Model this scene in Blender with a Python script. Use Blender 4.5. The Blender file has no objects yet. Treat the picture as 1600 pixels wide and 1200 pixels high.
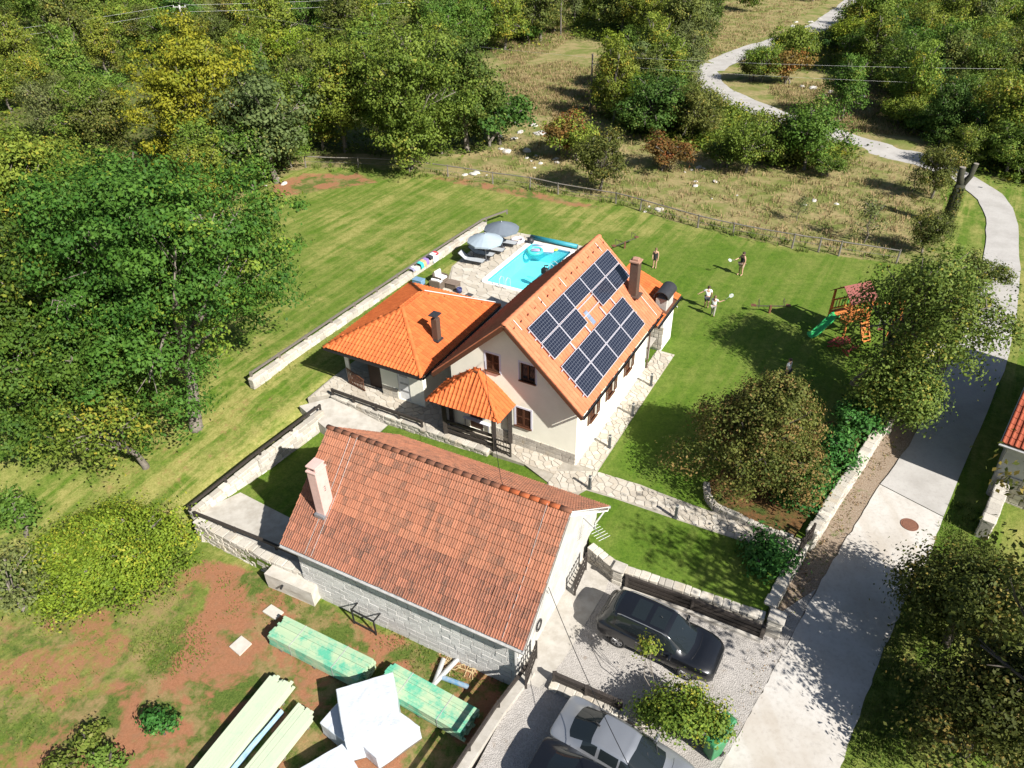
import bpy, bmesh, math, random
import numpy as np
from mathutils import Vector, Matrix
R = math.radians
random.seed(7)
rng = np.random.default_rng(7)
scene = bpy.context.scene
# ------------------------------------------------------------------ camera
CAM_H, PITCH, ROLL, FPX = 24.0, 0.6252, -0.0232, 1140.3
fwd = Vector((0, math.cos(PITCH), -math.sin(PITCH)))
_up = Vector((0, math.sin(PITCH), math.cos(PITCH)))
_rt = Vector((1, 0, 0))
right = _rt*math.cos(ROLL) + _up*math.sin(ROLL)
upv = -_rt*math.sin(ROLL) + _up*math.cos(ROLL)
cd = bpy.data.cameras.new('camera')
cam = bpy.data.objects.new('camera', cd)
scene.collection.objects.link(cam)
m3 = Matrix((right, upv, -fwd)).transposed()
cam.matrix_world = Matrix.Translation((0, 0, CAM_H)) @ m3.to_4x4()
cd.sensor_fit = 'HORIZONTAL'
cd.sensor_width = 36
cd.lens = 36*FPX/1600
cd.clip_start = 0.5
cd.clip_end = 3000
scene.camera = cam
# ------------------------------------------------------------------ sky, sun, exposure
SUN_EL, SUN_AZ = 39.0, -47.5           # azimuth counted from +X
w = bpy.data.worlds.new('World')
scene.world = w
w.use_nodes = True
wn = w.node_tree.nodes
sk = wn.new('ShaderNodeTexSky')
sk.sky_type = 'NISHITA'
sk.sun_disc = False
sk.sun_elevation = R(SUN_EL)
sk.sun_rotation = R(90-SUN_AZ)
w.node_tree.links.new(sk.outputs[0], wn['Background'].inputs[0])
wn['Background'].inputs[1].default_value = 0.052
sl = bpy.data.lights.new('sun', 'SUN')
sl.energy = 5.0
sl.angle = R(0.5)
sl.color = (1.0, 0.955, 0.885)
so = bpy.data.objects.new('sun', sl)
scene.collection.objects.link(so)
sd = Vector((math.cos(R(SUN_AZ))*math.cos(R(SUN_EL)), math.sin(R(SUN_AZ))*math.cos(R(SUN_EL)), math.sin(R(SUN_EL))))
so.rotation_euler = sd.to_track_quat('Z', 'Y').to_euler()
so.location = (30, -30, 60)
scene.view_settings.view_transform = 'Standard'
scene.view_settings.look = 'None'
scene.view_settings.exposure = 1.02
scene.view_settings.gamma = 1
scene.render.engine = 'CYCLES'

# ------------------------------------------------------------------ helpers
COL = scene.collection

def at(x, y, z=0.0):
    """a pixel of the photograph (1600 wide) -> the point where its ray meets height z"""
    d = fwd + right*((x-800)/FPX) + upv*((600-y)/FPX)
    t = (z-CAM_H)/d.z
    return Vector((d.x*t, d.y*t, z))

def pxscale(p):
    return FPX/((Vector(p)-Vector((0, 0, CAM_H))).dot(fwd))

class Frame:
    def __init__(s, cx, cy, yaw):
        s.c = Vector((cx, cy, 0)); s.yaw = yaw
        s.u = Vector((math.cos(yaw), math.sin(yaw), 0)); s.v = Vector((-math.sin(yaw), math.cos(yaw), 0))
    def __call__(s, a, b, z=0.0):
        return s.c + s.u*a + s.v*b + Vector((0, 0, z))
    def inv(s, p):
        d = Vector(p)-s.c
        return d.dot(s.u), d.dot(s.v)

def tag(o, label=None, cat=None, group=None, kind=None):
    if label: o['label'] = label
    if cat: o['category'] = cat
    if group: o['group'] = group
    if kind: o['kind'] = kind
    return o

def thing(name, label, cat, loc=(0, 0, 0), rz=0.0, group=None):
    o = bpy.data.objects.new(name, None)
    COL.objects.link(o)
    o.empty_display_size = 0.2
    o.location = loc
    o.rotation_euler = (0, 0, rz)
    return tag(o, label, cat, group)

def wmat(o):
    if o is None: return Matrix.Identity(4)
    m = Matrix.LocRotScale(o.location, o.rotation_euler, o.scale)
    return wmat(o.parent) @ m

def link(name, me, mat, parent=None):
    o = bpy.data.objects.new(name, me)
    COL.objects.link(o)
    if mat is not None:
        me.materials.clear()
        for m in (mat if isinstance(mat, (list, tuple)) else [mat]): me.materials.append(m)
    o.parent = parent
    return o

class MB:
    """collects faces in world (or local) coordinates and links them as one mesh object"""
    def __init__(s):
        s.v = []; s.f = []; s.mi = []; s.sm = []; s.mat = 0; s.smooth = False
    def add(s, vs, fs):
        n = len(s.v)
        s.v.extend([tuple(p) for p in vs])
        for f in fs:
            s.f.append([i+n for i in f]); s.mi.append(s.mat); s.sm.append(s.smooth)
        return s
    def hexa(s, p):      # 8 points, bottom 4 ccw then top 4
        return s.add(p, [(3, 2, 1, 0), (4, 5, 6, 7), (0, 1, 5, 4), (1, 2, 6, 5), (2, 3, 7, 6), (3, 0, 4, 7)])
    def box(s, c, d, rz=0.0, m=None):
        hx, hy, hz = d[0]/2, d[1]/2, d[2]/2
        M_ = m if m is not None else Matrix.Rotation(rz, 3, 'Z')
        c = Vector(c)
        return s.hexa([c + M_ @ Vector(q) for q in ((-hx, -hy, -hz), (hx, -hy, -hz), (hx, hy, -hz), (-hx, hy, -hz), (-hx, -hy, hz), (hx, -hy, hz), (hx, hy, hz), (-hx, hy, hz))])
    def fbox(s, F, a0, a1, b0, b1, z0, z1):
        return s.hexa([F(a0, b0, z0), F(a1, b0, z0), F(a1, b1, z0), F(a0, b1, z0), F(a0, b0, z1), F(a1, b0, z1), F(a1, b1, z1), F(a0, b1, z1)])
    def prism(s, poly, z0, z1):   # poly of xy(z) points, ccw; z1 may be None to keep own z
        n = len(poly)
        A = sum(poly[i][0]*poly[(i+1) % n][1]-poly[(i+1) % n][0]*poly[i][1] for i in range(n))
        if A < 0: poly = poly[::-1]
        top = [(p[0], p[1], p[2] if z1 is None else z1) for p in poly]
        bot = [(p[0], p[1], z0) for p in poly]
        return s.add(bot+top, [tuple(range(n))[::-1], tuple(range(n, 2*n))]+[(i, (i+1) % n, n+(i+1) % n, n+i) for i in range(n)])
    def beam(s, p0, p1, wd, ht):   # rectangular bar between two points
        p0 = Vector(p0); p1 = Vector(p1); d = (p1-p0).normalized()
        up = Vector((0, 0, 1)) if abs(d.z) < .95 else Vector((1, 0, 0))
        sx = d.cross(up).normalized()*wd/2; sz = sx.cross(d).normalized()*ht/2
        return s.hexa([p0-sx-sz, p0+sx-sz, p0+sx+sz, p0-sx+sz, p1-sx-sz, p1+sx-sz, p1+sx+sz, p1-sx+sz])
    def tube(s, pts, rads, n=8, cap=True):
        pts = [Vector(p) for p in pts]
        if not isinstance(rads, (list, tuple)): rads = [rads]*len(pts)
        ring = []; base = len(s.v); vs = []; fs = []
        prev = None
        for i, p in enumerate(pts):
            d = (pts[min(i+1, len(pts)-1)]-pts[max(i-1, 0)]).normalized()
            if prev is None:
                a = Vector((0, 0, 1)) if abs(d.z) < .9 else Vector((1, 0, 0))
                x = d.cross(a).normalized()
            else:
                x = (prev - d*prev.dot(d)).normalized()
            prev = x; y = d.cross(x)
            for k in range(n):
                t = 2*math.pi*k/n
                vs.append(p + (x*math.cos(t)+y*math.sin(t))*rads[i])
        for i in range(len(pts)-1):
            for k in range(n):
                k2 = (k+1) % n
                fs.append((i*n+k, i*n+k2, (i+1)*n+k2, (i+1)*n+k))
        if cap:
            fs.append(tuple(range(n))[::-1]); L = (len(pts)-1)*n; fs.append(tuple(range(L, L+n)))
        return s.add(vs, fs)
    def lathe(s, prof, c=(0, 0, 0), n=16, ax=None):
        vs = []; fs = []
        c = Vector(c)
        m = ax if ax is not None else Matrix.Identity(3)
        for r_, z_ in prof:
            for k in range(n):
                t = 2*math.pi*k/n
                vs.append(c + m @ Vector((r_*math.cos(t), r_*math.sin(t), z_)))
        for i in range(len(prof)-1):
            for k in range(n):
                k2 = (k+1) % n
                fs.append((i*n+k, i*n+k2, (i+1)*n+k2, (i+1)*n+k))
        return s.add(vs, fs)
    def mesh(s, name, parent=None):
        me = bpy.data.meshes.new(name)
        vs = s.v
        if parent is not None:
            im = wmat(parent).inverted()
            vs = [tuple(im @ Vector(p)) for p in vs]
        me.from_pydata(vs, [], s.f)
        if any(s.mi): me.polygons.foreach_set('material_index', s.mi)
        if any(s.sm): me.polygons.foreach_set('use_smooth', s.sm)
        me.update()
        return me
    def build(s, name, mat, parent=None, bevel=0.0):
        me = s.mesh(name, parent)
        if bevel:
            bm = bmesh.new(); bm.from_mesh(me)
            bmesh.ops.bevel(bm, geom=bm.edges[:], offset=bevel, segments=1, affect='EDGES', clamp_overlap=True)
            bm.to_mesh(me); bm.free()
        return link(name, me, mat, parent)

def dup(root, loc, rz=0.0, label=None, group=None, sc=None):
    r = root.copy(); COL.objects.link(r)
    r.location = loc; r.rotation_euler = (0, 0, rz)
    if sc is not None: r.scale = (sc,)*3 if not isinstance(sc, (tuple, list)) else sc
    if label: r['label'] = label
    if group: r['group'] = group
    for ch in list(root.children):
        c = ch.copy(); COL.objects.link(c); c.parent = r
        for g in list(ch.children):
            d = g.copy(); COL.objects.link(d); d.parent = c
    return r

def inpoly(x, y, poly):
    c = False; n = len(poly); j = n-1
    for i in range(n):
        xi, yi = poly[i][0], poly[i][1]; xj, yj = poly[j][0], poly[j][1]
        if (yi > y) != (yj > y) and x < (xj-xi)*(y-yi)/(yj-yi)+xi: c = not c
        j = i
    return c

def npin(X, Y, poly):
    c = np.zeros(X.shape, bool); n = len(poly); j = n-1
    for i in range(n):
        xi, yi = poly[i][0], poly[i][1]; xj, yj = poly[j][0], poly[j][1]
        if yi != yj:
            c ^= ((yi > Y) != (yj > Y)) & (X < (xj-xi)*(Y-yi)/(yj-yi)+xi)
        j = i
    return c

# ------------------------------------------------------------------ materials
MATS = {}
class N:
    """tiny node-tree writer"""
    def __init__(s, name):
        s.m = bpy.data.materials.new(name); s.m.use_nodes = True
        s.t = s.m.node_tree; s.n = s.t.nodes; s.b = s.n['Principled BSDF']; s.out = s.n['Material Output']
        s.pos = s.n.new('ShaderNodeNewGeometry').outputs['Position']
    def l(s, a, b): s.t.links.new(a, b)
    def noise(s, scale, detail=5, rough=.6, vec=None, dist=0.0):
        t = s.n.new('ShaderNodeTexNoise'); t.inputs['Scale'].default_value = scale
        t.inputs['Detail'].default_value = detail; t.inputs['Roughness'].default_value = rough
        t.inputs['Distortion'].default_value = dist
        s.l(vec if vec is not None else s.pos, t.inputs['Vector']); return t.outputs['Fac']
    def scl(s, v, rz=0.0, vec=None):
        t = s.n.new('ShaderNodeMapping'); t.inputs['Scale'].default_value = v
        t.inputs['Rotation'].default_value = (0, 0, rz)
        s.l(vec if vec is not None else s.pos, t.inputs['Vector']); return t.outputs['Vector']
    def vor(s, scale, vec=None, feature='F1', out='Distance'):
        t = s.n.new('ShaderNodeTexVoronoi'); t.feature = feature; t.inputs['Scale'].default_value = scale
        s.l(vec if vec is not None else s.pos, t.inputs['Vector']); return t.outputs[out]
    def rampf(s, f, a, b):
        t = s.n.new('ShaderNodeMapRange'); t.inputs[1].default_value = a; t.inputs[2].default_value = b
        t.interpolation_type = 'SMOOTHSTEP'
        s.l(f, t.inputs[0]); return t.outputs[0]
    def mix(s, f, a, b):
        t = s.n.new('ShaderNodeMix'); t.data_type = 'RGBA'
        for v, i in ((f, 0), (a, 6), (b, 7)):
            if isinstance(v, (int, float)): t.inputs[i].default_value = v
            elif isinstance(v, (tuple, list)): t.inputs[i].default_value = (*v[:3], 1)
            else: s.l(v, t.inputs[i])
        return t.outputs[2]
    def math(s, op, a, b=0.0):
        t = s.n.new('ShaderNodeMath'); t.operation = op
        for v, i in ((a, 0), (b, 1)):
            if isinstance(v, (int, float)): t.inputs[i].default_value = v
            else: s.l(v, t.inputs[i])
        return t.outputs[0]
    def attr(s, name, out='Fac'):
        t = s.n.new('ShaderNodeAttribute'); t.attribute_name = name; return t.outputs[out]
    def orand(s):
        return s.n.new('ShaderNodeObjectInfo').outputs['Random']
    def bump(s, h, strength=.4, dist=.02):
        t = s.n.new('ShaderNodeBump'); t.inputs['Strength'].default_value = strength; t.inputs['Distance'].default_value = dist
        s.l(h, t.inputs['Height']); s.l(t.outputs[0], s.b.inputs['Normal'])
    def col(s, c):
        if isinstance(c, (tuple, list)): s.b.inputs['Base Color'].default_value = (*c, 1)
        else: s.l(c, s.b.inputs['Base Color'])
    def fin(s, rough=.8, metal=0.0, spec=.4):
        s.b.inputs['Roughness'].default_value = rough; s.b.inputs['Metallic'].default_value = metal
        s.b.inputs['Specular IOR Level'].default_value = spec; return s.m

def M(name, c1, c2=None, scale=6, rough=.8, bump=0.0, bscale=30, metal=0.0, spec=.4, grime=0.25, var=0.0):
    """plain surface: two colours mottled by noise, some grime, a fine bump; var = shift from object to object"""
    if name in MATS: return MATS[name]
    k = N(name)
    c2 = c2 or tuple(x*.8 for x in c1)
    c = k.mix(k.rampf(k.noise(scale, 8, .65), .3, .7), c1, c2)
    if grime:
        c = k.mix(k.math('MULTIPLY', k.rampf(k.noise(scale*.23, 5), .45, .8), grime), c, tuple(x*.45 for x in c2))
    if var:
        c = k.mix(k.math('MULTIPLY', k.math('ADD', k.orand(), k.attr('tint')), var), c, tuple(x*.35 for x in c2))
    k.col(c)
    if bump: k.bump(k.noise(bscale, 6, .7), bump, .02)
    MATS[name] = k.fin(rough, metal, spec)
    return MATS[name]

def grass_colours(k):
    """mown grass: broad patches, faint diagonal mowing bands and a fine grain"""
    big = k.rampf(k.noise(.10, 4, .6), .35, .68)
    mid = k.rampf(k.noise(.55, 6, .7, dist=.6), .38, .66)
    band = k.rampf(k.noise(1.0, 4, .7, vec=k.scl((.07, 1.1, 1), 0, k.scl((1, 1, 1), R(-58))), dist=.25), .42, .60)
    grain = k.noise(9.0, 8, .85)
    fine = k.noise(34.0, 6, .85)
    grain = k.math('ADD', k.math('MULTIPLY', grain, .6), k.math('MULTIPLY', k.noise(2.6, 6, .8), .4))
    green = k.mix(k.rampf(grain, .32, .68), (.028, .072, .005), (.112, .184, .018))
    dry = k.mix(k.rampf(grain, .32, .68), (.110, .130, .020), (.330, .300, .105))
    f = k.math('MULTIPLY', k.math('ADD', k.math('MULTIPLY', mid, .55), k.math('MULTIPLY', band, .55)), k.math('ADD', k.math('MULTIPLY', big, .7), .35))
    return green, dry, f, grain, fine
# ------------------------------------------------------------------ frames of the buildings
HF = Frame(2.975, 26.395, 1.0482)       # main house: a along the ridge away from us, b to the left
AF = Frame(-4.585, 30.379, 1.066)       # annex
BF = Frame(-7.78, 23.991, -0.488)       # barn: a along its ridge to the right, b to the back
HL, HW = 9.29, 6.91
YARD, PARK, SOIL = -1.1, -.8, -1.9

def sstep(a, b, x):
    t = np.clip((x-a)/(b-a), 0, 1)
    return t*t*(3-2*t)
def zroad(y): return -.8*(1-sstep(17, 43, y))
def zfield(y): return -1.9*(1-sstep(20, 37, y))
def atr(x, y):
    p = at(x, y, -.6)
    for _ in range(6): p = at(x, y, float(zroad(p.y)))
    return p
def atf(x, y):
    p = at(x, y, -.6)
    for _ in range(8): p = at(x, y, float(zfield(p.y)))
    return p

# ------------------------------------------------------------------ ground
def axis(lo, hi, f0, f1, step, grow):
    c = list(np.arange(f0, f1+1e-6, step)); s_ = step; x = f1
    while x < hi: s_ *= grow; x += s_; c.append(x)
    s_ = step; x = f0
    while x > lo: s_ *= grow; x -= s_; c.insert(0, x)
    return np.array(c)
gx = axis(-600, 600, -36, 40, .4, 1.12)
gy = axis(-120, 900, 7, 74, .4, 1.10)
GX, GY = np.meshgrid(gx, gy)
def P2(l): return [at(*q)[:2] if len(q) == 3 else at(*q, 0)[:2] for q in l]
zoneA = [at(770, 1260, -1.2)[:2], at(845, 1040, -1.2)[:2], at(905, 830, -1.2)[:2], at(1000, 700)[:2], at(1250, 600)[:2], at(1440, 500)[:2], at(1500, 300)[:2], (40, 90), (90, 140), (700, 300), (700, -150), (5, -150)]
zoneY = P2([(508, 628, -.5), (270, 795, -.9), (290, 850, -1.9), (440, 930, -1.9), (840, 1080, -1.9), (925, 850, -1), (830, 690, -.5), (520, 600, -.5)])
Z = zfield(GY)
A_ = npin(GX, GY, zoneA)
Z = np.where(A_, zroad(GY)-.04, Z)
Z = np.where(npin(GX, GY, zoneY), SOIL, Z)
soilz = P2([(0, 1300, -1.9), (0, 900, -1.9), (300, 850, -1.9), (830, 1045, -1.9), (700, 1300, -1.9)])
Z = np.where(npin(GX, GY, soilz), SOIL, Z)
patz = [HF(a, b)[:2] for a, b in ((1.2, 17), (1.2, -3), (20, -3), (20, 17))]
Z = np.where(npin(GX, GY, patz), -.06, Z)
poolz = [HF(a, b)[:2] for a, b in ((13.5, 9.6), (22, 9.6), (22, 14.2), (13.5, 14.2))]
Z = np.where(npin(GX, GY, poolz), -2.2, Z)
Z = np.where(npin(GX, GY, [at(*q)[:2] for q in ((905, 770), (1200, 960), (1300, 780), (1470, 540), (1520, 470), (1450, 425), (1060, 450), (900, 700))]), np.minimum(Z, -.05), Z)
def blur(Q, n):
    for _ in range(n):
        q = np.pad(Q, 1, mode='edge')
        Q = (q[1:-1, 1:-1]*2+q[:-2, 1:-1]+q[2:, 1:-1]+q[1:-1, :-2]+q[1:-1, 2:])/6
    return Q
Z = blur(Z, 3)
far = sstep(75, 200, GY)
Z = Z + far*(.6*np.sin(GX*.05+1)+.7*np.sin(GY*.043+GX*.02)) + 0.02*np.maximum(GY-150, 0)
# small unevenness of the open land
Z = Z + sstep(58, 75, GY)*(.12*np.sin(GX*.9+GY*.3)+.10*np.sin(GY*1.1-GX*.4))*.6
def gz(x, y):
    i = np.clip(np.searchsorted(gx, x)-1, 0, len(gx)-2); j = np.clip(np.searchsorted(gy, y)-1, 0, len(gy)-2)
    fx = (x-gx[i])/(gx[i+1]-gx[i]); fy = (y-gy[j])/(gy[j+1]-gy[j])
    return float((Z[j, i]*(1-fx)+Z[j, i+1]*fx)*(1-fy)+(Z[j+1, i]*(1-fx)+Z[j+1, i+1]*fx)*fy)
def atg(x, y):
    p = at(x, y, 0)
    for _ in range(8): p = at(x, y, gz(p.x, p.y))
    return p
# pixel position of every ground vertex, for the cover masks
dx, dy, dz = GX, GY, Z-CAM_H
dep = dx*fwd.x+dy*fwd.y+dz*fwd.z
ok = dep > 1
PX = np.where(ok, 800+FPX*(dx*right.x+dy*right.y+dz*right.z)/np.where(ok, dep, 1), -1e5)
PY = np.where(ok, 600-FPX*(dx*upv.x+dy*upv.y+dz*upv.z)/np.where(ok, dep, 1), 1e5)
FENCE = [(478, 262), (560, 262), (640, 268), (700, 276), (770, 287), (828, 297), (872, 304), (962, 318), (1000, 330), (1090, 356), (1145, 368), (1237, 388), (1278, 394), (1310, 400), (1400, 412)]
mown = FENCE + [(1500, 425), (1500, 700), (1200, 980), (900, 1000), (500, 640), (400, 700), (230, 800), (60, 800), (-50, 900), (-50, 640), (260, 600), (420, 560), (450, 420), (350, 330), (400, 298), (470, 275)]
m_mown = npin(PX, PY, mown).astype(float)
beyond = npin(PX, PY, [(-9000, -9000), (9000, -9000), (9000, 420), (1500, 420), (1400, 412)]+FENCE[::-1][1:]+[(400, 292), (345, 330), (200, 420), (-200, 700), (-9000, 700)]).astype(float)
beyond = np.maximum(beyond, (GY > 75).astype(float))
beyond = np.where(npin(PX, PY, [(1470, 290), (1500, 262), (1620, 255), (1900, 300), (1900, 440), (1480, 440)]), 0, beyond)
WOODS = [[(-200, -60), (860, -60), (865, 70), (720, 100), (790, 175), (775, 232), (690, 245), (560, 240), (470, 245), (375, 300), (345, 330), (250, 400), (-200, 620)],
         [(880, -60), (1110, -60), (1095, 60), (1085, 135), (1040, 120), (960, 60), (900, 60)],
         [(945, 150), (1030, 110), (1085, 135), (1160, 175), (1245, 215), (1330, 240), (1250, 262), (1120, 240), (1010, 215), (950, 190)],
         [(1180, 110), (1240, 70), (1310, 40), (1345, -60), (1900, -60), (1900, 300), (1560, 285), (1480, 235), (1400, 195), (1380, 130), (1290, 112)]]
m_wood = np.zeros_like(GX)
for q in WOODS: m_wood = np.maximum(m_wood, npin(PX, PY, q).astype(float))
m_wood = np.maximum(m_wood, (GY > 175).astype(float))
soilp = [(60, 1320), (110, 1120), (200, 1075), (280, 1030), (300, 985), (335, 930), (325, 870), (440, 905), (560, 975), (700, 1020), (860, 1060), (740, 1320)]
m_soil = npin(PX, PY, soilp).astype(float)
m_soil = np.maximum(m_soil, .52*npin(PX, PY, [(-60, 1300), (-60, 960), (140, 950), (290, 880), (335, 866), (300, 985), (280, 1030), (110, 1120), (60, 1300)]))
m_soil = np.maximum(m_soil, .36*npin(PX, PY, [(150, 660), (300, 640), (420, 600), (500, 640), (300, 800), (250, 860), (100, 780)]))
m_dry = np.where(npin(PX, PY, [(930, 360), (1500, 420), (1500, 960), (900, 1000), (900, 700)]), .15, .85)
m_dry = np.where(npin(PX, PY, [(150, 640), (420, 590), (500, 640), (300, 800), (240, 900), (60, 800)]), 1.25, m_dry)
for q in ([(470, 270), (560, 268), (600, 285), (500, 300), (400, 315), (420, 290)], [(640, 272), (720, 276), (810, 292), (900, 312), (980, 330), (900, 325), (760, 300)]):
    m_soil = np.maximum(m_soil, .6*npin(PX, PY, q))
m_verge = verge = npin(PX, PY, [(1480, 540), (1504, 530), (1458, 633), (1424, 697), (1380, 757), (1335, 832), (1284, 916), (1229, 1017), (1190, 1089), (1128, 1200), (1060, 1200), (1170, 1010), (1212, 950), (1262, 840), (1340, 726), (1405, 630)]).astype(float)
m_soil = np.maximum(m_soil, 0*verge)
m_mown, m_soil, beyond, m_wood, m_dry = [blur(q, 2) for q in (m_mown, m_soil, beyond, m_wood, m_dry)]
nY, nX = GX.shape
me = bpy.data.meshes.new('ground')
idx = np.arange(nX*nY).reshape(nY, nX)
quads = np.stack([idx[:-1, :-1], idx[:-1, 1:], idx[1:, 1:], idx[1:, :-1]], -1).reshape(-1, 4)
# leave a hole where the pool basin stands
pc = np.stack([GX, GY], -1).reshape(-1, 2)
qc = pc[quads].mean(1)
keep = ~npin(qc[:, 0], qc[:, 1], [HF(a, b)[:2] for a, b in ((14.3, 10.3), (21.2, 10.3), (21.2, 13.5), (14.3, 13.5))])
quads = quads[keep]
me.from_pydata(np.stack([GX, GY, Z], -1).reshape(-1, 3).tolist(), [], quads.tolist())
for nm, q in (('verge', blur(m_verge, 2)), ('soil', m_soil), ('beyond', beyond), ('wood', m_wood), ('dry', m_dry)):
    a = me.attributes.new(nm, 'FLOAT', 'POINT'); a.data.foreach_set('value', q.ravel().astype(np.float32))
me.polygons.foreach_set('use_smooth', [True]*len(me.polygons))

k = N('ground')
green, dry, f, grain, fine = grass_colours(k)
dm = k.attr('dry')
lawn = k.mix(k.math('MINIMUM', k.math('MULTIPLY', f, k.math('ADD', k.math('MULTIPLY', dm, 1.25), .30)), 1.0), green, dry)
n1 = k.noise(.35, 7, .7, dist=.5); n2 = k.noise(2.2, 7, .75); n3 = k.noise(14, 6, .8)
mead = k.mix(k.rampf(n2, .3, .7), (.30, .225, .115), (.19, .180, .070))
mead = k.mix(k.rampf(n1, .42, .62), mead, (.125, .150, .035))
mead = k.mix(k.math('MULTIPLY', k.rampf(n3, .5, .8), .7), mead, (.12, .095, .05))
wood = k.mix(k.rampf(n2, .35, .65), (.13, .115, .045), (.075, .115, .022))
soil = k.mix(k.rampf(n3, .3, .75), (.31, .145, .078), (.21, .092, .047))
soil = k.mix(k.rampf(n2, .45, .75), soil, (.23, .125, .07))
soil = k.mix(k.math('MULTIPLY', k.rampf(k.noise(60, 2), .68, .74), .6), soil, (.42, .35, .28))
weed = k.mix(k.rampf(n3, .3, .7), (.035, .065, .010), (.11, .15, .03))
straw = k.mix(k.rampf(n3, .3, .7), (.28, .19, .09), (.17, .14, .055))
gsoil = k.mix(k.rampf(k.noise(.42, 7, .68, dist=.3), .455, .55), soil, k.mix(k.rampf(k.noise(.8, 5, .7), .45, .62), weed, straw))
c = k.mix(k.rampf(k.math('ADD', k.attr('soil'), k.math('MULTIPLY', k.math('SUBTRACT', n2, .5), .9)), .35, .62), lawn, gsoil)
c = k.mix(k.rampf(k.math('ADD', k.attr('beyond'), k.math('MULTIPLY', k.math('SUBTRACT', n2, .5), .6)), .4, .6), c, mead)
c = k.mix(k.rampf(k.math('ADD', k.attr('wood'), k.math('MULTIPLY', k.math('SUBTRACT', n1, .5), .8)), .4, .7), c, wood)
ver = k.mix(k.rampf(k.noise(26, 6, .8), .38, .66), (.30, .25, .195), (.14, .085, .048))
ver = k.mix(k.rampf(n2, .56, .68), ver, weed)
c = k.mix(k.rampf(k.math('ADD', k.attr('verge'), k.math('MULTIPLY', k.math('SUBTRACT', n2, .5), .5)), .35, .6), c, ver)
k.col(c)
k.bump(k.math('ADD', grain, k.math('MULTIPLY', n3, .8)), .55, .06)
MATS['ground'] = k.fin(.95, 0, .15)
gr = link('ground', me, MATS['ground'])
tag(gr, kind='structure')

k = N('lawn')
green, dry, f, grain, fine = grass_colours(k)
k.col(k.mix(k.math('MULTIPLY', f, .42), green, dry))
k.bump(k.math('ADD', grain, fine), .5, .04)
MATS['lawn'] = k.fin(.95, 0, .15)

# ------------------------------------------------------------------ surface materials
k = N('concrete_road')
n1 = k.noise(.45, 6, .65); n2 = k.noise(6, 8, .7); n3 = k.noise(45, 5, .8)
c = k.mix(k.rampf(n1, .35, .7), (.47, .45, .42), (.385, .355, .315))
c = k.mix(k.math('MULTIPLY', k.rampf(n2, .45, .75), .5), c, (.27, .245, .215))
c = k.mix(k.math('MULTIPLY', k.rampf(k.noise(1.1, 8, .8, dist=.8), .55, .75), .45), c, (.26, .225, .19))
c = k.mix(k.math('MULTIPLY', k.rampf(n3, .55, .75), .35), c, (.27, .25, .22))
# long wheel tracks, a touch browner
trk = k.rampf(k.noise(1.0, 3, .5, vec=k.scl((1.1, .12, 1), R(27))), .48, .66)
c = k.mix(k.math('MULTIPLY', trk, .38), c, (.345, .30, .245))
crk = k.vor(.16, vec=k.noise(.8, 4, .6) if False else k.scl((1, 1, 1)), feature='DISTANCE_TO_EDGE')
c = k.mix(k.math('MULTIPLY', k.math('LESS_THAN', crk, .0025), 0.0), c, (.16, .14, .12))
k.col(c); k.bump(k.noise(55, 6, .8), .25, .012)
MATS['road'] = k.fin(.9, 0, .25)
k = N('old_concrete_road')
n1 = k.noise(.5, 6, .65); n2 = k.noise(7, 8, .7); n3 = k.noise(50, 5, .8)
c = k.mix(k.rampf(n1, .35, .7), (.385, .37, .35), (.31, .295, .275))
c = k.mix(k.math('MULTIPLY', k.rampf(n2, .45, .8), .5), c, (.24, .225, .21))
c = k.mix(k.math('MULTIPLY', k.rampf(n3, .5, .75), .4), c, (.20, .19, .18))
k.col(c); k.bump(k.noise(55, 6, .8), .3, .012)
MATS['road_old'] = k.fin(.9, 0, .25)
k = N('gravel')
n1 = k.noise(.6, 5, .65); v = k.vor(22, out='Color'); vd = k.vor(22)
c = k.mix(k.rampf(n1, .35, .7), (.40, .375, .35), (.31, .29, .265))
sep = k.n.new('ShaderNodeSeparateColor'); k.l(v, sep.inputs[0])
c = k.mix(k.math('MULTIPLY', sep.outputs[0], .55), c, (.19, .178, .165))
c = k.mix(k.math('MULTIPLY', k.rampf(k.noise(1.7, 6, .7), .58, .74), .6), c, (.17, .12, .075))
k.col(c); k.bump(vd, .7, .03)
MATS['gravel'] = k.fin(.9, 0, .25)
M('paving_bed', (.36, .33, .28), (.26, .235, .19), 3, .9, .3)
k = N('flagstone')
rn = k.math('FRACT', k.math('ADD', k.orand(), k.attr('tint')))
c = k.mix(rn, (.48, .445, .385), (.36, .32, .265))
c = k.mix(k.rampf(k.noise(5, 8, .7), .45, .75), c, (.42, .36, .27))
c = k.mix(k.math('MULTIPLY', k.rampf(k.noise(1.1, 5, .6), .55, .75), .5), c, (.27, .25, .215))
k.col(c); k.bump(k.noise(18, 7, .75), .35, .02)
MATS['flag'] = k.fin(.85, 0, .3)
k = N('wall_stone')
rn = k.math('FRACT', k.math('ADD', k.orand(), k.attr('tint')))
c = k.mix(rn, (.52, .485, .42), (.33, .305, .265))
c = k.mix(k.rampf(k.noise(9, 8, .75), .5, .75), c, (.24, .22, .19))
c = k.mix(k.math('MULTIPLY', k.rampf(k.noise(1.6, 5, .6), .5, .72), .45), c, (.44, .36, .25))
k.col(c); k.bump(k.noise(26, 8, .75), .6, .03)
MATS['stone'] = k.fin(.9, 0, .25)
M('mortar', (.42, .39, .34), (.30, .275, .235), 8, .95, .4)
M('concrete', (.43, .405, .365), (.32, .295, .255), 2.2, .9, .3, 40)
M('black_timber', (.022, .018, .016), (.045, .036, .030), 14, .65, .3, 60, grime=0)
M('grey_timber', (.17, .15, .13), (.10, .085, .07), 18, .85, .4, 60)
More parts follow.
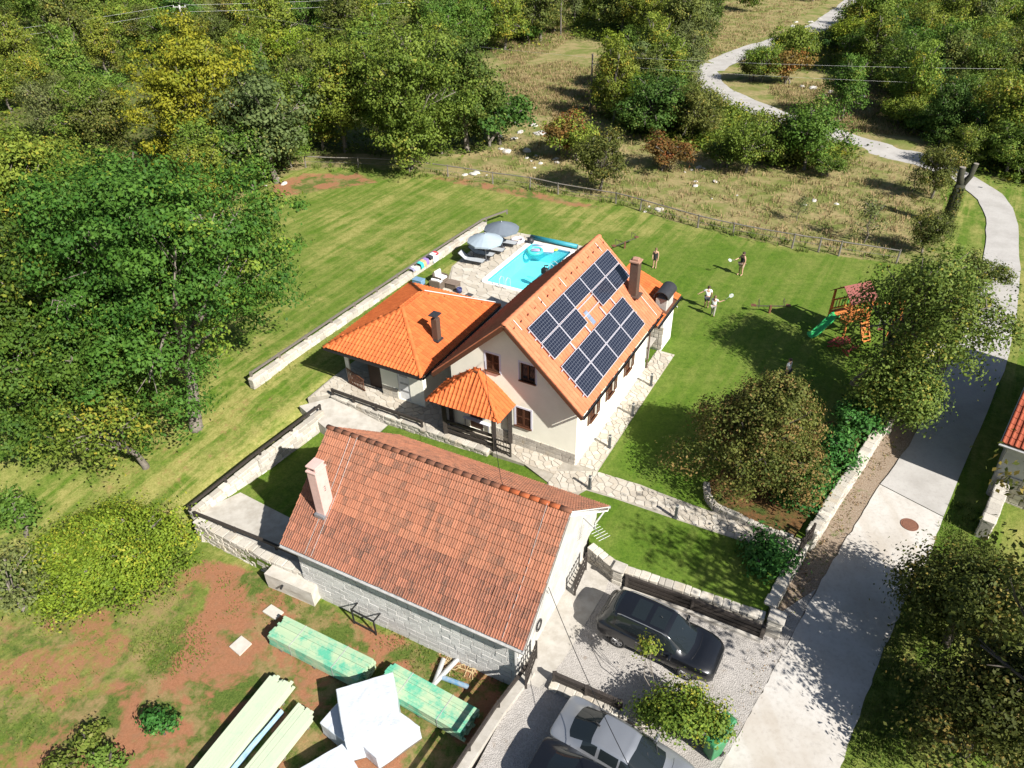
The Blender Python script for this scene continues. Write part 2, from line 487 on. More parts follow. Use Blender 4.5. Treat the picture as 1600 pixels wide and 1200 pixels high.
M('black_metal', (.012, .012, .013), (.02, .02, .021), 10, .45, 0, grime=0)
M('white_metal', (.72, .72, .71), (.62, .62, .61), 6, .5, 0)
M('grey_metal', (.30, .31, .33), (.24, .25, .27), 6, .45, 0, metal=.5)

# ------------------------------------------------------------------ road
def sheet(name, L_, R_, lift, mat, kind='structure', sub=6):
    """ribbon between two polylines of 3-D points, cut fine so that it follows the ground"""
    b = MB(); vs = []; fs = []
    n = len(L_)
    for i in range(n):
        for j in range(sub+1):
            t = j/sub
            p = Vector(L_[i]).lerp(Vector(R_[i]), t)
            vs.append((p.x, p.y, p.z+lift))
    for i in range(n-1):
        for j in range(sub):
            a = i*(sub+1)+j
            fs.append((a, a+1, a+sub+2, a+sub+1))
    b.smooth = True
    b.add(vs, fs)
    return tag(b.build(name, mat), kind=kind)
def resample(pts, step=1.0):
    pts = [Vector(p) for p in pts]; out = [pts[0]]
    for a, b in zip(pts, pts[1:]):
        n = max(1, int((b-a).length/step))
        for i in range(1, n+1): out.append(a.lerp(b, i/n))
    return out
def smooth_line(pts, it=2):
    for _ in range(it):
        q = [pts[0]]
        for a, b in zip(pts, pts[1:]):
            q += [a.lerp(b, .25), a.lerp(b, .75)]
        pts = q+[pts[-1]]
    return pts
leftN = [atr(*q) for q in ((1085, 1290), (1124, 1200), (1186, 1089), (1224, 1017), (1279, 916), (1330, 830), (1375, 757))]
rightN = [atr(*q) for q in ((1290, 1290), (1315, 1196), (1349, 1099), (1382, 1012), (1420, 930), (1452, 870), (1474, 808))]
leftN[0] = leftN[1]+(leftN[1]-leftN[2])*3; rightN[0] = rightN[1]+(rightN[1]-rightN[2])*3.2
def ragged(Lp, Rp, seed, n_=9, amp=.022):
    rnd = random.Random(seed); A_, B_ = [Lp[0]], [Rp[0]]
    for i in range(len(Lp)-1):
        for j in range(1, n_+1):
            f_ = j/n_; last = i == len(Lp)-2 and j == n_
            jt = lambda: Vector((0, 0, 0)) if last else Vector((rnd.gauss(0, amp), rnd.gauss(0, amp), 0))
            A_.append(Lp[i].lerp(Lp[i+1], f_)+jt()); B_.append(Rp[i].lerp(Rp[i+1], f_)+jt())
    return A_, B_
leftN, rightN = ragged(leftN, rightN, 5)
sheet('road', leftN, rightN, 0.0, MATS['road'])
leftF = [atr(*q) for q in ((1375.4, 756.4), (1420, 697), (1453, 633), (1483, 567), (1505, 520), (1528, 440), (1541, 380), (1541, 340), (1528, 312), (1484, 276), (1439, 254))]
rightF = [atr(*q) for q in ((1474.2, 807.3), (1523, 690), (1553, 617), (1573, 567), (1588, 500), (1594, 420), (1591, 352), (1583, 325), (1566, 303), (1520, 274), (1449, 246))]
cenF = [(a+b)/2 for a, b in zip(leftF[-1:], rightF[-1:])]
far_px = [(1400, 241), (1358, 229), (1310, 214), (1257, 200), (1194, 175), (1145, 154), (1112, 138), (1100, 121), (1112, 104), (1152, 85), (1215, 65), (1267, 49), (1306, 25), (1337, 0), (1375, -25), (1410, -40)]
cen = smooth_line(cenF+[atg(*q) for q in far_px], 2)
Lf, Rf = list(leftF[:-1]), list(rightF[:-1])
for i, p in enumerate(cen):
    d = (cen[min(i+1, len(cen)-1)]-cen[max(i-1, 0)]); d.z = 0; d.normalize()
    n_ = Vector((-d.y, d.x, 0))*1.95
    for q, s_ in ((Lf, 1), (Rf, -1)):
        v = p+n_*s_; v.z = gz(p.x, p.y)+.05; q.append(v)
Lf, Rf = ragged(Lf, Rf, 6, 4, .02)
sheet('road', Lf, Rf, 0.012, MATS['road_old'])
# manhole
t = tag(MB().lathe([(0, .03), (.30, .03), (.31, .022), (.33, .022), (.34, .03), (.38, .03), (.38, -.02)], atr(1421, 820), 28).build('manhole_cover', M('rust', (.20, .085, .05), (.13, .06, .04), 20, .85, .3)), 'round rusty manhole cover in the pale concrete road', 'manhole')

# ------------------------------------------------------------------ terraces
def slab(name, poly, z0, z1, mat, kind='structure'):
    return tag(MB().prism([tuple(p) for p in poly], z0, z1).build(name, mat), kind=kind)
RWALL = [(1475, 530), (1451, 560), (1409, 625), (1372, 673), (1343, 719), (1315, 758), (1287, 804), (1268, 831)]
RW = [at(x, y, .35) for x, y in RWALL]
RWB = [at(x, y, .1) for x, y in ((1257, 847), (1230, 892), (1203, 945))]
garden = [at(*q) for q in ((905, 770), (921, 846), (965, 880), (1192, 957))]+[RWB[2], RWB[1], RWB[0]]+RW[::-1]+[at(*q) for q in ((1500, 470), (1450, 430), (1060, 455))]+[HF(11.5, 1), HF(0.0, 1)]
slab('lawn', garden, -2.3, 0.0, MATS['lawn'])
# yard around the barn: grass slab, worn concrete slabs
yard = P2([(503, 643, -.6), (297, 806, YARD), (312, 824, YARD), (440, 892, YARD)])+[BF(-.4, -3.2)[:2], BF(10.5, -3.2)[:2], BF(10.5, 4.5)[:2], HF(-1.1, 1.5)[:2], HF(-1.1, 14.2)[:2]]
slab('yard_lawn', [(p[0], p[1], 0) for p in yard], -2.3, YARD, MATS['lawn'])
conc = P2([(297, 806, YARD), (376, 770, YARD), (440, 803, YARD)])+[BF(.6, -1.2)[:2], BF(.6, -3.1)[:2]]+P2([(440, 890, YARD), (312, 822, YARD)])
slab('yard_slab', [(p[0], p[1], 0) for p in conc], -2, YARD+.03, MATS['concrete'])
# parking place of loose gravel, paved strip by the gable
park = P2([(690, 1300, PARK), (822, 1050, PARK), (845, 1000, PARK), (925, 850, PARK), (962, 886, PARK), (1200, 985, PARK), (1215, 960, PARK)])+[atr(1275, 920)[:2], atr(1224, 1017)[:2], atr(1186, 1089)[:2], atr(1124, 1200)[:2], atr(1080, 1290)[:2]]
slab('parking_gravel', [(p[0], p[1], 0) for p in park], -2.4, PARK, MATS['gravel'])
gab = [BF(10.6, -3.7)[:2], BF(10.6, 4.2)[:2]]+P2([(928, 856, PARK), (958, 884, PARK), (945, 925, PARK), (912, 980, PARK), (880, 1032, PARK), (842, 1075, PARK), (805, 1060, PARK)])
slab('paved_strip', [(p[0], p[1], 0) for p in gab], -2, PARK+.014, MATS['concrete'])
# patio before the annex and the house, and the concrete ramp down to the yard
patio = [HF(-1.0, 14.3), HF(-1.9, 15.4), HF(.3, 15.5), HF(3.0, 15.4), HF(3.0, -0.2), HF(-1.0, -0.2)]
slab('patio', patio, -2.3, -0.03, MATS['paving_bed'])
bm_ = MB()
ra = [HF(-1.3, 14.3, -.05), HF(-2.6, 15.4, -.12), HF(-3.1, 13.2, -.45), HF(-2.9, 10.3, -.68), HF(-1.22, 10.1, -.6)]
bm_.prism([tuple(p) for p in ra], -2.2, None)
tag(bm_.build('ramp', MATS['concrete']), kind='structure')
bm_ = MB()
for strip in ([HF(-1.2, 10.4, -.52), HF(-1.2, 4.3, -.26), HF(-4.0, 4.3, -.26), HF(-4.2, 10.4, -.52)], [HF(-1.05, 4.3, -.26), HF(-1.05, .5, -.03), HF(-3.3, .5, -.03), HF(-4.0, 4.3, -.26)]):
    bm_.prism([tuple(p) for p in strip], -2.2, None)
tag(bm_.build('grass_strip', MATS['lawn']), kind='structure')

# ------------------------------------------------------------------ flagstones (each its own slab, joints recessed)
def clip(poly, nx, ny, d):
    out = []
    n = len(poly)
    for i in range(n):
        a, b = poly[i], poly[(i+1) % n]
        da = a[0]*nx+a[1]*ny-d; db = b[0]*nx+b[1]*ny-d
        if da <= 0: out.append(a)
        if (da < 0 < db) or (db < 0 < da):
            t_ = da/(da-db); out.append((a[0]+(b[0]-a[0])*t_, a[1]+(b[1]-a[1])*t_))
    return out
def flag_cells(poly, size, rnd):
    n = len(poly)
    A = sum(poly[i][0]*poly[(i+1) % n][1]-poly[(i+1) % n][0]*poly[i][1] for i in range(n))
    if A < 0: poly = poly[::-1]
    xs = [p[0] for p in poly]; ys = [p[1] for p in poly]
    seeds = []
    y = min(ys)-size
    while y < max(ys)+size:
        x = min(xs)-size
        while x < max(xs)+size:
            seeds.append((x+rnd.uniform(-.42, .42)*size, y+rnd.uniform(-.42, .42)*size)); x += size
        y += size
    cells = []
    grid = {}
    for s_ in seeds: grid.setdefault((int(s_[0]//size), int(s_[1]//size)), []).append(s_)
    for s_ in seeds:
        c = [(s_[0]+dx_*2*size, s_[1]+dy_*2*size) for dx_, dy_ in ((-1, -1), (1, -1), (1, 1), (-1, 1))]
        gi, gj = int(s_[0]//size), int(s_[1]//size)
        for i in range(gi-2, gi+3):
            for j in range(gj-2, gj+3):
                for o in grid.get((i, j), ()):
                    if o is s_: continue
                    nx, ny = o[0]-s_[0], o[1]-s_[1]
                    l_ = math.hypot(nx, ny)
                    c = clip(c, nx/l_, ny/l_, ((o[0]**2+o[1]**2)-(s_[0]**2+s_[1]**2))/2/l_-.018)
                    if len(c) < 3: break
        for i in range(n):
            if len(c) < 3: break
            a, b = poly[i], poly[(i+1) % n]
            ex, ey = b[0]-a[0], b[1]-a[1]; l_ = math.hypot(ex, ey)
            c = clip(c, ey/l_, -ex/l_, (ey*a[0]-ex*a[1])/l_)
        if len(c) >= 3:
            ar = abs(sum(c[i][0]*c[(i+1) % len(c)][1]-c[(i+1) % len(c)][0]*c[i][1] for i in range(len(c))))/2
            if ar > .01: cells.append(c)
    return cells
def set_tint(me, vals):
    a = me.attributes.new('tint', 'FLOAT', 'FACE'); a.data.foreach_set('value', np.asarray(vals, np.float32))
def flags(parent, polys, size, z, seed, single=True, th=.03):
    rnd = random.Random(seed)
    b = MB(); tint = []
    for poly in polys:
        for c in flag_cells([(p[0], p[1]) for p in poly], size, rnd):
            h = z+rnd.uniform(-.006, .006)
            if single:
                MB().prism(c, z-th, h).build('flagstone', MATS['flag'], parent)
            else:
                k0 = len(b.f); b.prism(c, z-th, h); tint += [rnd.random()]*(len(b.f)-k0)
    if not single:
        o = b.build('flagstones', MATS['flag'], parent); set_tint(o.data, tint); o['kind'] = 'stuff'
patio_o = bpy.data.objects['patio']
flags(patio_o, [[HF(-.95, 14.3), HF(-1.8, 15.3), HF(.3, 15.4), HF(.3, 14.3)], [HF(.31, 15.38), HF(1.6, 15.3), HF(1.6, 14.3), HF(.31, 14.3)], [HF(-.95, 14.28), HF(1.6, 14.28), HF(1.6, 4.0), HF(-.95, 4.0)]], .36, 0.0, 3, False)
path = slab('garden_path', [HF(-1.1, 4.0), HF(-1.1, 2.2), HF(-1.7, .62), HF(-2.9, .15), at(905, 772), at(916, 766), at(960, 779), at(1060, 813), at(1182, 853), at(1236, 866), at(1252, 842), at(1200, 829), at(1140, 803), at(1105, 797), at(1037, 772), at(1000, 757), HF(.05, -1.15), HF(11.5, -1.05), HF(11.5, .02), HF(.1, .02), HF(.1, 4.0)], -2.2, .005, MATS['paving_bed'])
def R4(a0, a1, b0, b1): return [HF(a0, b0), HF(a1, b0), HF(a1, b1), HF(a0, b1)]
flags(path, [R4(.1, 11.45, -1.08, -.01)], .33, .03, 5)
flags(path, [[HF(-1.05, 4.0), HF(-1.05, 2.2), HF(-1.65, .62), HF(-.02, .62), HF(-.02, 4.0)], [HF(-1.7, .6), HF(-2.4, .05), at(917, 765), at(934, 737), HF(0.06, -1.1), HF(.06, -.02), HF(-.02, .6)]], .33, .03, 6)
flags(path, [[at(918, 766), at(935, 738), at(1000, 758), at(1037, 773), at(1060, 812), at(960, 778)], [at(1038, 773), at(1105, 798), at(1138, 804), at(1182, 852), at(1061, 812)], [at(1139, 804), at(1200, 830), at(1250, 843), at(1235, 865), at(1183, 852)]], .33, .03, 8)
deck = slab('pool_deck', [HF(11.2, 9.0), HF(14.15, 9.3), HF(14.15, 13.95), HF(21.4, 13.95), HF(21.4, 10.0), HF(22.6, 10.0), HF(22.6, 17.4), HF(15.2, 17.0), HF(13.5, 16.2), HF(8.5, 16.0), HF(8.5, 9.0)], -.6, -.02, MATS['paving_bed'])
flags(deck, [R4(9.0, 14.1, 9.4, 16.0), [HF(13.5, 14.0), HF(22.5, 14.0), HF(22.5, 17.3), HF(15.2, 16.9), HF(13.5, 16.0)], R4(21.5, 22.5, 10.1, 14.0)], .55, .01, 9, False)
# ------------------------------------------------------------------ rubble and block walls
def stone_proto(seed, jit=.10, bev=.16):
    rnd = random.Random(seed)
    bm = bmesh.new(); bmesh.ops.create_cube(bm, size=1.0)
    for v in bm.verts: v.co += Vector([rnd.uniform(-jit, jit)*.5 for _ in range(3)])
    bmesh.ops.bevel(bm, geom=bm.edges[:], offset=bev*.5, segments=1, affect='EDGES', clamp_overlap=True)
    me = bpy.data.meshes.new('stone'); bm.to_mesh(me); bm.free()
    me.materials.append(MATS['stone'])
    return me
STONES = [stone_proto(i) for i in range(7)]
STN = []
for s_ in STONES:
    vv = np.zeros(len(s_.vertices)*3); s_.vertices.foreach_get('co', vv)
    STN.append((vv.reshape(-1, 3), [list(p.vertices) for p in s_.polygons]))
class Stones:
    """places unit stones either as single objects or joined into one"""
    def __init__(s, parent, single, name='stone', mat=None):
        s.p, s.single, s.name, s.mat = parent, single, name, mat
        s.b = MB(); s.t = []; s.im = wmat(parent).inverted()
    def put(s, c, x, y, dims, rnd):
        """centre, unit axis x and y (z is their cross), sizes"""
        z = x.cross(y)
        i = rnd.randrange(len(STONES))
        m = Matrix((x*dims[0], y*dims[1], z*dims[2])).transposed().to_4x4(); m.translation = c
        if s.single:
            o = bpy.data.objects.new(s.name, STONES[i]); COL.objects.link(o); o.parent = s.p
            o.matrix_local = s.im @ m
        else:
            v, f = STN[i]; k0 = len(s.b.f)
            mm = np.array(m.to_3x3()); vv = v @ mm.T + np.array(c)
            s.b.add(vv.tolist(), f); s.t += [rnd.random()]*(len(s.b.f)-k0)
    def done(s, name='rubble_stones'):
        if not s.single and s.b.f:
            o = s.b.build(name, s.mat or MATS['stone'], s.p); set_tint(o.data, s.t); o['kind'] = 'stuff'
def stone_wall(name, label, pts, h0, thick, seed, size=.34, single=False, cat='wall', cope=True, parent=None):
    """pts: 3-D points along the wall's TOP centre line; h0: height down from the top (number or list)"""
    rnd = random.Random(seed)
    pts = [Vector(p) for p in pts]
    if not isinstance(h0, (list, tuple)): h0 = [h0]*len(pts)
    t = parent or thing(name, label, cat, (pts[0].x, pts[0].y, pts[0].z-h0[0]))
    core = MB(); st = Stones(t, single)
    for i in range(len(pts)-1):
        a, b = pts[i], pts[i+1]; d = b-a; L = d.length
        if L < .05: continue
        x = d.normalized(); hx = Vector((x.x, x.y, 0)).normalized(); y = Vector((-hx.y, hx.x, 0)); up = hx.cross(y)
        q = []
        for p, h in ((a, h0[i]), (b, h0[i+1])):
            q.append((p, h))
        w2 = thick/2-.035
        core.hexa([a-y*w2-up*h0[i], b-y*w2-up*h0[i+1], b+y*w2-up*h0[i+1], a+y*w2-up*h0[i], a-y*w2-up*.03, b-y*w2-up*.03, b+y*w2-up*.03, a+y*w2-up*.03])
        hmax = max(h0[i], h0[i+1])
        z = 0.0; row = 0
        while z < hmax-.04:
            ch = min(rnd.uniform(.42, .72)*size, hmax-z)
            if hmax-z-ch < .08: ch = hmax-z
            s_ = -rnd.random()*size*.5*(row > 0)
            while s_ < L-.02:
                wl = rnd.uniform(.7, 1.5)*size
                e0, e1 = max(s_, 0), min(s_+wl, L)
                if e1-e0 > .05:
                    f_ = (e0+e1)/2/L; hh = h0[i]+(h0[i+1]-h0[i])*f_
                    if z < hh-.03:
                        c = a+d*f_-up*(z+ch/2)
                        if cope and row == 0:
                            st.put(c+up*rnd.uniform(-.008, .012), x, y, (e1-e0-.012, thick+.04+rnd.uniform(-.03, .03), ch-.01), rnd)
                        else:
                            st.put(c, x, y, (e1-e0-.02, thick+rnd.uniform(-.03, .03), ch-.02), rnd)
                s_ += wl
            z += ch; row += 1
    core.build('core', MATS['mortar'], t)
    st.done()
    return t
def rail(name, label, pts, h=.45, post_step=2.0, rails=(1.0,), size=.13, post=.11, mat='black_timber', cat='railing', lean=None, group=None, postlen=None):
    """rail fence: posts standing at pts' line, beams above; h = height of the top beam over the points"""
    pts = [Vector(p) for p in pts]
    t = thing(name, label, cat, pts[0], 0, group)
    m = MATS[mat]
    off = lean or Vector((0, 0, 0))
    for a, b in zip(pts, pts[1:]):
        for rr in rails:
            z = Vector((0, 0, h*rr))
            MB().beam(a+z+off, b+z+off, size*.75, size).build('rail', m, t)
    tot = [0]
    for a, b in zip(pts, pts[1:]): tot.append(tot[-1]+(b-a).length)
    n = max(1, round(tot[-1]/post_step))
    for k_ in range(n+1):
        s_ = min(tot[-1]-.06, max(.06, tot[-1]*k_/n))
        i = max(j for j in range(len(tot)-1) if tot[j] <= s_+1e-6)
        f_ = (s_-tot[i])/(tot[i+1]-tot[i]); p = pts[i].lerp(pts[i+1], f_)
        MB().beam(p-Vector((0, 0, postlen or .02)), p+Vector((0, 0, h+size*.6))+off, post, post).build('post', m, t)
    return t

# wall of the left field
stone_wall('stone_wall', 'long low pale rubble wall left of the pool, between annex and mown field', [HF(-2.6, 18.9, .50), HF(6, 18.75, .50), HF(14, 18.6, .50), HF(22.2, 18.35, .48)], .65, .38, 11, .42)
rail('wall_railing', 'grey weathered rail running along the top of the pool-side rubble wall', [HF(-2.4, 19.05, .47), HF(6, 18.9, .47), HF(14, 18.75, .47), HF(22, 18.47, .45), HF(24.5, 17.6, .45)], .26, 2.3, mat='grey_timber', size=.12, post=.13)
# yard walls
YL = [at(503, 640, .02), at(400, 718, -.15), at(297, 800, -.72)]
stone_wall('yard_wall', 'pale plastered stone wall between the barn yard and the left field', YL, [1.15, 1.0, .6], .32, 12, .5)
rail('wall_railing', 'black rail on the pale wall left of the barn yard', [p+Vector((-.05, .05, 0)) for p in YL], .28, 2.2, size=.12, post=.10)
YF = [at(306, 811, -.80), at(392, 853, -.80), at(427, 871, -.80), at(498, 899, -.80)]
stone_wall('yard_wall', 'grey rubble retaining wall between barn yard slab and red soil', YF, 1.15, .42, 13, .36, single=True)
rail('wall_railing', 'sagging black rail on the grey retaining wall above the red soil', [at(305, 806, -.78), at(405, 846, -.78), at(500, 888, -.78)], .22, 2.2, size=.14, post=.10)
# retaining wall of the patio with its black rail
stone_wall('patio_wall', 'grey rubble retaining wall below the patio behind the barn', [HF(-1.12, 14.3, .05), HF(-1.12, 9.5, .05), HF(-1.08, 4.25, .05)], [.5, .75, .6], .30, 14, .34, single=True)
rail('patio_railing', 'long black wooden rail along the patio edge up to the gazebo', [HF(-1.1, 14.3, .04), HF(-1.1, 8.2, .04)], .34, 1.6, size=.15, post=.12)
# garden wall along the road
stone_wall('garden_wall', 'long stone garden wall between lawn and road', RW, [.9, .95, 1.0, 1.05, 1.1, 1.15, 1.2, 1.25], .42, 15, .36, single=False)
stone_wall('garden_wall', 'short stone wall between the gate and the parking place', RWB, [1.1, 1.2, 1.3], .40, 16, .36, single=True)
# kerb wall round the raised bed under the copper shrub
bed = [at(*q, .34) for q in ((1104, 752), (1106, 772), (1118, 788), (1137, 797), (1170, 812), (1205, 828), (1240, 838))]
stone_wall('bed_wall', 'low curved stone wall holding the bed of the copper-leaved shrub', bed, .5, .24, 17, .26, single=True)
k = N('leaf_litter')
c = k.mix(k.rampf(k.noise(9, 7, .8), .35, .65), (.16, .075, .03), (.07, .05, .02))
k.col(k.mix(k.rampf(k.noise(1.2, 5), .45, .65), c, (.05, .075, .015))); k.bump(k.noise(30, 6, .8), .6, .04)
MATS['litter'] = k.fin(.95, 0, .15)
slab('planting_bed', [p-Vector((0, 0, .34)) for p in bed]+[at(1268, 800), at(1310, 735), at(1345, 690), at(1300, 660), at(1180, 690)], -1, .12, MATS['litter'])

# parking: stone edge with pillars and the black beams in front
EDGE = [at(922, 851, .02), at(964, 884, .02), at(1080, 922, .02), at(1196, 962, .02)]
stone_wall('retaining_wall', 'stone retaining wall between the shaded lawn and the parked black car', EDGE, .95, .34, 18, .34, single=True)
def pillar(loc, label, h, w=.5, seed=1):
    t = thing('stone_pillar', label, 'pillar', loc)
    p = Vector(loc); y_ = HF.yaw
    MB().box(p+Vector((0, 0, h/2)), (w-.06, w-.06, h), y_).build('core', MATS['mortar'], t)
    st = Stones(t, True); rnd = random.Random(seed)
    z = 0
    while z < h-.02:
        ch = min(.24, h-z)
        for i in (-1, 1):
            st.put(p+HF.u*(i*w/4)+Vector((0, 0, z+ch/2)), HF.u, HF.v, (w/2-.01, w, ch-.01), rnd)
        z += ch
    MB().box(p+Vector((0, 0, h+.04)), (w+.08, w+.08, .08), y_).build('cap', MATS['concrete'], t, bevel=.015)
    return t
pillar(at(966, 908, PARK), 'stone pillar at the barn end of the black beam fence', .85, .45, 1)
pillar(at(1207, 988, PARK), 'stone pillar at the road end of the black beam fence', .95, .55, 2)
e = [at(976, 917, PARK), at(1078, 953, PARK), at(1190, 998, PARK)]
rail('beam_fence', 'heavy black three-beam fence on the lawn side of the parked black car', e, .66, 2.3, rails=(.35, .68, 1.0), size=.15, post=.16)
kb = MB()
for a, b in zip(e, e[1:]): kb.beam(a-HF.u*.16+Vector((0, 0, .05)), b-HF.u*.16+Vector((0, 0, .05)), .14, .16)
tag(kb.build('kerb', MATS['concrete']), 'pale concrete kerb under the black beam fence', 'kerb')
# beam fence between the two parking bays
e = [at(864, 1066, PARK), at(915, 1088, PARK), at(970, 1112, PARK)]
rail('beam_fence', 'low black beam fence between black car and silver sedan', e, .55, 1.6, rails=(.55, 1.0), size=.17, post=.16)
stone_wall('bay_edging', 'low rubble edging under the black beam fence between the cars', [at(860, 1066, PARK+.2), at(970, 1112, PARK+.2), at(1010, 1130, PARK+.2)], .25, .35, 19, .3)
# concrete wall with black beam between the soil and the parking
WS = [at(830, 1046, -.62), at(780, 1112, -.62), at(735, 1180, -.62), at(690, 1250, -.62)]
t = thing('boundary_wall', 'pale concrete wall between the timber yard and the parked cars', 'wall', WS[0]-Vector((0, 0, 1.3)))
for a, b in zip(WS, WS[1:]): MB().beam(a-Vector((0, 0, .65)), b-Vector((0, 0, .65)), .34, 1.3).build('wall_section', MATS['concrete'], t)
rail('wall_railing', 'black beam on the concrete wall beside the timber stacks', [p+Vector((-.13, .05, 0)) for p in WS], .24, 2.0, size=.13, post=.11)
# little gates
def gate(a, b, h, label, name='gate', n=7):
    a, b = Vector(a), Vector(b)
    t = thing(name, label, 'gate', a)
    for p in (a, b): MB().beam(p, p+Vector((0, 0, h)), .08, .08).build('post', MATS['black_timber'], t)
    for z in (.2, h*.55, h*.9): MB().beam(a+Vector((0, 0, z)), b+Vector((0, 0, z)), .05, .07).build('rail', MATS['black_timber'], t)
    for i in range(n):
        p = a.lerp(b, (i+.5)/n)
        MB().beam(p+Vector((0, 0, .1)), p+Vector((0, 0, h*(1.0+.06*math.sin(math.pi*(i+.5)/n)))), .07, .025).build('slat', MATS['black_timber'], t)
    return t
gate(at(1247, 868), at(1266, 843), 1.0, 'small black garden gate at the road end of the flagstone path')
gate(at(898, 930, PARK), at(915, 890, PARK), 1.05, 'black slatted gate standing open by the white barn gable')
gate(at(822, 1075, PARK), at(838, 1028, PARK), 1.05, 'black slatted gate at the eave corner of the barn')

# ------------------------------------------------------------------ tiled roofs
def tile_mat(name, c1, c2, moss=None, stain=.3):
    k = N(name)
    rn = k.math('FRACT', k.math('ADD', k.orand(), k.attr('tint')))
    c = k.mix(rn, c1, c2)
    c = k.mix(k.rampf(k.noise(14, 7, .75), .5, .8), c, tuple(x*.72 for x in c2))
    if moss:
        blot = k.rampf(k.noise(1.6, 8, .8, vec=k.scl((1, 1, .35))), .46, .66)
        fine_ = k.rampf(k.noise(16, 5, .8), .38, .62)
        c = k.mix(k.math('MULTIPLY', k.math('MULTIPLY', blot, fine_), stain), c, moss)
        per = k.math('MULTIPLY', k.rampf(k.math('FRACT', k.math('MULTIPLY', rn, 7.3)), .35, 1.0), k.rampf(k.noise(30, 3), .35, .6))
        c = k.mix(k.math('MULTIPLY', k.math('MULTIPLY', per, k.rampf(k.noise(.8, 5, .7), .36, .62)), stain), c, moss)
    k.col(c); k.bump(k.noise(60, 5, .7), .25, .01)
    MATS[name] = k.fin(.8, 0, .25)
    return MATS[name]
tile_mat('tile_new', (.57, .150, .042), (.46, .108, .030), (.34, .085, .030), .42)
tile_mat('tile_house', (.54, .190, .095), (.46, .152, .074), (.35, .115, .058), .40)
tile_mat('tile_house_dark', (.30, .085, .05), (.24, .065, .04))
tile_mat('tile_barn', (.35, .150, .088), (.285, .118, .069), (.085, .062, .048), .86)
def tile_profile(kind):
    """(across 0..1, height) of one tile"""
    if kind == 'pan': return [(0, .0), (.12, .042), (.28, .050), (.44, .020), (.56, .0), (.80, -.004), (1.0, .0)]
    return [(0, .012), (.08, .034), (.17, .030), (.22, .004), (.46, .004), (.52, .026), (.60, .026), (.66, .004), (.93, .004), (1.0, .012)]
def tile_mesh(w_, ln, kind, lift=.035):
    lift = .055 if kind == 'flat' else lift
    """one tile lying in x (across) and y (up the slope), its lower lip lifted"""
    pr = tile_profile(kind); n = len(pr); vs = []; fs = []
    for (x, h) in pr: vs.append((x*w_, 0, h-.02))
    for (x, h) in pr: vs.append((x*w_, 0, h+lift))
    for (x, h) in pr: vs.append((x*w_, ln, h+.004))
    fs = [(i, i+1, n+i+1, n+i) for i in range(n-1)]+[(n+i, n+i+1, 2*n+i+1, 2*n+i) for i in range(n-1)]
    return vs, fs
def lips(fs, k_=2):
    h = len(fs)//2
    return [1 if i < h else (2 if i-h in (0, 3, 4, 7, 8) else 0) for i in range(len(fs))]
def roof_plane(parent, o, x, y, poly, tw, tl, kind, mat, seed, base=True, singles=0, key=None, skip=None, thick=.12, boardmat='black_timber', overlap=.03, lip=None):
    """o: origin on the eave, x along the eave, y up the slope; poly in (x, y) metres"""
    rnd = random.Random(seed)
    z = x.cross(y)
    b = MB()
    if base:
        n = len(poly)
        top = [o+x*p[0]+y*p[1]-z*.03 for p in poly]; bot = [q-z*thick for q in top]
        b.add(bot+top, [tuple(range(n))[::-1], tuple(range(n, 2*n))]+[(i, (i+1) % n, n+(i+1) % n, n+i) for i in range(n)])
        b.build('roof_boards', M(boardmat, (.1, .1, .1)), parent)
    vs, fs = tile_mesh(tw, tl+overlap, kind); vs = np.array(vs)
    mx, my = max(p[0] for p in poly), max(p[1] for p in poly); nx = min(p[0] for p in poly)
    cells = []
    r_ = 0; yy = 0.0
    while yy < my-.05:
        xx = nx
        while xx < mx-.01:
            cx, cy = xx+tw/2, yy+tl/2
            if inpoly(cx, cy, poly) and not (skip and skip(cx, cy)): cells.append((xx, yy))
            xx += tw
        yy += tl; r_ += 1
    if key: cells.sort(key=key)
    A = np.array((x, y, z))
    S = []; T = []; J = MB()
    proto = None
    for i, (xx, yy) in enumerate(cells):
        if i < singles:
            if proto is None:
                q = MB(); q.smooth = False; q.add(vs.tolist(), fs); q.mi = lips(fs) if lip else q.mi; proto = q.mesh('roof_tile'); proto.materials.append(mat); [proto.materials.append(m_) for m_ in (lip or ())]
                im = wmat(parent).inverted()
            ob = bpy.data.objects.new('roof_tile', proto); COL.objects.link(ob); ob.parent = parent
            xj = x*math.cos(rnd.gauss(0, .008))+y*rnd.gauss(0, .012)
            mm = Matrix((xj, y, z)).transposed().to_4x4(); mm.translation = o+x*(xx+rnd.gauss(0, .005))+y*(yy+rnd.gauss(0, .006))+z*rnd.uniform(0, .008)
            ob.matrix_local = im @ mm
        else:
            q = vs+np.array((xx+rnd.gauss(0, .003), yy+rnd.gauss(0, .004), rnd.uniform(0, .006)))
            J.add((q @ A+np.array(o)).tolist(), fs); T += [rnd.random()]*len(fs)
    if J.f:
        J.mi = lips(fs)*(len(J.f)//len(fs)) if lip else J.mi
        ob = J.build('roof_tiles', [mat, *lip] if lip else mat, parent); set_tint(ob.data, T); ob['kind'] = 'stuff'
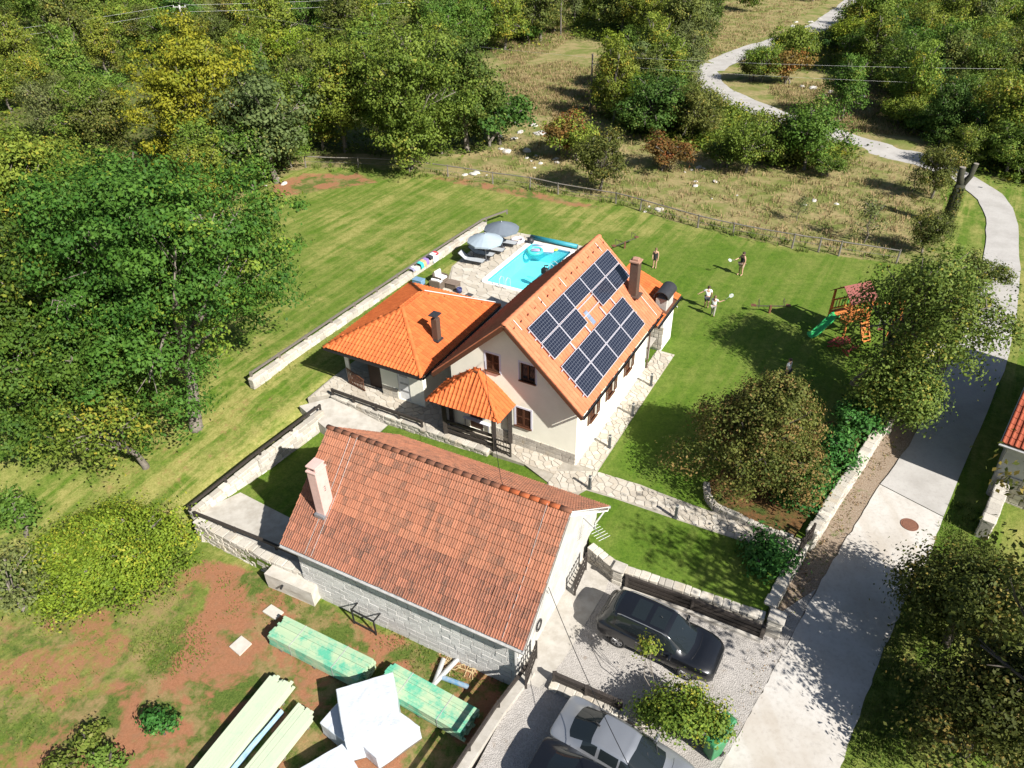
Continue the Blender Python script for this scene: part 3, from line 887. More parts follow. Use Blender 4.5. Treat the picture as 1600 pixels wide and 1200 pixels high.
def ridge_caps(parent, p0, p1, mat, r_=.13, step=.38, seed=0, sink=.05, name='ridge_tile'):
    rnd = random.Random(seed)
    p0, p1 = Vector(p0), Vector(p1); d = p1-p0; n = max(1, round(d.length/step)); x = d.normalized()
    sx = x.cross(Vector((0, 0, 1))).normalized(); up = sx.cross(x)
    for i in range(n):
        a = p0.lerp(p1, i/n)-x*.03; b = p0.lerp(p1, (i+1)/n)+x*.03
        q = MB(); q.smooth = True; vs = []
        for (p, rr) in ((a, r_*1.08), (b, r_*.92)):
            for k_ in range(7):
                t = math.pi*k_/6
                vs.append(p+sx*(rr*math.cos(t))+up*(rr*.75*math.sin(t)-sink+rnd.uniform(0, .006)))
        q.add(vs, [(j, j+1, j+8, j+7) for j in range(6)]+[(0, 1, 2, 3, 4, 5, 6)[::-1]])
        q.build(name, mat, parent)
def gutter(parent, a, b, r_=.07, mat='black_metal'):
    a, b = Vector(a), Vector(b); x = (b-a).normalized(); sx = x.cross(Vector((0, 0, 1))).normalized()
    q = MB(); vs = []
    for p in (a, b):
        for rr in (r_, r_*.82):
            for k_ in range(7):
                t = math.pi*k_/6
                vs.append(p+sx*(rr*math.cos(t))-Vector((0, 0, rr*math.sin(t))))
    fs = [(j, j+1, j+15, j+14) for j in range(6)]+[(j+8, j+7, j+21, j+22) for j in range(6)]
    q.add(vs, fs); return q.build('gutter', MATS[mat], parent)
# ------------------------------------------------------------------ building materials
M('cream_plaster', (.86, .845, .72), (.81, .795, .67), 1.5, .9, .15, 60, grime=.10)
M('white_plaster', (.78, .77, .73), (.68, .67, .63), 1.2, .9, .2, 50, grime=.22)
M('old_plaster', (.50, .487, .455), (.38, .365, .335), 1.6, .92, .3, 40, grime=.4)
M('window_band', (.66, .66, .74), (.62, .62, .70), 3, .8, 0, grime=.05)
M('brown_wood', (.115, .045, .022), (.075, .030, .016), 16, .6, .2, 60, grime=0)
M('dark_wood', (.040, .020, .013), (.028, .015, .010), 16, .6, .2, 60, grime=0)
M('brown_metal', (.10, .062, .045), (.08, .05, .038), 10, .55, 0, grime=.1)
M('interior', (.010, .009, .008), (.016, .014, .012), 2, .9, 0, grime=0)
k = N('glass_dark'); k.col((.018, .022, .026)); MATS['glass'] = k.fin(.06, 0, .7)
def onplane(x, y, o, n):
    d = fwd+right*((x-800)/FPX)+upv*((600-y)/FPX); O = Vector((0, 0, CAM_H))
    return O+d*((Vector(o)-O).dot(n)/d.dot(n))
def height_to(p, ypx):
    p = Vector(p); h = 0
    while h < 30:
        q = p+Vector((0, 0, h))-Vector((0, 0, CAM_H))
        if 600-FPX*q.dot(upv)/q.dot(fwd) < ypx: return h
        h += .02
    return h
def wall_holes(b, fn, inward, outline, holes, th):
    """wall of thickness th with rectangular openings; fn(s, z) gives the outer face"""
    xs = sorted({p[0] for p in outline} | {h[0] for h in holes} | {h[1] for h in holes})
    zs = sorted({p[1] for p in outline} | {h[2] for h in holes} | {h[3] for h in holes})
    n = len(outline)
    A = sum(outline[i][0]*outline[(i+1) % n][1]-outline[(i+1) % n][0]*outline[i][1] for i in range(n))
    if A < 0: outline = outline[::-1]
    for x0, x1 in zip(xs, xs[1:]):
        for z0, z1 in zip(zs, zs[1:]):
            cx, cz = (x0+x1)/2, (z0+z1)/2
            if any(h[0] < cx < h[1] and h[2] < cz < h[3] for h in holes): continue
            c = [(x0, z0), (x1, z0), (x1, z1), (x0, z1)]
            for i in range(n):
                a, d = outline[i], outline[(i+1) % n]
                ex, ey = d[0]-a[0], d[1]-a[1]; l_ = math.hypot(ex, ey)
                c = clip(c, ey/l_, -ex/l_, (ey*a[0]-ex*a[1])/l_)
                if len(c) < 3: break
            if len(c) < 3: continue
            m_ = len(c); o_ = [fn(*p) for p in c]; q_ = [p+inward*th for p in o_]
            b.add(o_+q_, [tuple(range(m_)), tuple(range(m_, 2*m_))[::-1]]+[(i, m_+i, m_+(i+1) % m_, (i+1) % m_) for i in range(m_)])
def window(parent, fn, out, s0, s1, z0, z1, shutters='closed', band=.10, sill=True, lab=None):
    """fn(s,z): outer wall face; out: outward unit vector. window > frame, shutter, sill, band"""
    X = (fn(1, 0)-fn(0, 0))
    wdw = MB(); p = [fn(s0, z0)-out*.12, fn(s1, z0)-out*.12, fn(s1, z1)-out*.12, fn(s0, z1)-out*.12]
    q = [v-out*.03 for v in p]
    wdw.hexa([q[0], q[1], q[2], q[3], p[0], p[1], p[2], p[3]])
    o = wdw.build('window', MATS['glass'], parent)
    if lab: o['label'] = lab
    f = MB()
    for (a, b, c, d) in ((s0, s0+.06, z0, z1), (s1-.06, s1, z0, z1), (s0+.06, s1-.06, z0, z0+.06), (s0+.06, s1-.06, z1-.06, z1), ((s0+s1)/2-.03, (s0+s1)/2+.03, z0+.06, z1-.06)):
        e = [fn(a, c), fn(b, c), fn(b, d), fn(a, d)]
        f.hexa([v-out*.118 for v in e]+[v-out*.06 for v in e])
    f.build('frame', MATS['brown_wood'], o)
    if band:
        f = MB()
        for (a, b, c, d) in ((s0-band, s0, z0-band, z1+band), (s1, s1+band, z0-band, z1+band), (s0, s1, z1, z1+band), (s0, s1, z0-band, z0)):
            e = [fn(a, c), fn(b, c), fn(b, d), fn(a, d)]
            f.hexa([v-out*.02 for v in e]+[v+out*.012 for v in e])
        f.build('painted_band', MATS['window_band'], o)
    if sill:
        e = [fn(s0-.06, z0-.06), fn(s1+.06, z0-.06), fn(s1+.06, z0), fn(s0-.06, z0)]
        MB().hexa([v-out*.10 for v in e]+[v+out*.09 for v in e]).build('sill', MATS['brown_wood'], o)
    def leaf(a, b, piv=None, ang=0.0):
        q = MB(); th = .035
        def g(s, z, d):
            v = fn(s, z)+out*d
            if piv is not None:
                h = fn(piv, z)+out*.02; r_ = v-h
                v = h+Matrix.Rotation(ang, 3, 'Z') @ r_
            return v
        d0 = -.05 if piv is None else .02
        for (s_, e_, c, d) in ((a, a+.05, z0, z1), (b-.05, b, z0, z1), (a+.05, b-.05, z0, z0+.07), (a+.05, b-.05, z1-.07, z1), (a+.05, b-.05, (z0+z1)/2-.03, (z0+z1)/2+.03)):
            q.hexa([g(s_, c, d0), g(e_, c, d0), g(e_, d, d0), g(s_, d, d0), g(s_, c, d0+th), g(e_, c, d0+th), g(e_, d, d0+th), g(s_, d, d0+th)])
        sh = q.build('shutter', MATS['brown_wood'], o)
        q = MB(); zz = z0+.09
        while zz < z1-.09:
            q.hexa([g(a+.05, zz, d0), g(b-.05, zz, d0), g(b-.05, zz+.02, d0), g(a+.05, zz+.02, d0), g(a+.05, zz+.035, d0+.03), g(b-.05, zz+.035, d0+.03), g(b-.05, zz+.055, d0+.03), g(a+.05, zz+.055, d0+.03)])
            zz += .055
        q.build('slats', MATS['brown_wood'], o)['kind'] = 'stuff'
    m_ = (s0+s1)/2
    if shutters == 'closed':
        leaf(s0+.005, m_-.003); leaf(m_+.003, s1-.005)
    elif shutters == 'open':
        w_ = (s1-s0)/2
        leaf(s0-w_-.02, s0-.02, s0, 0); leaf(s1+.02, s1+w_+.02, s1, 0)
    elif shutters == 'ajar':
        w_ = (s1-s0)/2
        leaf(s1+.02, s1+w_+.02, s1, R(-55)); leaf(s0-w_-.02, s0-.02, s0, R(62))
    return o

# ------------------------------------------------------------------ main house
house = thing('house', 'cream two-storey house with orange gable roof carrying the solar panels', 'house', HF(0, 0, 0), HF.yaw)
zr, kk = 7.273, .936
def roofz(b): return (zr-kk*(HW/2-b) if b < HW/2 else zr-kk*(b-HW/2))-.20
Ff = lambda s, z: HF(0, s, z)
inn = HF.u; outF = -HF.u; outS = -HF.v
FWIN = [(4.10, 4.83, 4.13, 5.10), (2.19, 2.98, 4.13, 5.10), (2.43, 3.25, 1.33, 2.42)]
b = MB()
wall_holes(b, Ff, inn, [(0, -.2), (HW, -.2), (HW, roofz(HW)), (HW/2, roofz(HW/2)), (0, roofz(0))], FWIN+[(5.2, 6.0, .1, 2.1)], .25)
SWIN = [(1.6, 2.3, 1.55, 2.75), (3.8, 4.5, 1.55, 2.75), (6.2, 6.9, 1.55, 2.75)]
Fs = lambda s, z: HF(s, 0, z)
wall_holes(b, Fs, HF.v, [(.25, -.2), (HL, -.2), (HL, roofz(.0)), (.25, roofz(0))], SWIN, .25)
b.fbox(HF, .25, HL, HW-.25, HW, -.2, roofz(HW))
wall_holes(b, lambda s, z: HF(HL, s, z), -HF.u, [(.25, -.2), (HW-.25, -.2), (HW-.25, roofz(HW-.25)), (HW/2, roofz(HW/2)), (.25, roofz(.25))], [], .25)
b.build('wall', MATS['cream_plaster'], house)
b = MB(); b.fbox(HF, .3, HL-.3, .3, HW-.3, 0, 3.6); b.build('interior', MATS['interior'], house)
for i, (w_, sh) in enumerate(zip(FWIN, ('closed', 'ajar', 'closed'))):
    window(house, Ff, outF, *w_, shutters=sh)
for w_ in SWIN: window(house, Fs, outS, *w_, shutters='open', band=0)
q = MB().fbox(HF, .08, .12, 5.2, 6.0, .1, 2.1).build('door', MATS['brown_wood'], house)
MB().fbox(HF, .04, .08, 5.28, 5.32, 1.0, 1.1).build('handle', MATS['grey_metal'], q)
# stone cladding at the foot of the front wall
pl = Stones(house, True, 'plinth_stone'); rnd = random.Random(4)
z = -.12
for row in range(4):
    s_ = .0
    ch = .21
    while s_ < 4.6:
        wl = min(rnd.uniform(.28, .6), 4.6-s_)
        if wl < .12: break
        pl.put(HF(-.02, s_+wl/2, z+ch/2), HF.v, -HF.u, (wl-.012, .06, ch-.012), rnd); s_ += wl
    z += ch
# side wall base line and light boxes
MB().fbox(HF, 0.0, HL, -.03, -.002, -.1, .45).build('plinth_band', MATS['white_plaster'], house)
for a_ in (.35,):
    MB().fbox(HF, a_, a_+.14, -.11, -.003, 2.55, 2.8).build('wall_lamp', MATS['black_metal'], house)
# roof
rr = MB()
ys = (HF(0, HW/2, zr)-HF(0, -.494, 3.576)).normalized(); yl = (HF(0, HW/2, zr)-HF(0, HW+.759, zr-kk*(HW/2+.759))).normalized()
roof_o = HF(-.5706, -.494, 3.576)
RLEN = HL+2*.5706
SL = (HF(0, HW/2, zr)-HF(0, -.494, 3.576)).length; SLL = (HF(0, HW/2, zr)-HF(0, HW+.759, zr-kk*(HW/2+.759))).length
roof = MB().fbox(HF, .1, HL-.1, HW/2-.04, HW/2+.04, zr-.32, zr-.12).build('roof', MATS['brown_wood'], house)
roof_plane(roof, roof_o, HF.u, ys, [(0, 0), (RLEN, 0), (RLEN, SL), (0, SL)], .24, .36, 'pan', MATS['tile_house'], 21, boardmat='brown_wood')
roof_plane(roof, HF(HL+.5706, HW+.759, zr-kk*(HW/2+.759)), -HF.u, yl, [(0, 0), (RLEN, 0), (RLEN, SLL), (0, SLL)], .24, .36, 'pan', MATS['tile_house'], 22, boardmat='brown_wood')
ridge_caps(roof, HF(-.58, HW/2, zr+.05), HF(HL+.58, HW/2, zr+.05), MATS['tile_house'], .14, .40, 1)
for e_ in (-.5706, HL+.5706):       # verge tiles and barge boards
    s_ = -1 if e_ < 0 else 1
    for (p0, p1) in ((HF(e_, -.494, 3.576), HF(e_, HW/2, zr)), (HF(e_, HW+.759, zr-kk*(HW/2+.759)), HF(e_, HW/2, zr))):
        MB().beam(p0+HF.u*.02*s_-Vector((0, 0, .13)), p1+HF.u*.02*s_-Vector((0, 0, .13)), .03, .20).build('barge_board', MATS['brown_wood'], roof)
        n_ = 15
        for i in range(n_):
            a = p0.lerp(p1, i/n_); c = p0.lerp(p1, (i+1)/n_+.01)
            MB().beam(a-HF.u*.07*s_+Vector((0, 0, .045)), c-HF.u*.07*s_+Vector((0, 0, .035)), .17, .05).build('verge_tile', MATS['tile_house'], roof)
gutter(house, HF(-.6, -.57, 3.50), HF(HL+.6, -.57, 3.48))
gutter(house, HF(HL+.6, HW+.83, 3.25), HF(-.6, HW+.83, 3.25))
MB().tube([HF(HL+.1, -.55, 3.45), HF(HL+.1, -.10, 3.1), HF(HL+.1, -.10, .05)], .045).build('downpipe', MATS['brown_metal'], house)
zs_ = HF.u.cross(ys)
def onroof(i, j, h=0.0): return roof_o+HF.u*i+ys*j+zs_*h
for i in range(16):
    for j in (4.98,):
        p = onroof(.3+i*.66, j, .06)
        MB().beam(p, p+ys*.05+zs_*.09, .10, .02).build('snow_guard', MATS['brown_metal'], roof)
for i in range(15):
    p = HF(HL+.2-i*.68, HW+.45, zr-kk*(HW/2+.45)+.08)
    MB().beam(p, p+yl*.05+Vector((0, 0, .09)), .10, .02).build('snow_guard', MATS['brown_metal'], roof)
# sheet seams that show as pale lines near the verges
for i in (.62, 3.0, 5.2, 9.6):
    MB().beam(onroof(i, 4.7, .075), onroof(i, SL-.12, .075), .03, .012).build('lightning_strip', MATS['white_metal'], roof)
MB().beam(onroof(9.75, .15, .075), onroof(9.75, 2.6, .075), .03, .012).build('lightning_strip', MATS['white_metal'], roof)
# chimney of the house
pc_ = onroof(9.33, 1.85, 0)
ch = MB(); ch.box(pc_+Vector((0, 0, .75)), (.46, .46, 2.5), HF.yaw)
ch = ch.build('chimney', MATS['brown_metal'], house, bevel=.015)
MB().box(pc_+Vector((0, 0, 2.04)), (.56, .56, .09), HF.yaw).build('cap', M('chimney_cap', (.36, .20, .14), (.30, .17, .12), 8, .8), ch, bevel=.01)
MB().box(pc_+Vector((0, 0, 2.14)), (.32, .32, .10), HF.yaw).build('pot', MATS['chimney_cap'], ch, bevel=.01)
MB().box(pc_+zs_*.06, (.74, .74, .10), HF.yaw).build('flashing', MATS['brown_metal'], ch, bevel=.01)
# roof window between the arrays
rw = MB()
for (x0, x1, y0, y1, h) in ((4.86, 5.20, 2.40, 3.20, .10),):
    rw.hexa([onroof(x0, y0, .0), onroof(x1, y0, .0), onroof(x1, y1, .0), onroof(x0, y1, .0), onroof(x0, y0, h), onroof(x1, y0, h), onroof(x1, y1, h), onroof(x0, y1, h)])
rwo = rw.build('roof_window', MATS['grey_metal'], house, bevel=.01)
for y0 in (2.44, 2.82):
    MB().hexa([onroof(4.90, y0, .102), onroof(5.16, y0, .102), onroof(5.16, y0+.34, .102), onroof(4.90, y0+.34, .102), onroof(4.90, y0, .108), onroof(5.16, y0, .108), onroof(5.16, y0+.34, .108), onroof(4.90, y0+.34, .108)]).build('pane', M('bluish_pane', (.20, .25, .34), (.16, .2, .28), 4, .2), rwo)
# rear lean-to with the outdoor fireplace
xo = MB()
e0, e1 = HF(9.95, -.30, 2.55), HF(14.1, -.30, 2.55)
roof2 = MB().beam(HF(10.0, 2.9, 3.55), HF(14.0, 2.9, 3.55), .12, .14).build('porch_beam', MATS['brown_wood'], house)
yp = (HF(0, 3.0, 3.85)-HF(0, -.30, 2.55)).normalized()
roof_plane(roof2, e0, HF.u, yp, [(0, 0), (4.15, 0), (4.15, 3.5), (0, 3.5)], .24, .36, 'pan', MATS['tile_new'], 23, skip=lambda x, y: 1.45 < x < 3.25 and y < .9, boardmat='brown_wood')
gutter(house, e0-HF.v*.07-Vector((0, 0, .06)), e1-HF.v*.07-Vector((0, 0, .06)))
for a_, b_ in ((13.8, 0.1), (13.8, 2.9), (10.1, 2.9)):
    MB().beam(HF(a_, b_, 0), HF(a_, b_, 2.5 if b_ < 1 else 3.4), .16, .16).build('porch_post', MATS['brown_wood'], house)
MB().fbox(HF, HL+.02, 13.9, HW-2.2, HW-2.0, 0, 3.2).build('porch_wall', MATS['cream_plaster'], house)
fp = thing('fireplace', 'white outdoor fireplace with stone oven and black barrel hood behind the house', 'fireplace', HF(11.5, 0, 0), HF.yaw)
b = MB(); b.fbox(HF, 11.45, 13.15, -.22, .62, 0, 2.45); b.build('body', MATS['white_plaster'], fp, bevel=.02)
b = MB(); b.fbox(HF, 11.75, 12.95, -.16, .52, 2.45, 3.3); b.build('chimney', MATS['old_plaster'], fp, bevel=.02)
st = Stones(fp, True, 'oven_stone'); rnd = random.Random(9)
for i in range(3):
    for j in range(6):
        st.put(HF(11.42, -.12+i*.28, .3+j*.25), HF.v, -HF.u, (.26, .08, .23), rnd)
q = MB(); q.smooth = True
vs = []
for p in (HF(11.6, .18, 3.36), HF(13.1, .18, 3.36)):
    for r_ in (.46, .42):
        for k_ in range(11):
            t_ = math.pi*k_/10
            vs.append(p+HF.v*(r_*math.cos(t_))+Vector((0, 0, r_*.95*math.sin(t_))))
q.add(vs, [(j, j+1, j+23, j+22) for j in range(10)]+[(j+12, j+11, j+33, j+34) for j in range(10)])
q.smooth = False
q.add(vs, [(j+1, j, j+11, j+12) for j in range(10)])
hd = q.build('hood', M('dark_sheet', (.035, .036, .040), (.05, .05, .056), 8, .5, 0, metal=.3), fp)
for a_ in (11.8, 12.9):
    for b_ in (-.1, .46): MB().beam(HF(a_, b_, 3.28), HF(a_, b_, 3.62), .04, .04).build('hood_leg', MATS['black_metal'], fp)
# bistro-like shelf under the porch
MB().fbox(HF, 10.2, 11.3, .1, .6, .85, .92).build('counter', MATS['concrete'], fp)
MB().fbox(HF, 10.25, 10.4, .15, .55, 0, .85).build('counter_leg', MATS['old_plaster'], fp)

# ------------------------------------------------------------------ solar panels
k = N('solar_cells')
tc = k.n.new('ShaderNodeTexCoord').outputs['Object']
sp = k.n.new('ShaderNodeSeparateXYZ'); k.l(tc, sp.inputs[0])
def lines(src, pitch, wd):
    fr = k.math('FRACT', k.math('DIVIDE', src, pitch))
    return k.math('LESS_THAN', fr, wd)
g1 = k.math('MAXIMUM', lines(sp.outputs[0], .1785, .10), lines(sp.outputs[1], .1525, .11))
g2 = k.math('MULTIPLY', lines(sp.outputs[0], .0446, .12), .12)
c = k.mix(k.noise(2.0, 3), (.008, .010, .020), (.014, .017, .032))
c = k.mix(k.math('MULTIPLY', g1, .45), c, (.20, .22, .26))
k.col(c)
MATS['cells'] = k.fin(.12, 0, .5)
M('alu', (.62, .61, .66), (.56, .55, .6), 5, .4, 0, metal=.3, grime=0)
PW, PH = 1.822, .945
pf = MB()
for (x0, x1, y0, y1) in ((.010, PW-.010, .010, .034), (.010, PW-.010, PH-.034, PH-.010), (.010, .034, .034, PH-.034), (PW-.034, PW-.010, .034, PH-.034)):
    pf.hexa([Vector(p) for p in ((x0, y0, -.035), (x1, y0, -.035), (x1, y1, -.035), (x0, y1, -.035), (x0, y0, .006), (x1, y0, .006), (x1, y1, .006), (x0, y1, .006))])
pframe = pf.mesh('frame'); pframe.materials.append(MATS['alu'])
pcm = MB().hexa([Vector(p) for p in ((.034, .034, -.03), (PW-.034, .034, -.03), (PW-.034, PH-.034, -.03), (.034, PH-.034, -.03), (.034, .034, 0), (PW-.034, .034, 0), (PW-.034, PH-.034, 0), (.034, PH-.034, 0))]).mesh('cells'); pcm.materials.append(MATS['cells'])
ordn = ['first', 'second', 'third', 'fourth', 'fifth']
def panel(i0, j0, label):
    o = bpy.data.objects.new('solar_panel', None); COL.objects.link(o); o.empty_display_size = .1
    mm = Matrix((HF.u, ys, zs_)).transposed().to_4x4(); mm.translation = onroof(i0, j0, .16)
    o.matrix_world = mm
    tag(o, label, 'solar panel', 'solar panels on the house roof')
    for nm, d in (('frame', pframe), ('cells', pcm)):
        c = bpy.data.objects.new(nm, d); COL.objects.link(c); c.parent = o
for r_, cols, j0, rown, an in ((0, (0, 1, 2, 3, 4), 3.655, 'top', 'upper'), (1, (0, 1, 3, 4), 2.70, 'bottom', 'upper')):
    for c_ in cols: panel(.915+c_*1.824, j0, f'solar panel in the {rown} row of the upper array, {ordn[c_]} place from the front gable')
for r_ in (0, 1):
    for c_ in range(4): panel(.935+c_*1.832, .395+r_*.945, f'solar panel in the {("bottom", "top")[r_]} row of the lower array, {ordn[c_]} from the front gable')
for j in (3.0, 3.5, 3.95, 4.4):
    MB().beam(onroof(.8, j, .10), onroof(10.15, j, .10), .04, .045).build('mounting_rail', MATS['alu'], roof)
for j in (.6, 1.15, 1.6, 2.1):
    MB().beam(onroof(.8, j, .10), onroof(8.4, j, .10), .04, .045).build('mounting_rail', MATS['alu'], roof)
for i in (2.6, 4.3, 6.2, 7.4):
    MB().beam(onroof(i, 2.2, .09), onroof(i, 2.8, .09), .07, .04).build('mounting_rail', MATS['alu'], roof)

# ------------------------------------------------------------------ annex
annex = thing('annex', 'low cream annex with bright orange hipped roof left of the house', 'building', AF(0, 0, 0), AF.yaw)
aL, aW, aze, azr, ai = 8.259, 6.419, 2.6, 4.227, 3.165
an = -AF.u; wa = .75
Fa = lambda s, z: AF(wa, s, z)
def apx(x, y):
    p = onplane(x, y, AF(wa, 0, 0), AF.u); a_, b_ = AF.inv(p); return b_, p.z
sg0 = apx(597, 600)[0]; sg1 = apx(549, 590)[0]
sd0 = apx(641, 612)[0]; sd1 = apx(623, 607)[0]
holes = [(sg0, aW-.6, -.1, 2.25), (sd0, sd1, 0.02, 2.05)]
b = MB()
wall_holes(b, Fa, AF.u, [(.55, -.1), (aW-.6, -.1), (aW-.6, 2.5), (.55, 2.5)], holes, .25)
b.fbox(AF, wa+.25, aL-.6, .55, .8, -.1, 2.5); b.fbox(AF, aL-.85, aL-.6, .8, aW-.6, -.1, 2.5); b.fbox(AF, 3.6, aL-.85, aW-.85, aW-.6, -.1, 2.5)
b.fbox(AF, 3.4, 3.6, sg0, aW-.6, -.1, 2.5)
b.build('wall', MATS['cream_plaster'], annex)
MB().beam(AF(wa+.1, aW-.72, 0), AF(wa+.1, aW-.72, 2.45), .2, .2).build('corner_post', MATS['cream_plaster'], annex)
MB().fbox(AF, wa, aL-.6, .56, aW-.62, 2.5, 2.56).build('ceiling', MATS['dark_wood'], annex)
# lattice half-doors of the open bay
q = MB().fbox(AF, wa+.3, wa+.38, sg0, sg0+1.1, 0, 2.2).build('bay_door', MATS['dark_wood'], annex)
la, lb_ = AF(wa-.1, aW-.75, .05), AF(wa-.35, aW-2.1, .05)
lat = MB().beam(la+Vector((0, 0, .05)), lb_+Vector((0, 0, .05)), .05, .07).build('lattice_gate', MATS['brown_wood'], annex)
MB().beam(la+Vector((0, 0, 1.0)), lb_+Vector((0, 0, .75)), .05, .07).build('rail', MATS['brown_wood'], lat)
for i in range(11):
    p = la.lerp(lb_, (i+.5)/11); MB().beam(p, p+Vector((0, 0, 1.0-.25*(i+.5)/11)), .03, .05).build('slat', MATS['brown_wood'], lat)
dr = MB(); dr.hexa([Fa(sd0, .03)+AF.u*.1, Fa(sd1, .03)+AF.u*.1, Fa(sd1, 2.05)+AF.u*.1, Fa(sd0, 2.05)+AF.u*.1, Fa(sd0, .03)+AF.u*.04, Fa(sd1, .03)+AF.u*.04, Fa(sd1, 2.05)+AF.u*.04, Fa(sd0, 2.05)+AF.u*.04])
dr = dr.build('door', MATS['white_metal'], annex); dr['label'] = 'white door with grey horizontal strips'
for z in (.55, 1.05, 1.55):
    e = [Fa(sd0+.12, z)+AF.u*.045, Fa(sd1-.12, z)+AF.u*.045, Fa(sd1-.12, z+.12)+AF.u*.045, Fa(sd0+.12, z+.12)+AF.u*.045]
    MB().hexa(e+[v-AF.u*.012 for v in e]).build('strip', MATS['grey_metal'], dr)
st = Stones(annex, True, 'plinth_stone'); rnd = random.Random(5)
for j in range(3):
    s_ = sd1+.05
    while s_ < sg0-.05:
        wl = min(rnd.uniform(.25, .5), sg0-.02-s_)
        if wl < .08: break
        st.put(Fa(s_+wl/2, .1+j*.22)-AF.u*.02, AF.v, -AF.u, (wl-.012, .06, .21), rnd); s_ += wl
aro = MB().beam(AF(ai, aW/2, azr-.15), AF(aL-ai, aW/2, azr-.15), .1, .15).build('roof', MATS['brown_wood'], annex)
def hip(o0, o1, p1, p0, seed, mat, parent, **kw):
    """roof plane over eave o0->o1 with upper points p0 (over o0) and p1"""
    x = (o1-o0).normalized(); t_ = (p0-o0); y = (t_-x*t_.dot(x)).normalized()
    pl_ = [(0, 0), ((o1-o0).length, 0)]
    for q_ in ((p1, p0) if (p1-p0).length > .01 else (p0,)): pl_.append(((q_-o0).dot(x), (q_-o0).dot(y)))
    roof_plane(parent, o0, x, y, pl_, .22, .34, 'pan', mat, seed, boardmat='brown_wood', **kw)
c00, c10, c11, c01 = AF(0, 0, aze), AF(aL, 0, aze), AF(aL, aW, aze), AF(0, aW, aze)
r0, r1 = AF(ai, aW/2, azr), AF(aL-ai, aW/2, azr)
hip(c00, c10, r1, r0, 31, MATS['tile_new'], aro); hip(c10, c11, r1, r1, 32, MATS['tile_new'], aro)
hip(c11, c01, r0, r1, 33, MATS['tile_new'], aro); hip(c01, c00, r0, r0, 34, MATS['tile_new'], aro)
up_ = Vector((0, 0, .05))
for i, (p, q_) in enumerate(((c00, r0), (c01, r0), (c10, r1), (c11, r1), (r0, r1))): ridge_caps(aro, p+up_, q_+up_, MATS['tile_new'], .12, .36, 40+i)
for p, q_ in ((c01, c00), (c00, c10), (c10, c11), (c11, c01)):
    o_ = (q_-p).normalized().cross(Vector((0, 0, 1)))
    gutter(annex, p+o_*.06-Vector((0, 0, .08)), q_+o_*.06-Vector((0, 0, .08)))
# white strip along the far hip
MB().beam(c10.lerp(r1, .06)+Vector((0, 0, .17)), c10.lerp(r1, .97)+Vector((0, 0, .17)), .07, .015).build('lightning_strip', MATS['white_metal'], aro)
pb = onplane(683, 531, c00, (c10-c00).cross(r0-c00).normalized())
hc = height_to(pb, 497)
ac = MB().box(pb+Vector((0, 0, hc/2-.15)), (.36, .36, hc+.3), AF.yaw).build('chimney', MATS['brown_metal'], annex, bevel=.01)
MB().box(pb+Vector((0, 0, hc+.22)), (.56, .50, .06), AF.yaw).build('cap', MATS['dark_sheet'], ac, bevel=.01)
for sx_ in (-.13, .13): MB().box(pb+Vector((0, 0, hc+.1))+AF.u*sx_, (.04, .04, .2), AF.yaw).build('cap_leg', MATS['dark_sheet'], ac)
MB().box(pb+Vector((0, 0, .05)), (.52, .52, .10), AF.yaw).build('flashing', MATS['dark_sheet'], ac, bevel=.01)

# ------------------------------------------------------------------ gazebo
gl, gf_, gr_ = at(665, 625, 2.5), at(780, 661, 2.5), at(807.5, 631, 2.5)
gb = gl+gr_-gf_
gap = at(748, 579, 4.05)
gaz = thing('gazebo', 'open gazebo with orange hipped roof and heavy dark posts beside the house', 'gazebo', (gl+gr_)/2-Vector((0, 0, 2.5)), HF.yaw)
gro = MB().beam(gap-Vector((0, 0, .9)), gap-Vector((0, 0, .2)), .1, .1).build('roof', MATS['dark_wood'], gaz)
ap2 = gap+(gl-gf_).normalized()*.25; gap2 = gap
hip(gl, gf_, gap2, ap2, 51, MATS['tile_new'], gro); hip(gf_, gr_, gap2, gap2, 52, MATS['tile_new'], gro)
hip(gr_, gb, ap2, gap2, 53, MATS['tile_new'], gro); hip(gb, gl, ap2, ap2, 54, MATS['tile_new'], gro)
for i, (p, q_) in enumerate(((gl, ap2), (gf_, gap2), (gr_, gap2), (gb, ap2), (ap2, gap2))): ridge_caps(gro, p+up_, q_+up_, MATS['tile_new'], .10, .32, 60+i)
gc = (gl+gr_)/2
def gin(p, f_=.12): v = p.lerp(gc, f_); return Vector((v.x, v.y, 0))
gposts = [gin(gl, .16), gin(gf_, .12), gin(gr_, .16), gin(gb, .16)]
gposts[0] = at(697, 677, 0); gposts[1] = at(773, 702, 0)
for p in gposts: MB().beam(p+Vector((0, 0, -.1)), p+Vector((0, 0, 2.42)), .22, .22).build('post', MATS['black_timber'], gaz, bevel=.01)
for p, q_ in zip(gposts, gposts[1:]+gposts[:1]): MB().beam(p+Vector((0, 0, 2.36)), q_+Vector((0, 0, 2.36)), .14, .16).build('beam', MATS['black_timber'], gaz)
for z in (.25, .55, .85): MB().beam(gposts[0]+Vector((0, 0, z)), gposts[1]+Vector((0, 0, z)), .09, .14).build('rail', MATS['black_timber'], gaz)
tb = thing('garden_table', 'pale round-cornered table standing under the gazebo roof', 'table', (at(752, 668)).to_tuple(), HF.yaw)
tp = at(752, 668)
MB().box(tp+Vector((0, 0, .73)), (1.0, 1.6, .05), HF.yaw).build('table_top', MATS['window_band'], tb, bevel=.015)
for i in (-1, 1):
    for j in (-1, 1): MB().beam(tp+HF.u*.4*i+HF.v*.7*j, tp+HF.u*.4*i+HF.v*.7*j+Vector((0, 0, .7)), .06, .06).build('leg', MATS['grey_metal'], tb)
bn = thing('bench', 'dark bench behind the pale table under the gazebo', 'bench', tp+HF.u*.85, HF.yaw)
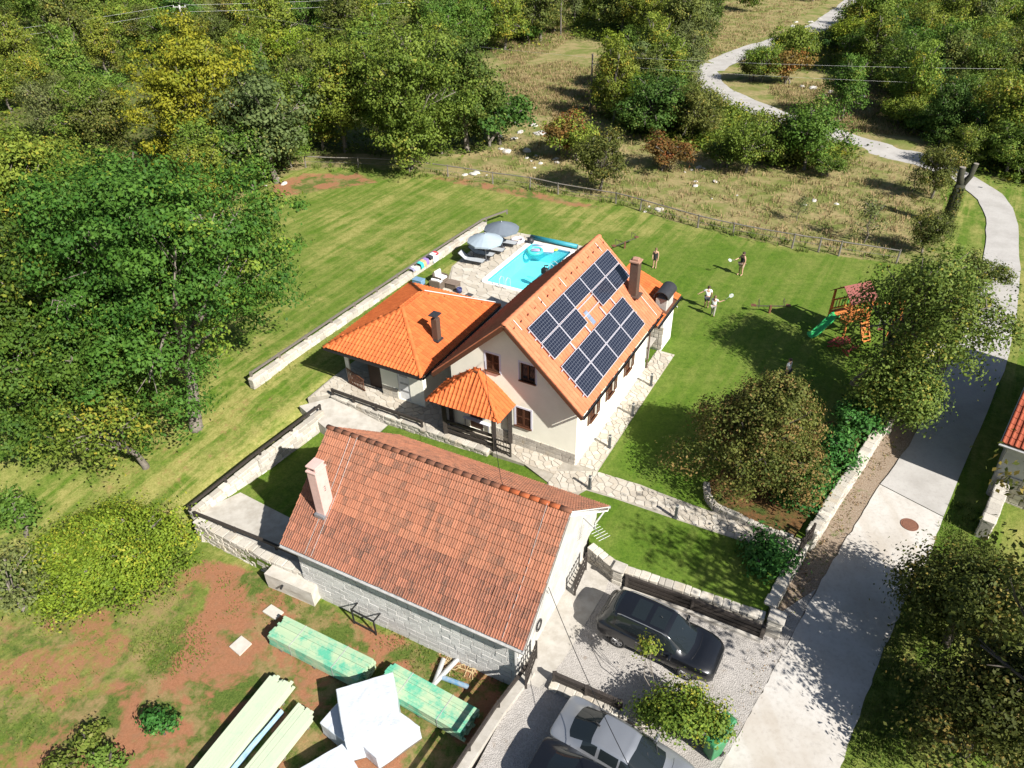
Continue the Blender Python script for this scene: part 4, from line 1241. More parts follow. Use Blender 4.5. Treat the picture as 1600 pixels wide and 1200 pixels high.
MB().box(tp+HF.u*.85+Vector((0, 0, .45)), (.4, 1.6, .06), HF.yaw).build('seat', MATS['dark_wood'], bn)
for j in (-1, 1): MB().box(tp+HF.u*.85+HF.v*.6*j+Vector((0, 0, .21)), (.36, .07, .42), HF.yaw).build('leg', MATS['dark_wood'], bn)
gate(HF(-.95, 4.0, .02), HF(-.95, 3.05, .02), .9, 'black gate at the steps beside the gazebo', n=6)
# ------------------------------------------------------------------ barn
barn = thing('barn', 'old barn with long weathered terracotta tile roof in front of the house', 'building', BF(0, 0, PARK), BF.yaw)
bL, bf0, bb0, bzr, bzf, bzb = 11.125, -3.941, 4.396, 4.666, 1.40, 0.906
wf0, wb0, wl0, wr0 = bf0+.42, bb0-.35, .35, bL-.42
def bz(b): return (bzr+(b/-bf0)*(bzr-bzf) if b < 0 else bzr-(b/bb0)*(bzr-bzb))-.16
b = MB()
b.fbox(BF, wl0, wr0, wf0+.02, wf0+.4, SOIL-.1, bz(wf0)); b.fbox(BF, wl0, wr0, wb0-.4, wb0, SOIL, bz(wb0))
b.build('wall_core', MATS['mortar'], barn)
def gabl(a0, a1, mat, nm):
    q = MB(); pr = [(wf0, SOIL), (wb0, SOIL), (wb0, bz(wb0)), (0, bz(0)), (wf0, bz(wf0))]
    q.add([BF(a0, s_, z) for s_, z in pr]+[BF(a1, s_, z) for s_, z in pr], [(0, 1, 2, 3, 4)[::-1], (5, 6, 7, 8, 9)]+[(i, (i+1) % 5, 5+(i+1) % 5, 5+i) for i in range(5)])
    return q.build(nm, mat, barn)
gabl(wl0-.004, wl0+.35, MATS['mortar'], 'gable_wall'); gabl(wr0-.35, wr0+.004, MATS['old_plaster'], 'gable_wall')
# squared blocks of the long wall, each its own stone
k = N('block_stone')
rn = k.orand()
c = k.mix(rn, (.56, .55, .525), (.44, .43, .41))
c = k.mix(k.rampf(k.noise(7, 8, .75), .5, .78), c, (.30, .29, .275))
c = k.mix(k.rampf(k.noise(22, 4, .75), .62, .75), c, (.55, .53, .50))
k.col(c); k.bump(k.noise(22, 8, .8), .8, .04)
MATS['block'] = k.fin(.92, 0, .25)
blk = [stone_proto(70+i, .06, .06) for i in range(4)]
for m_ in blk: m_.materials.clear(); m_.materials.append(MATS['block'])
rnd = random.Random(12); z = SOIL-.02; row = 0; imb = wmat(barn).inverted()
while z < bz(wf0)-.05:
    ch = .262; a_ = wl0-(.25 if row % 2 else 0)
    while a_ < wr0-.02:
        wl = rnd.uniform(.40, .56); e0, e1 = max(a_, wl0), min(a_+wl, wr0)
        if e1-e0 > .06:
            o = bpy.data.objects.new('stone_block', rnd.choice(blk)); COL.objects.link(o); o.parent = barn
            mm = Matrix((BF.u*(e1-e0-.016), BF.v*(.12+rnd.uniform(-.02, .03)), Vector((0, 0, ch-.016)))).transposed().to_4x4()
            mm.translation = BF((e0+e1)/2, wf0+.02, z+ch/2); o.matrix_local = imb @ mm
        a_ += wl
    z += ch; row += 1
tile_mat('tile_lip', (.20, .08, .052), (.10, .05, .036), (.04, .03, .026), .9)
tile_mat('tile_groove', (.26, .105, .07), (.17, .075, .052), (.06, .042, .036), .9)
broof = MB().beam(BF(.1, 0, bzr-.3), BF(bL-.1, 0, bzr-.3), .12, .16).build('roof', MATS['grey_timber'], barn)
ybf = (BF(0, 0, bzr)-BF(0, bf0, bzf)).normalized(); ybb = (BF(0, 0, bzr)-BF(0, bb0, bzb)).normalized()
SF = (BF(0, 0, bzr)-BF(0, bf0, bzf)).length; SB = (BF(0, 0, bzr)-BF(0, bb0, bzb)).length
fo = BF(0, bf0, bzf); zfb = BF.u.cross(ybf)
def onbarn(i, j, h=0.0): return fo+BF.u*i+ybf*j+zfb*h
def b_px(x, y):
    p = onplane(x, y, fo, zfb)-fo; return p.dot(BF.u), p.dot(ybf)
def sagf(p): return p
roof_plane(broof, fo, BF.u, ybf, [(0, 0), (bL, 0), (bL, SF), (0, SF)], bL/50, SF/15, 'flat', MATS['tile_barn'], 71, lip=(MATS['tile_lip'], MATS['tile_groove']), singles=300, key=lambda c: c[1], boardmat='grey_timber', overlap=.05)
roof_plane(broof, BF(bL, bb0, bzb), -BF.u, ybb, [(0, 0), (bL, 0), (bL, SB), (0, SB)], bL/50, SB/15, 'flat', MATS['tile_barn'], 72, lip=(MATS['tile_lip'], MATS['tile_groove']), boardmat='grey_timber', overlap=.05)
ridge_caps(broof, BF(-.02, 0, bzr+.06), BF(bL+.02, 0, bzr+.06), MATS['tile_barn'], .115, .42, 73)
for p in list(broof.children):
    pass
tile_mat('tile_ridge_new', (.62, .17, .065), (.50, .13, .05))
for o in [c for c in broof.children if c.name.startswith('ridge_tile')][-7:-1]: 
    o.data.materials[0] = MATS['tile_ridge_new']
M('zinc', (.55, .55, .54), (.42, .42, .41), 6, .5, 0, metal=.35)
gutter(barn, BF(-.05, bf0-.05, bzf-.06), BF(bL+.02, bf0-.05, bzf-.06), .08, 'zinc')
gutter(barn, BF(bL+.05, bb0+.06, bzb-.06), BF(-.05, bb0+.06, bzb-.06), .08, 'zinc')
MB().beam(BF(bL-.02, bf0, bzf-.12), BF(bL-.02, 0, bzr-.12), .03, .15).build('barge_board', MATS['zinc'], barn)
MB().beam(BF(bL-.02, bb0, bzb-.14), BF(bL-.02, 0, bzr-.14), .04, .20).build('barge_board', MATS['white_plaster'], barn)
MB().beam(BF(.0, bf0, bzf-.10), BF(.0, 0, bzr-.10), .03, .12).build('barge_board', MATS['zinc'], barn)
# soffit under the right gable overhang, brace, downpipe
for s_ in (-2.5, 1.8): MB().beam(BF(wr0, s_, bz(s_)-.08), BF(bL-.05, s_, bz(s_)-.08), .10, .12).build('purlin', MATS['grey_timber'], barn)
MB().tube([BF(bL-.12, bb0-.05, bzb-.15), BF(wr0+.06, wb0-.25, bzb-.65), BF(wr0+.06, wb0-.25, PARK)], .04).build('downpipe', MATS['zinc'], barn)
MB().tube([BF(wr0+.1, bf0+.05, bzf-.15), BF(wr0-.1, wf0-.1, bzf-.55), BF(wr0-.1, wf0-.1, SOIL+.3)], .045).build('downpipe', MATS['zinc'], barn)
# vertical conductor strips
for x0 in (1.30, 1.62, 10.25):
    MB().tube([onbarn(x0, .05, .075), onbarn(x0+.02, 2.6, .07), onbarn(x0-.05, SF, .10)], .007, 5).build('lightning_strip', MATS['zinc'], barn)
# pink chimney
i0, j0 = b_px(508, 793)
pc_ = onbarn(i0, j0)
hc = height_to(pc_, 733)
M('pink_render', (.58, .38, .34), (.50, .33, .295), 3, .9, .25, 40, grime=.12)
bc = MB().box(pc_+Vector((0, 0, hc/2-.4)), (.44, .62, hc+.8), BF.yaw).build('chimney', MATS['pink_render'], barn, bevel=.012)
MB().box(pc_+Vector((0, 0, hc+.03)), (.50, .68, .08), BF.yaw).build('collar', MATS['pink_render'], bc, bevel=.01)
MB().box(pc_+Vector((0, 0, hc+.26)), (.48, .58, .07), BF.yaw).build('cap', MATS['pink_render'], bc, bevel=.01)
for i in (-1, 1): MB().box(pc_+Vector((0, 0, hc+.14))+BF.u*.15*i, (.10, .5, .2), BF.yaw).build('cap_support', MATS['pink_render'], bc)
MB().box(pc_-ybf*.32+zfb*.06, (.50, .30, .16), BF.yaw).build('flashing', MATS['grey_metal'], bc, bevel=.01)
q = MB(); fx = pc_+BF.u*.222+Vector((0, 0, hc*.55))
for dz in (-.10, .0, .10): q.tube([fx+Vector((0, 0, dz))-BF.v*.05, fx+BF.u*.03+Vector((0, 0, dz)), fx+Vector((0, 0, dz))+BF.v*.05], .010, 5)
q.build('iron_hook', MATS['black_metal'], bc)
# aerial on the gable
an_ = thing('tv_aerial', 'small comb-like aerial on an arm at the barn gable', 'antenna', BF(wr0, 3.4, 1.4))
a0, a1 = at(893, 828, 2.0), at(936, 833, 2.0)
a0 = BF(wr0, 2.4, 1.9); ad = (a1-a0).normalized(); a1 = a0+ad*1.5
MB().tube([a0, a1], .018, 6).build('boom', MATS['grey_metal'], an_)
per = ad.cross(Vector((0, 0, 1))).normalized()
for i in range(6): 
    p = a0+ad*(.65+i*.16); MB().tube([p-per*.28, p+per*.28], .008, 5).build('element', MATS['white_metal'], an_)
# coil of cable on the gable
q = MB(); cc = BF(wr0+.03, -1.9, .1)
for r_ in (.24, .20, .17): q.tube([cc+BF.v*(r_*math.cos(t_*.5236))+Vector((0, 0, r_*1.2*math.sin(t_*.5236)))+BF.u*.02 for t_ in range(13)], .014, 5)
tag(q.build('hose_coil', MATS['black_metal']), 'coil of black cable hanging on the white barn gable', 'hose')
def cable(pts, sag, r_, name, label, mat='black_metal', n=16):
    a, b_ = Vector(pts[0]), Vector(pts[1])
    pp = [a.lerp(b_, i/n)-Vector((0, 0, sag*4*(i/n)*(1-i/n))) for i in range(n+1)]
    return tag(MB().tube(pp, r_, 5).build(name, MATS[mat]), label, 'cable')
cable((HF(-.05, 4.9, 4.6), BF(8.2, .1, bzr+.25)), .5, .012, 'power_cable', 'thin dark cable from the house gable over the gazebo to the barn ridge')
cable((BF(8.2, .1, bzr+.25), BF(wr0+.1, -1.2, 1.2)), .3, .012, 'power_cable', 'thin dark cable drooping over the tiles to the barn gable')
cable((BF(wr0+.1, -1.2, 1.6), at(1010, 1250, 2.5)), .4, .013, 'power_cable', 'thin dark cable running from the barn gable over the parked cars')

# ------------------------------------------------------------------ yard on the red soil
def wobble(o, amp, sc, seed, sub=3):
    """give a box-like mesh an uneven handmade surface"""
    from mathutils import noise
    bm = bmesh.new(); bm.from_mesh(o.data)
    bmesh.ops.subdivide_edges(bm, edges=bm.edges[:], cuts=sub, use_grid_fill=True)
    bm.normal_update()
    for v in bm.verts:
        v.co += v.normal*noise.noise(v.co*sc+Vector((seed, 0, 0)))*amp
    bm.to_mesh(o.data); bm.free()
M('limestone', (.50, .47, .42), (.41, .375, .32), 2.5, .9, .4, 30, grime=.2)
def px_prism(name, label, cat, pts, z0, z1, mat, wob=0, seed=0, sub=4):
    c = sum((at(x, y, z1) for x, y in pts), Vector())/len(pts)
    t = thing(name, label, cat, (c.x, c.y, z0))
    o = MB().prism([tuple(at(x, y, z1)) for x, y in pts], z0, z1).build('body', mat, t)
    if wob: wobble(o, wob, 2.2, seed, sub)
    return t, o
t, o = px_prism('stone_cistern', 'big white stone box built against the yard wall on the red soil', 'cistern', [(413, 896), (429, 879), (500, 907), (486, 927)], SOIL-.1, -1.0, MATS['limestone'], .05, 1)
MB().tube([at(440, 912, -1.3)+Vector((.1, .1, 0)), at(440, 918, -1.3)+Vector((-.02, -.08, 0))], .05, 8).build('outlet', MATS['black_metal'], t)
for pts, lab in (([(410, 955), (424, 944), (443, 956), (430, 968)], 'white square slab lying near the stone cistern'), ([(358, 1010), (377, 993), (393, 1005), (374, 1024)], 'white square slab lying alone on the red soil')):
    t, o = px_prism('paving_slab', lab, 'slab', pts, SOIL-.02, SOIL+.07, MATS['limestone'])
t = thing('white_stone', 'pale boulder at the corner of the yard wall', 'rock', at(325, 842, SOIL))
MB().add(*[[tuple(at(325, 842, SOIL)+Vector(p)) for p in ((-.3, -.2, -.1), (.35, -.25, -.1), (.4, .2, -.1), (-.25, .3, -.1), (-.2, -.1, .45), (.2, -.15, .5), (.22, .12, .42), (-.15, .18, .5))], [(3, 2, 1, 0), (4, 5, 6, 7), (0, 1, 5, 4), (1, 2, 6, 5), (2, 3, 7, 6), (3, 0, 4, 7)]]).build('rock', MATS['limestone'], t, bevel=.05)
# green timber stacks
k = N('green_timber')
rn = k.orand()
c = k.mix(rn, (.36, .45, .29), (.30, .42, .27))
c = k.mix(k.rampf(k.noise(1.3, 6, .7), .42, .62), c, (.085, .36, .235))
c = k.mix(k.rampf(k.noise(3, 6, .8, vec=k.scl((1, 1, 1))), .5, .8), c, (.38, .44, .29))
k.col(c); k.bump(k.noise(40, 4), .2, .01); MATS['gtimber'] = k.fin(.8, 0, .3)
k = N('pale_timber')
rn = k.orand()
c = k.mix(rn, (.43, .48, .35), (.41, .47, .345))
c = k.mix(k.math('MULTIPLY', k.rampf(k.noise(2.1, 6, .7), .5, .75), .35), c, (.26, .42, .29))
k.col(c); k.bump(k.noise(40, 4), .2, .01); MATS['ptimber'] = k.fin(.8, 0, .3)
def stack(label, a, b_, width, nz, nw, z0, mat, th=.075, seed=0, straps=True, jit=.08, pxside=None):
    """pile of sawn boards between ground points a and b (ends of its centre line)"""
    rnd = random.Random(seed)
    a, b_ = Vector(a), Vector(b_); d = (b_-a); L = d.length; x = d.normalized(); y = Vector((-x.y, x.x, 0)); rz = math.atan2(x.y, x.x)
    t = thing('timber_stack', label, 'timber', (a.x, a.y, z0), rz)
    bw = width/nw
    me_ = MB().box((0, 0, 0), (1, 1, 1)).mesh('board'); me_.materials.append(MATS[mat])
    for i in range(3):
        p = a.lerp(b_, .12+.38*i); MB().box((p.x, p.y, z0+.05), (.10, width*1.02, .1), rz).build('bearer', MATS['grey_timber'], t)
    for iz in range(nz):
        for iw in range(nw):
            if 0 < iw < nw-1 and 0 < iz < nz-1 and iw not in (1,): pass
            o = bpy.data.objects.new('board', me_); COL.objects.link(o); o.parent = t
            e = rnd.uniform(-jit, jit); dl = rnd.uniform(-jit, 0)
            o.location = (L/2+e, (iw-(nw-1)/2)*bw+rnd.uniform(-.006, .006), .1+th*(iz+.5))
            o.scale = (L+dl, bw-.005, th-.006)
    if straps:
        for f_ in (.25, .72):
            p = a.lerp(b_, f_); q = MB(); hz_ = .1+th*nz+.004
            q.box((p.x, p.y, z0+hz_), (.03, width+.02, .006), rz)
            for s_ in (-1, 1): q.box((p.x+y.x*s_*(width/2+.008), p.y+y.y*s_*(width/2+.008), z0+hz_/2+.05), (.03, .006, hz_-.1), rz)
            q.build('strap', MATS['zinc'], t)
    return t
zt = SOIL+.7
stack('green-stained timber stack nearest the barn wall', at(432, 978, zt), at(572, 1048, zt), 1.05, 8, 9, SOIL, 'gtimber', .08, 1)
stack('strapped pale green timber stack right of the wrapped bales', at(600, 1052, SOIL+.55), at(735, 1128, SOIL+.55), 1.1, 6, 9, SOIL, 'gtimber', .08, 2)
stack('long pale timber stack leading out of the picture at the bottom', at(440, 1062, SOIL+.45), at(285, 1255, SOIL+.45), 1.0, 6, 8, SOIL, 'ptimber', .07, 3, False, .14)
stack('short timber stack with blue wrapping left of the white bales', at(478, 1108, SOIL+.4), at(375, 1235, SOIL+.4), .8, 5, 6, SOIL, 'ptimber', .07, 4, False, .14)
M('blue_film', (.22, .38, .52), (.35, .48, .60), 4, .35, .3, 25, grime=0)
q = MB(); p0 = at(455, 1115, SOIL+.42); p1 = at(372, 1215, SOIL+.42); d = (p1-p0).normalized(); y = Vector((-d.y, d.x, 0))
for i in range(2): q.beam(p0+y*(.50*(1-2*i))-Vector((0, 0, .22)), p1+y*(.50*(1-2*i))-Vector((0, 0, .22)), .03, .34)
o = tag(q.build('plastic_sheet', MATS['blue_film']), 'blue plastic film wrapped along the sides of the short timber stack', 'plastic sheet'); wobble(o, .07, 3, 2)
# wrapped bales
k = N('white_film')
c = k.mix(k.rampf(k.noise(3, 5), .4, .7), (.50, .53, .57), (.45, .485, .53))
k.col(c); cr = k.noise(5, 5, .6, vec=k.scl((1, 2.5, 1), .5), dist=1.2)
k.bump(k.math('ADD', cr, k.math('MULTIPLY', k.noise(18, 4), .4)), .45, .03); MATS['film'] = k.fin(.32, 0, .5)
def bale(label, c, size, rz, z0, seed, tilt=0.0):
    t = thing('wrapped_bale', label, 'bale', (c[0], c[1], z0), rz)
    o = MB().box((c[0], c[1], z0+size[2]/2), size, rz).build('wrapping', MATS['film'], t)
    wobble(o, .16, 1.6, seed, 9); wobble(o, .05, 5.5, seed+3, 1)
    for p in o.data.polygons: p.use_smooth = True
    MB().box((c[0], c[1], z0+.05), (size[0]*.95, size[1]*.95, .1), rz).build('pallet', MATS['grey_timber'], t)
    return t
def bale(label, pts, z1, seed):
    c = sum((at(x, y, z1) for x, y in pts), Vector())/4
    t = thing('wrapped_bale', label, 'bale', (c.x, c.y, SOIL))
    o = MB().prism([tuple(at(x, y, z1)) for x, y in pts], SOIL+.1, z1).build('wrapping', MATS['film'], t, bevel=.025)
    wobble(o, .03, 1.2, seed, 6); wobble(o, .012, 5, seed+3, 1)
    o = MB().prism([tuple(Vector((*at(x, y, z1)[:2], 0)).lerp(Vector((c.x, c.y, 0)), .04)) for x, y in pts], SOIL, SOIL+.1).build('pallet', MATS['grey_timber'], t)
bale('tall white film-wrapped bale in the middle of the timber yard', [(524, 1076), (614, 1049), (627, 1131), (538, 1157)], -.35, 1)
bale('white wrapped bale right of and lower than the tall one', [(550, 1150), (606, 1098), (657, 1135), (588, 1184)], -1.0, 5)
bale('lower white wrapped bale peeking out left of the tall one', [(499, 1129), (528, 1097), (575, 1115), (540, 1160)], -1.05, 9)
bale('white wrapped bale cut off by the bottom edge of the picture', [(458, 1205), (537, 1160), (572, 1222), (495, 1275)], -1.05, 13)
# silver pipes and the steel frame
for (p0, p1, lab, mt) in (((693, 1030), (676, 1075), 'steel tube lying left in the heap of three', 'zinc'), ((715, 1030), (672, 1075), 'steel tube lying across the heap of three', 'zinc'), ((690, 1058), (731, 1073), 'steel tube with blue wrapping pointing to the parked cars', 'bluetube')):
    M('bluetube', (.10, .32, .55), (.45, .48, .50), 3, .35, 0, metal=.3)
    a, c_ = at(*p0, SOIL+.12), at(*p1, SOIL+.16)
    q = MB(); q.smooth = True; q.tube([a, c_], .10, 12, False); q.tube([c_, a], .08, 12, False)
    tag(q.build('steel_tube', MATS[mt]), lab, 'tube', 'steel tubes by the barn wall')
t = thing('trestle', 'dark steel trestle frame standing in weeds at the barn wall', 'trestle', at(563, 975, SOIL))
c4 = [at(554, 974, SOIL), at(588, 992, SOIL)]
dd = (c4[1]-c4[0]).normalized(); pp = Vector((-dd.y, dd.x, 0))
for c_ in c4:
    for s_ in (0, .55): MB().beam(c_+pp*s_, c_+pp*s_+Vector((0, 0, .95)), .06, .06).build('leg', MATS['black_metal'], t)
    MB().beam(c_+Vector((0, 0, .9)), c_+pp*.55+Vector((0, 0, .9)), .05, .05).build('crossbar', MATS['black_metal'], t)
for s_ in (0, .55):
    for z in (.12, .9): MB().beam(c4[0]+pp*s_+Vector((0, 0, z)), c4[1]+pp*s_+Vector((0, 0, z)), .05, .07).build('bar', MATS['black_metal'], t)
# scraps of wood shavings near the pipes
q = MB(); rnd = random.Random(3)
for i in range(60):
    p = at(rnd.uniform(690, 745), rnd.uniform(1015, 1050), SOIL+.03); a_ = rnd.uniform(0, 3.14); l_ = rnd.uniform(.1, .35)
    q.beam(p-Vector((math.cos(a_)*l_, math.sin(a_)*l_, 0)), p+Vector((math.cos(a_)*l_, math.sin(a_)*l_, rnd.uniform(0, .06))), .03, .012)
tag(q.build('wood_scraps', M('straw', (.46, .36, .20), (.34, .25, .13), 8, .9)), 'scattered pale wood scraps beside the steel tubes', 'wood scraps', kind='stuff')

# ------------------------------------------------------------------ bollard lamps along the path
k = M('bollard', (.11, .115, .12), (.09, .095, .10), 8, .5, 0, metal=.4, grime=0)
def bollard():
    t = thing('bollard_lamp', '', 'bollard', (0, 0, 0))
    MB().box((0, 0, .40), (.12, .12, .80)).build('post', MATS['bollard'], t, bevel=.008)
    MB().box((0, 0, .74), (.124, .124, .06)).build('lamp_glass', M('frost', (.6, .6, .58), (.55, .55, .53), 3, .4), t)
    MB().box((0, 0, .02), (.18, .18, .03)).build('base', MATS['bollard'], t)
    return t
B0 = bollard()
for i, (px, lab) in enumerate((((921, 763), 'grey bollard lamp where the gate path meets the house corner'), ((1055.5, 809), 'grey bollard lamp alone on the gate path, nearest the raised bed'), ((952, 699), 'grey bollard lamp at the lawn edge nearest the house corner'), ((988, 649), 'grey bollard lamp at the lawn edge in the shrub shadow'), ((1017, 602), 'grey bollard lamp at the lawn edge beside the middle side window'), ((1005, 575), 'grey bollard lamp close to the far side window'))):
    o = B0 if i == 0 else dup(B0, (0, 0, 0))
    o.location = at(*px, .03); o.rotation_euler = (0, 0, HF.yaw); o['label'] = lab; o['group'] = 'bollard lamps on the flagstone path'
# wooden skittles-like stakes by the side wall
for i, (x, y) in enumerate(((946, 657), (951, 645), (957, 637), (960, 634), (966, 627))):
    p = at(x, y, .03)
    t = thing('garden_stake', f'thin grey stake by the white side wall, {ordn[i]} from the house corner', 'stake', p, 0, 'stakes along the white side wall')
    MB().tube([p, p+Vector((0, 0, .55+.08*(i % 2)))], [.035, .03], 8).build('rod', MATS['grey_timber'], t); MB().lathe([(0, .06), (.05, .04), (.05, -.02), (0, -.03)], p+Vector((0, 0, .58+.08*(i % 2))), 8).build('knob', MATS['grey_timber'], t)
# ------------------------------------------------------------------ pool
pool = thing('swimming_pool', 'rectangular turquoise swimming pool with white rim behind the house', 'pool', HF(17.7, 11.9, 0), HF.yaw)
def rrect(a0, a1, b0, b1, r_, n=6):
    out = []
    for ca, cb, t0 in ((a1-r_, b1-r_, 0), (a0+r_, b1-r_, 90), (a0+r_, b0+r_, 180), (a1-r_, b0+r_, 270)):
        for i in range(n+1):
            t_ = R(t0+90*i/n); out.append((ca+r_*math.cos(t_), cb+r_*math.sin(t_)))
    return out
o1 = rrect(14.0, 21.55, 9.9, 13.95, .45); o2 = rrect(14.32, 21.23, 10.22, 13.63, .3)
n = len(o1); q = MB()
vs = [HF(a, b_, .06) for a, b_ in o1]+[HF(a, b_, .06) for a, b_ in o2]+[HF(a, b_, -.3) for a, b_ in o1]+[HF(a, b_, -.02) for a, b_ in o2]
fs = []
for i in range(n):
    j = (i+1) % n
    fs += [(i, j, n+j, n+i), (2*n+i, 2*n+j, j, i), (n+i, n+j, 3*n+j, 3*n+i)]
q.add(vs, fs); q.build('coping', M('coping', (.74, .73, .70), (.68, .67, .64), 3, .7, .1, grime=.08), pool)
q = MB(); vs = [HF(a, b_, -.02) for a, b_ in o2]+[HF(a, b_, -1.35) for a, b_ in o2]
q.add(vs, [(i, (i+1) % n, n+(i+1) % n, n+i) for i in range(n)]+[tuple(range(n, 2*n))])
q.build('liner', M('liner', (.26, .74, .78), (.22, .70, .75), .8, .5, 0, grime=0), pool)
q = MB(); o3 = rrect(14.326, 21.224, 10.226, 13.624, .3); q.add([HF(a, b_, -.02) for a, b_ in o3]+[HF(a, b_, -.17) for a, b_ in o3], [(i, (i+1) % n, n+(i+1) % n, n+i) for i in range(n)]); q.build('tile_band', M('band_blue', (.06, .30, .46), (.10, .38, .52), 12, .4, 0, grime=0), pool)
k = N('pool_water')
tr = k.n.new('ShaderNodeBsdfTransparent'); tr.inputs[0].default_value = (.72, .95, .97, 1)
gl_ = k.n.new('ShaderNodeBsdfGlossy'); gl_.inputs['Roughness'].default_value = .02
fr = k.n.new('ShaderNodeFresnel'); fr.inputs[0].default_value = 1.33
mx = k.n.new('ShaderNodeMixShader'); bp_ = k.n.new('ShaderNodeBump'); bp_.inputs['Strength'].default_value = .35; bp_.inputs['Distance'].default_value = .03
k.l(k.noise(5, 3), bp_.inputs['Height'])
for nd in (gl_, fr): k.l(bp_.outputs[0], nd.inputs['Normal'])
k.l(k.math('MULTIPLY', fr.outputs[0], k.math('SUBTRACT', 1.0, k.n['Geometry'].outputs['Backfacing'])), mx.inputs[0]); k.l(tr.outputs[0], mx.inputs[1]); k.l(gl_.outputs[0], mx.inputs[2]); k.l(mx.outputs[0], k.out.inputs[0])
MATS['water'] = k.m
q = MB(); q.add([HF(a, b_, -.10) for a, b_ in rrect(14.322, 21.228, 10.222, 13.628, .3)], [tuple(range(n))]); q.build('water', MATS['water'], pool)
def hoop(pts, r_, name, mat, parent): return MB().tube(pts, r_, 8).build(name, MATS[mat], parent)
for nm, p, lab in (('pool_ladder', HF(14.25, 12.0, .05), 'steel ladder rails at the near end of the pool'), ('pool_ladder', HF(17.6, 10.12, .05), 'steel ladder rails at the house side of the pool')):
    t = thing(nm, lab, 'ladder', p, HF.yaw)
    ax = HF.u if 'near' in lab else HF.v
    sx = HF.v if 'near' in lab else HF.u
    for s_ in (-.25, .25):
        hoop([p+sx*s_-ax*.35, p+sx*s_-ax*.35+Vector((0, 0, .6)), p+sx*s_-ax*.1+Vector((0, 0, .75)), p+sx*s_+ax*.25+Vector((0, 0, .5)), p+sx*s_+ax*.3-Vector((0, 0, .9))], .022, 'handrail', 'zinc', t)
    for z in (-.25, -.55, -.8): MB().beam(p+ax*.29-sx*.25+Vector((0, 0, z)), p+ax*.29+sx*.25+Vector((0, 0, z)), .06, .03).build('rung', MATS['zinc'], t)
t = thing('pump', 'small black pump unit beside the pool on the house side', 'pump', at(851, 427, .03))
p = at(851, 427, .03); MB().box(p+Vector((0, 0, .2)), (.35, .45, .4), HF.yaw).build('body', MATS['black_metal'], t, bevel=.04); MB().tube([p+Vector((0, 0, .4)), p+Vector((0, 0, .62)), p+Vector((.25, 0, .62))], .05).build('pipe', MATS['black_metal'], t)
t = thing('filter_pump', 'dark sand filter at the far left corner of the pool', 'pump', at(829, 380))
p = at(829, 380); q = MB(); q.smooth = True; q.lathe([(.0, .0), (.2, .0), (.26, .12), (.26, .3), (.18, .42), (.0, .45)], p, 14); q.build('tank', MATS['dark_sheet'], t); MB().tube([p+Vector((0, 0, .42)), p+Vector((0, 0, .62)), p+Vector((.3, -.1, .55))], .04).build('valve', MATS['black_metal'], t)
t = thing('cover_roller', 'rolled teal pool cover along the far rim', 'pool cover', HF(21.75, 11, .0))
q = MB(); q.smooth = True; q.tube([HF(21.85, 10.1, .22), HF(21.85, 14.0, .22)], .17, 14); q.build('cover', M('teal_cover', (.02, .20, .26), (.03, .26, .32), 5, .5), t)
for b_ in (10.0, 14.1): MB().beam(HF(21.85, b_, .0), HF(21.85, b_, .36), .07, .07).build('stand', MATS['zinc'], t)
def ring(c, r_, rt, name, label, mat, z=None):
    q = MB(); q.smooth = True
    q.lathe([(r_+rt*math.cos(R(30*i)), rt*math.sin(R(30*i))) for i in range(13)], Vector(c)+Vector((0, 0, rt*.75)), 20)
    return tag(q.build(name, mat), label, 'swim ring')
M('lilac', (.52, .36, .62), (.66, .55, .74), 4, .4, 0, grime=0); M('float_green', (.05, .50, .42), (.08, .55, .5), 4, .4, 0, grime=0); M('float_white', (.72, .68, .72), (.6, .5, .66), 6, .4, 0, grime=0)
ring(at(836, 394, -.1), .52, .13, 'swim_ring', 'turquoise swim ring floating near the far end of the pool', MATS['float_green'])
ring(at(809, 377, .01), .42, .12, 'swim_ring', 'white and violet swim ring lying on the deck', MATS['float_white'])
t = thing('air_mattress', 'pink and lilac air mattress floating in the pool', 'air mattress', at(848, 389, -.1), HF.yaw-1.2)
for i in range(5):
    p = at(848, 389, -.03); ax = Vector((math.cos(HF.yaw-1.2), math.sin(HF.yaw-1.2), 0)); sx = Vector((-ax.y, ax.x, 0))
    q = MB(); q.smooth = True; q.tube([p+sx*(i-2)*.17-ax*.85, p+sx*(i-2)*.17+ax*.85], .09, 10); q.build('tube', MATS['lilac'] if i % 2 else M('pinkish', (.62, .48, .66), (.55, .4, .6), 3, .4, 0, grime=0), t)
ring(at(867, 390, -.1), .2, .08, 'swim_ring', 'tiny yellow swim ring in the far corner of the pool', M('yellow_toy', (.6, .5, .06), (.6, .5, .06), 3, .4, 0, grime=0))
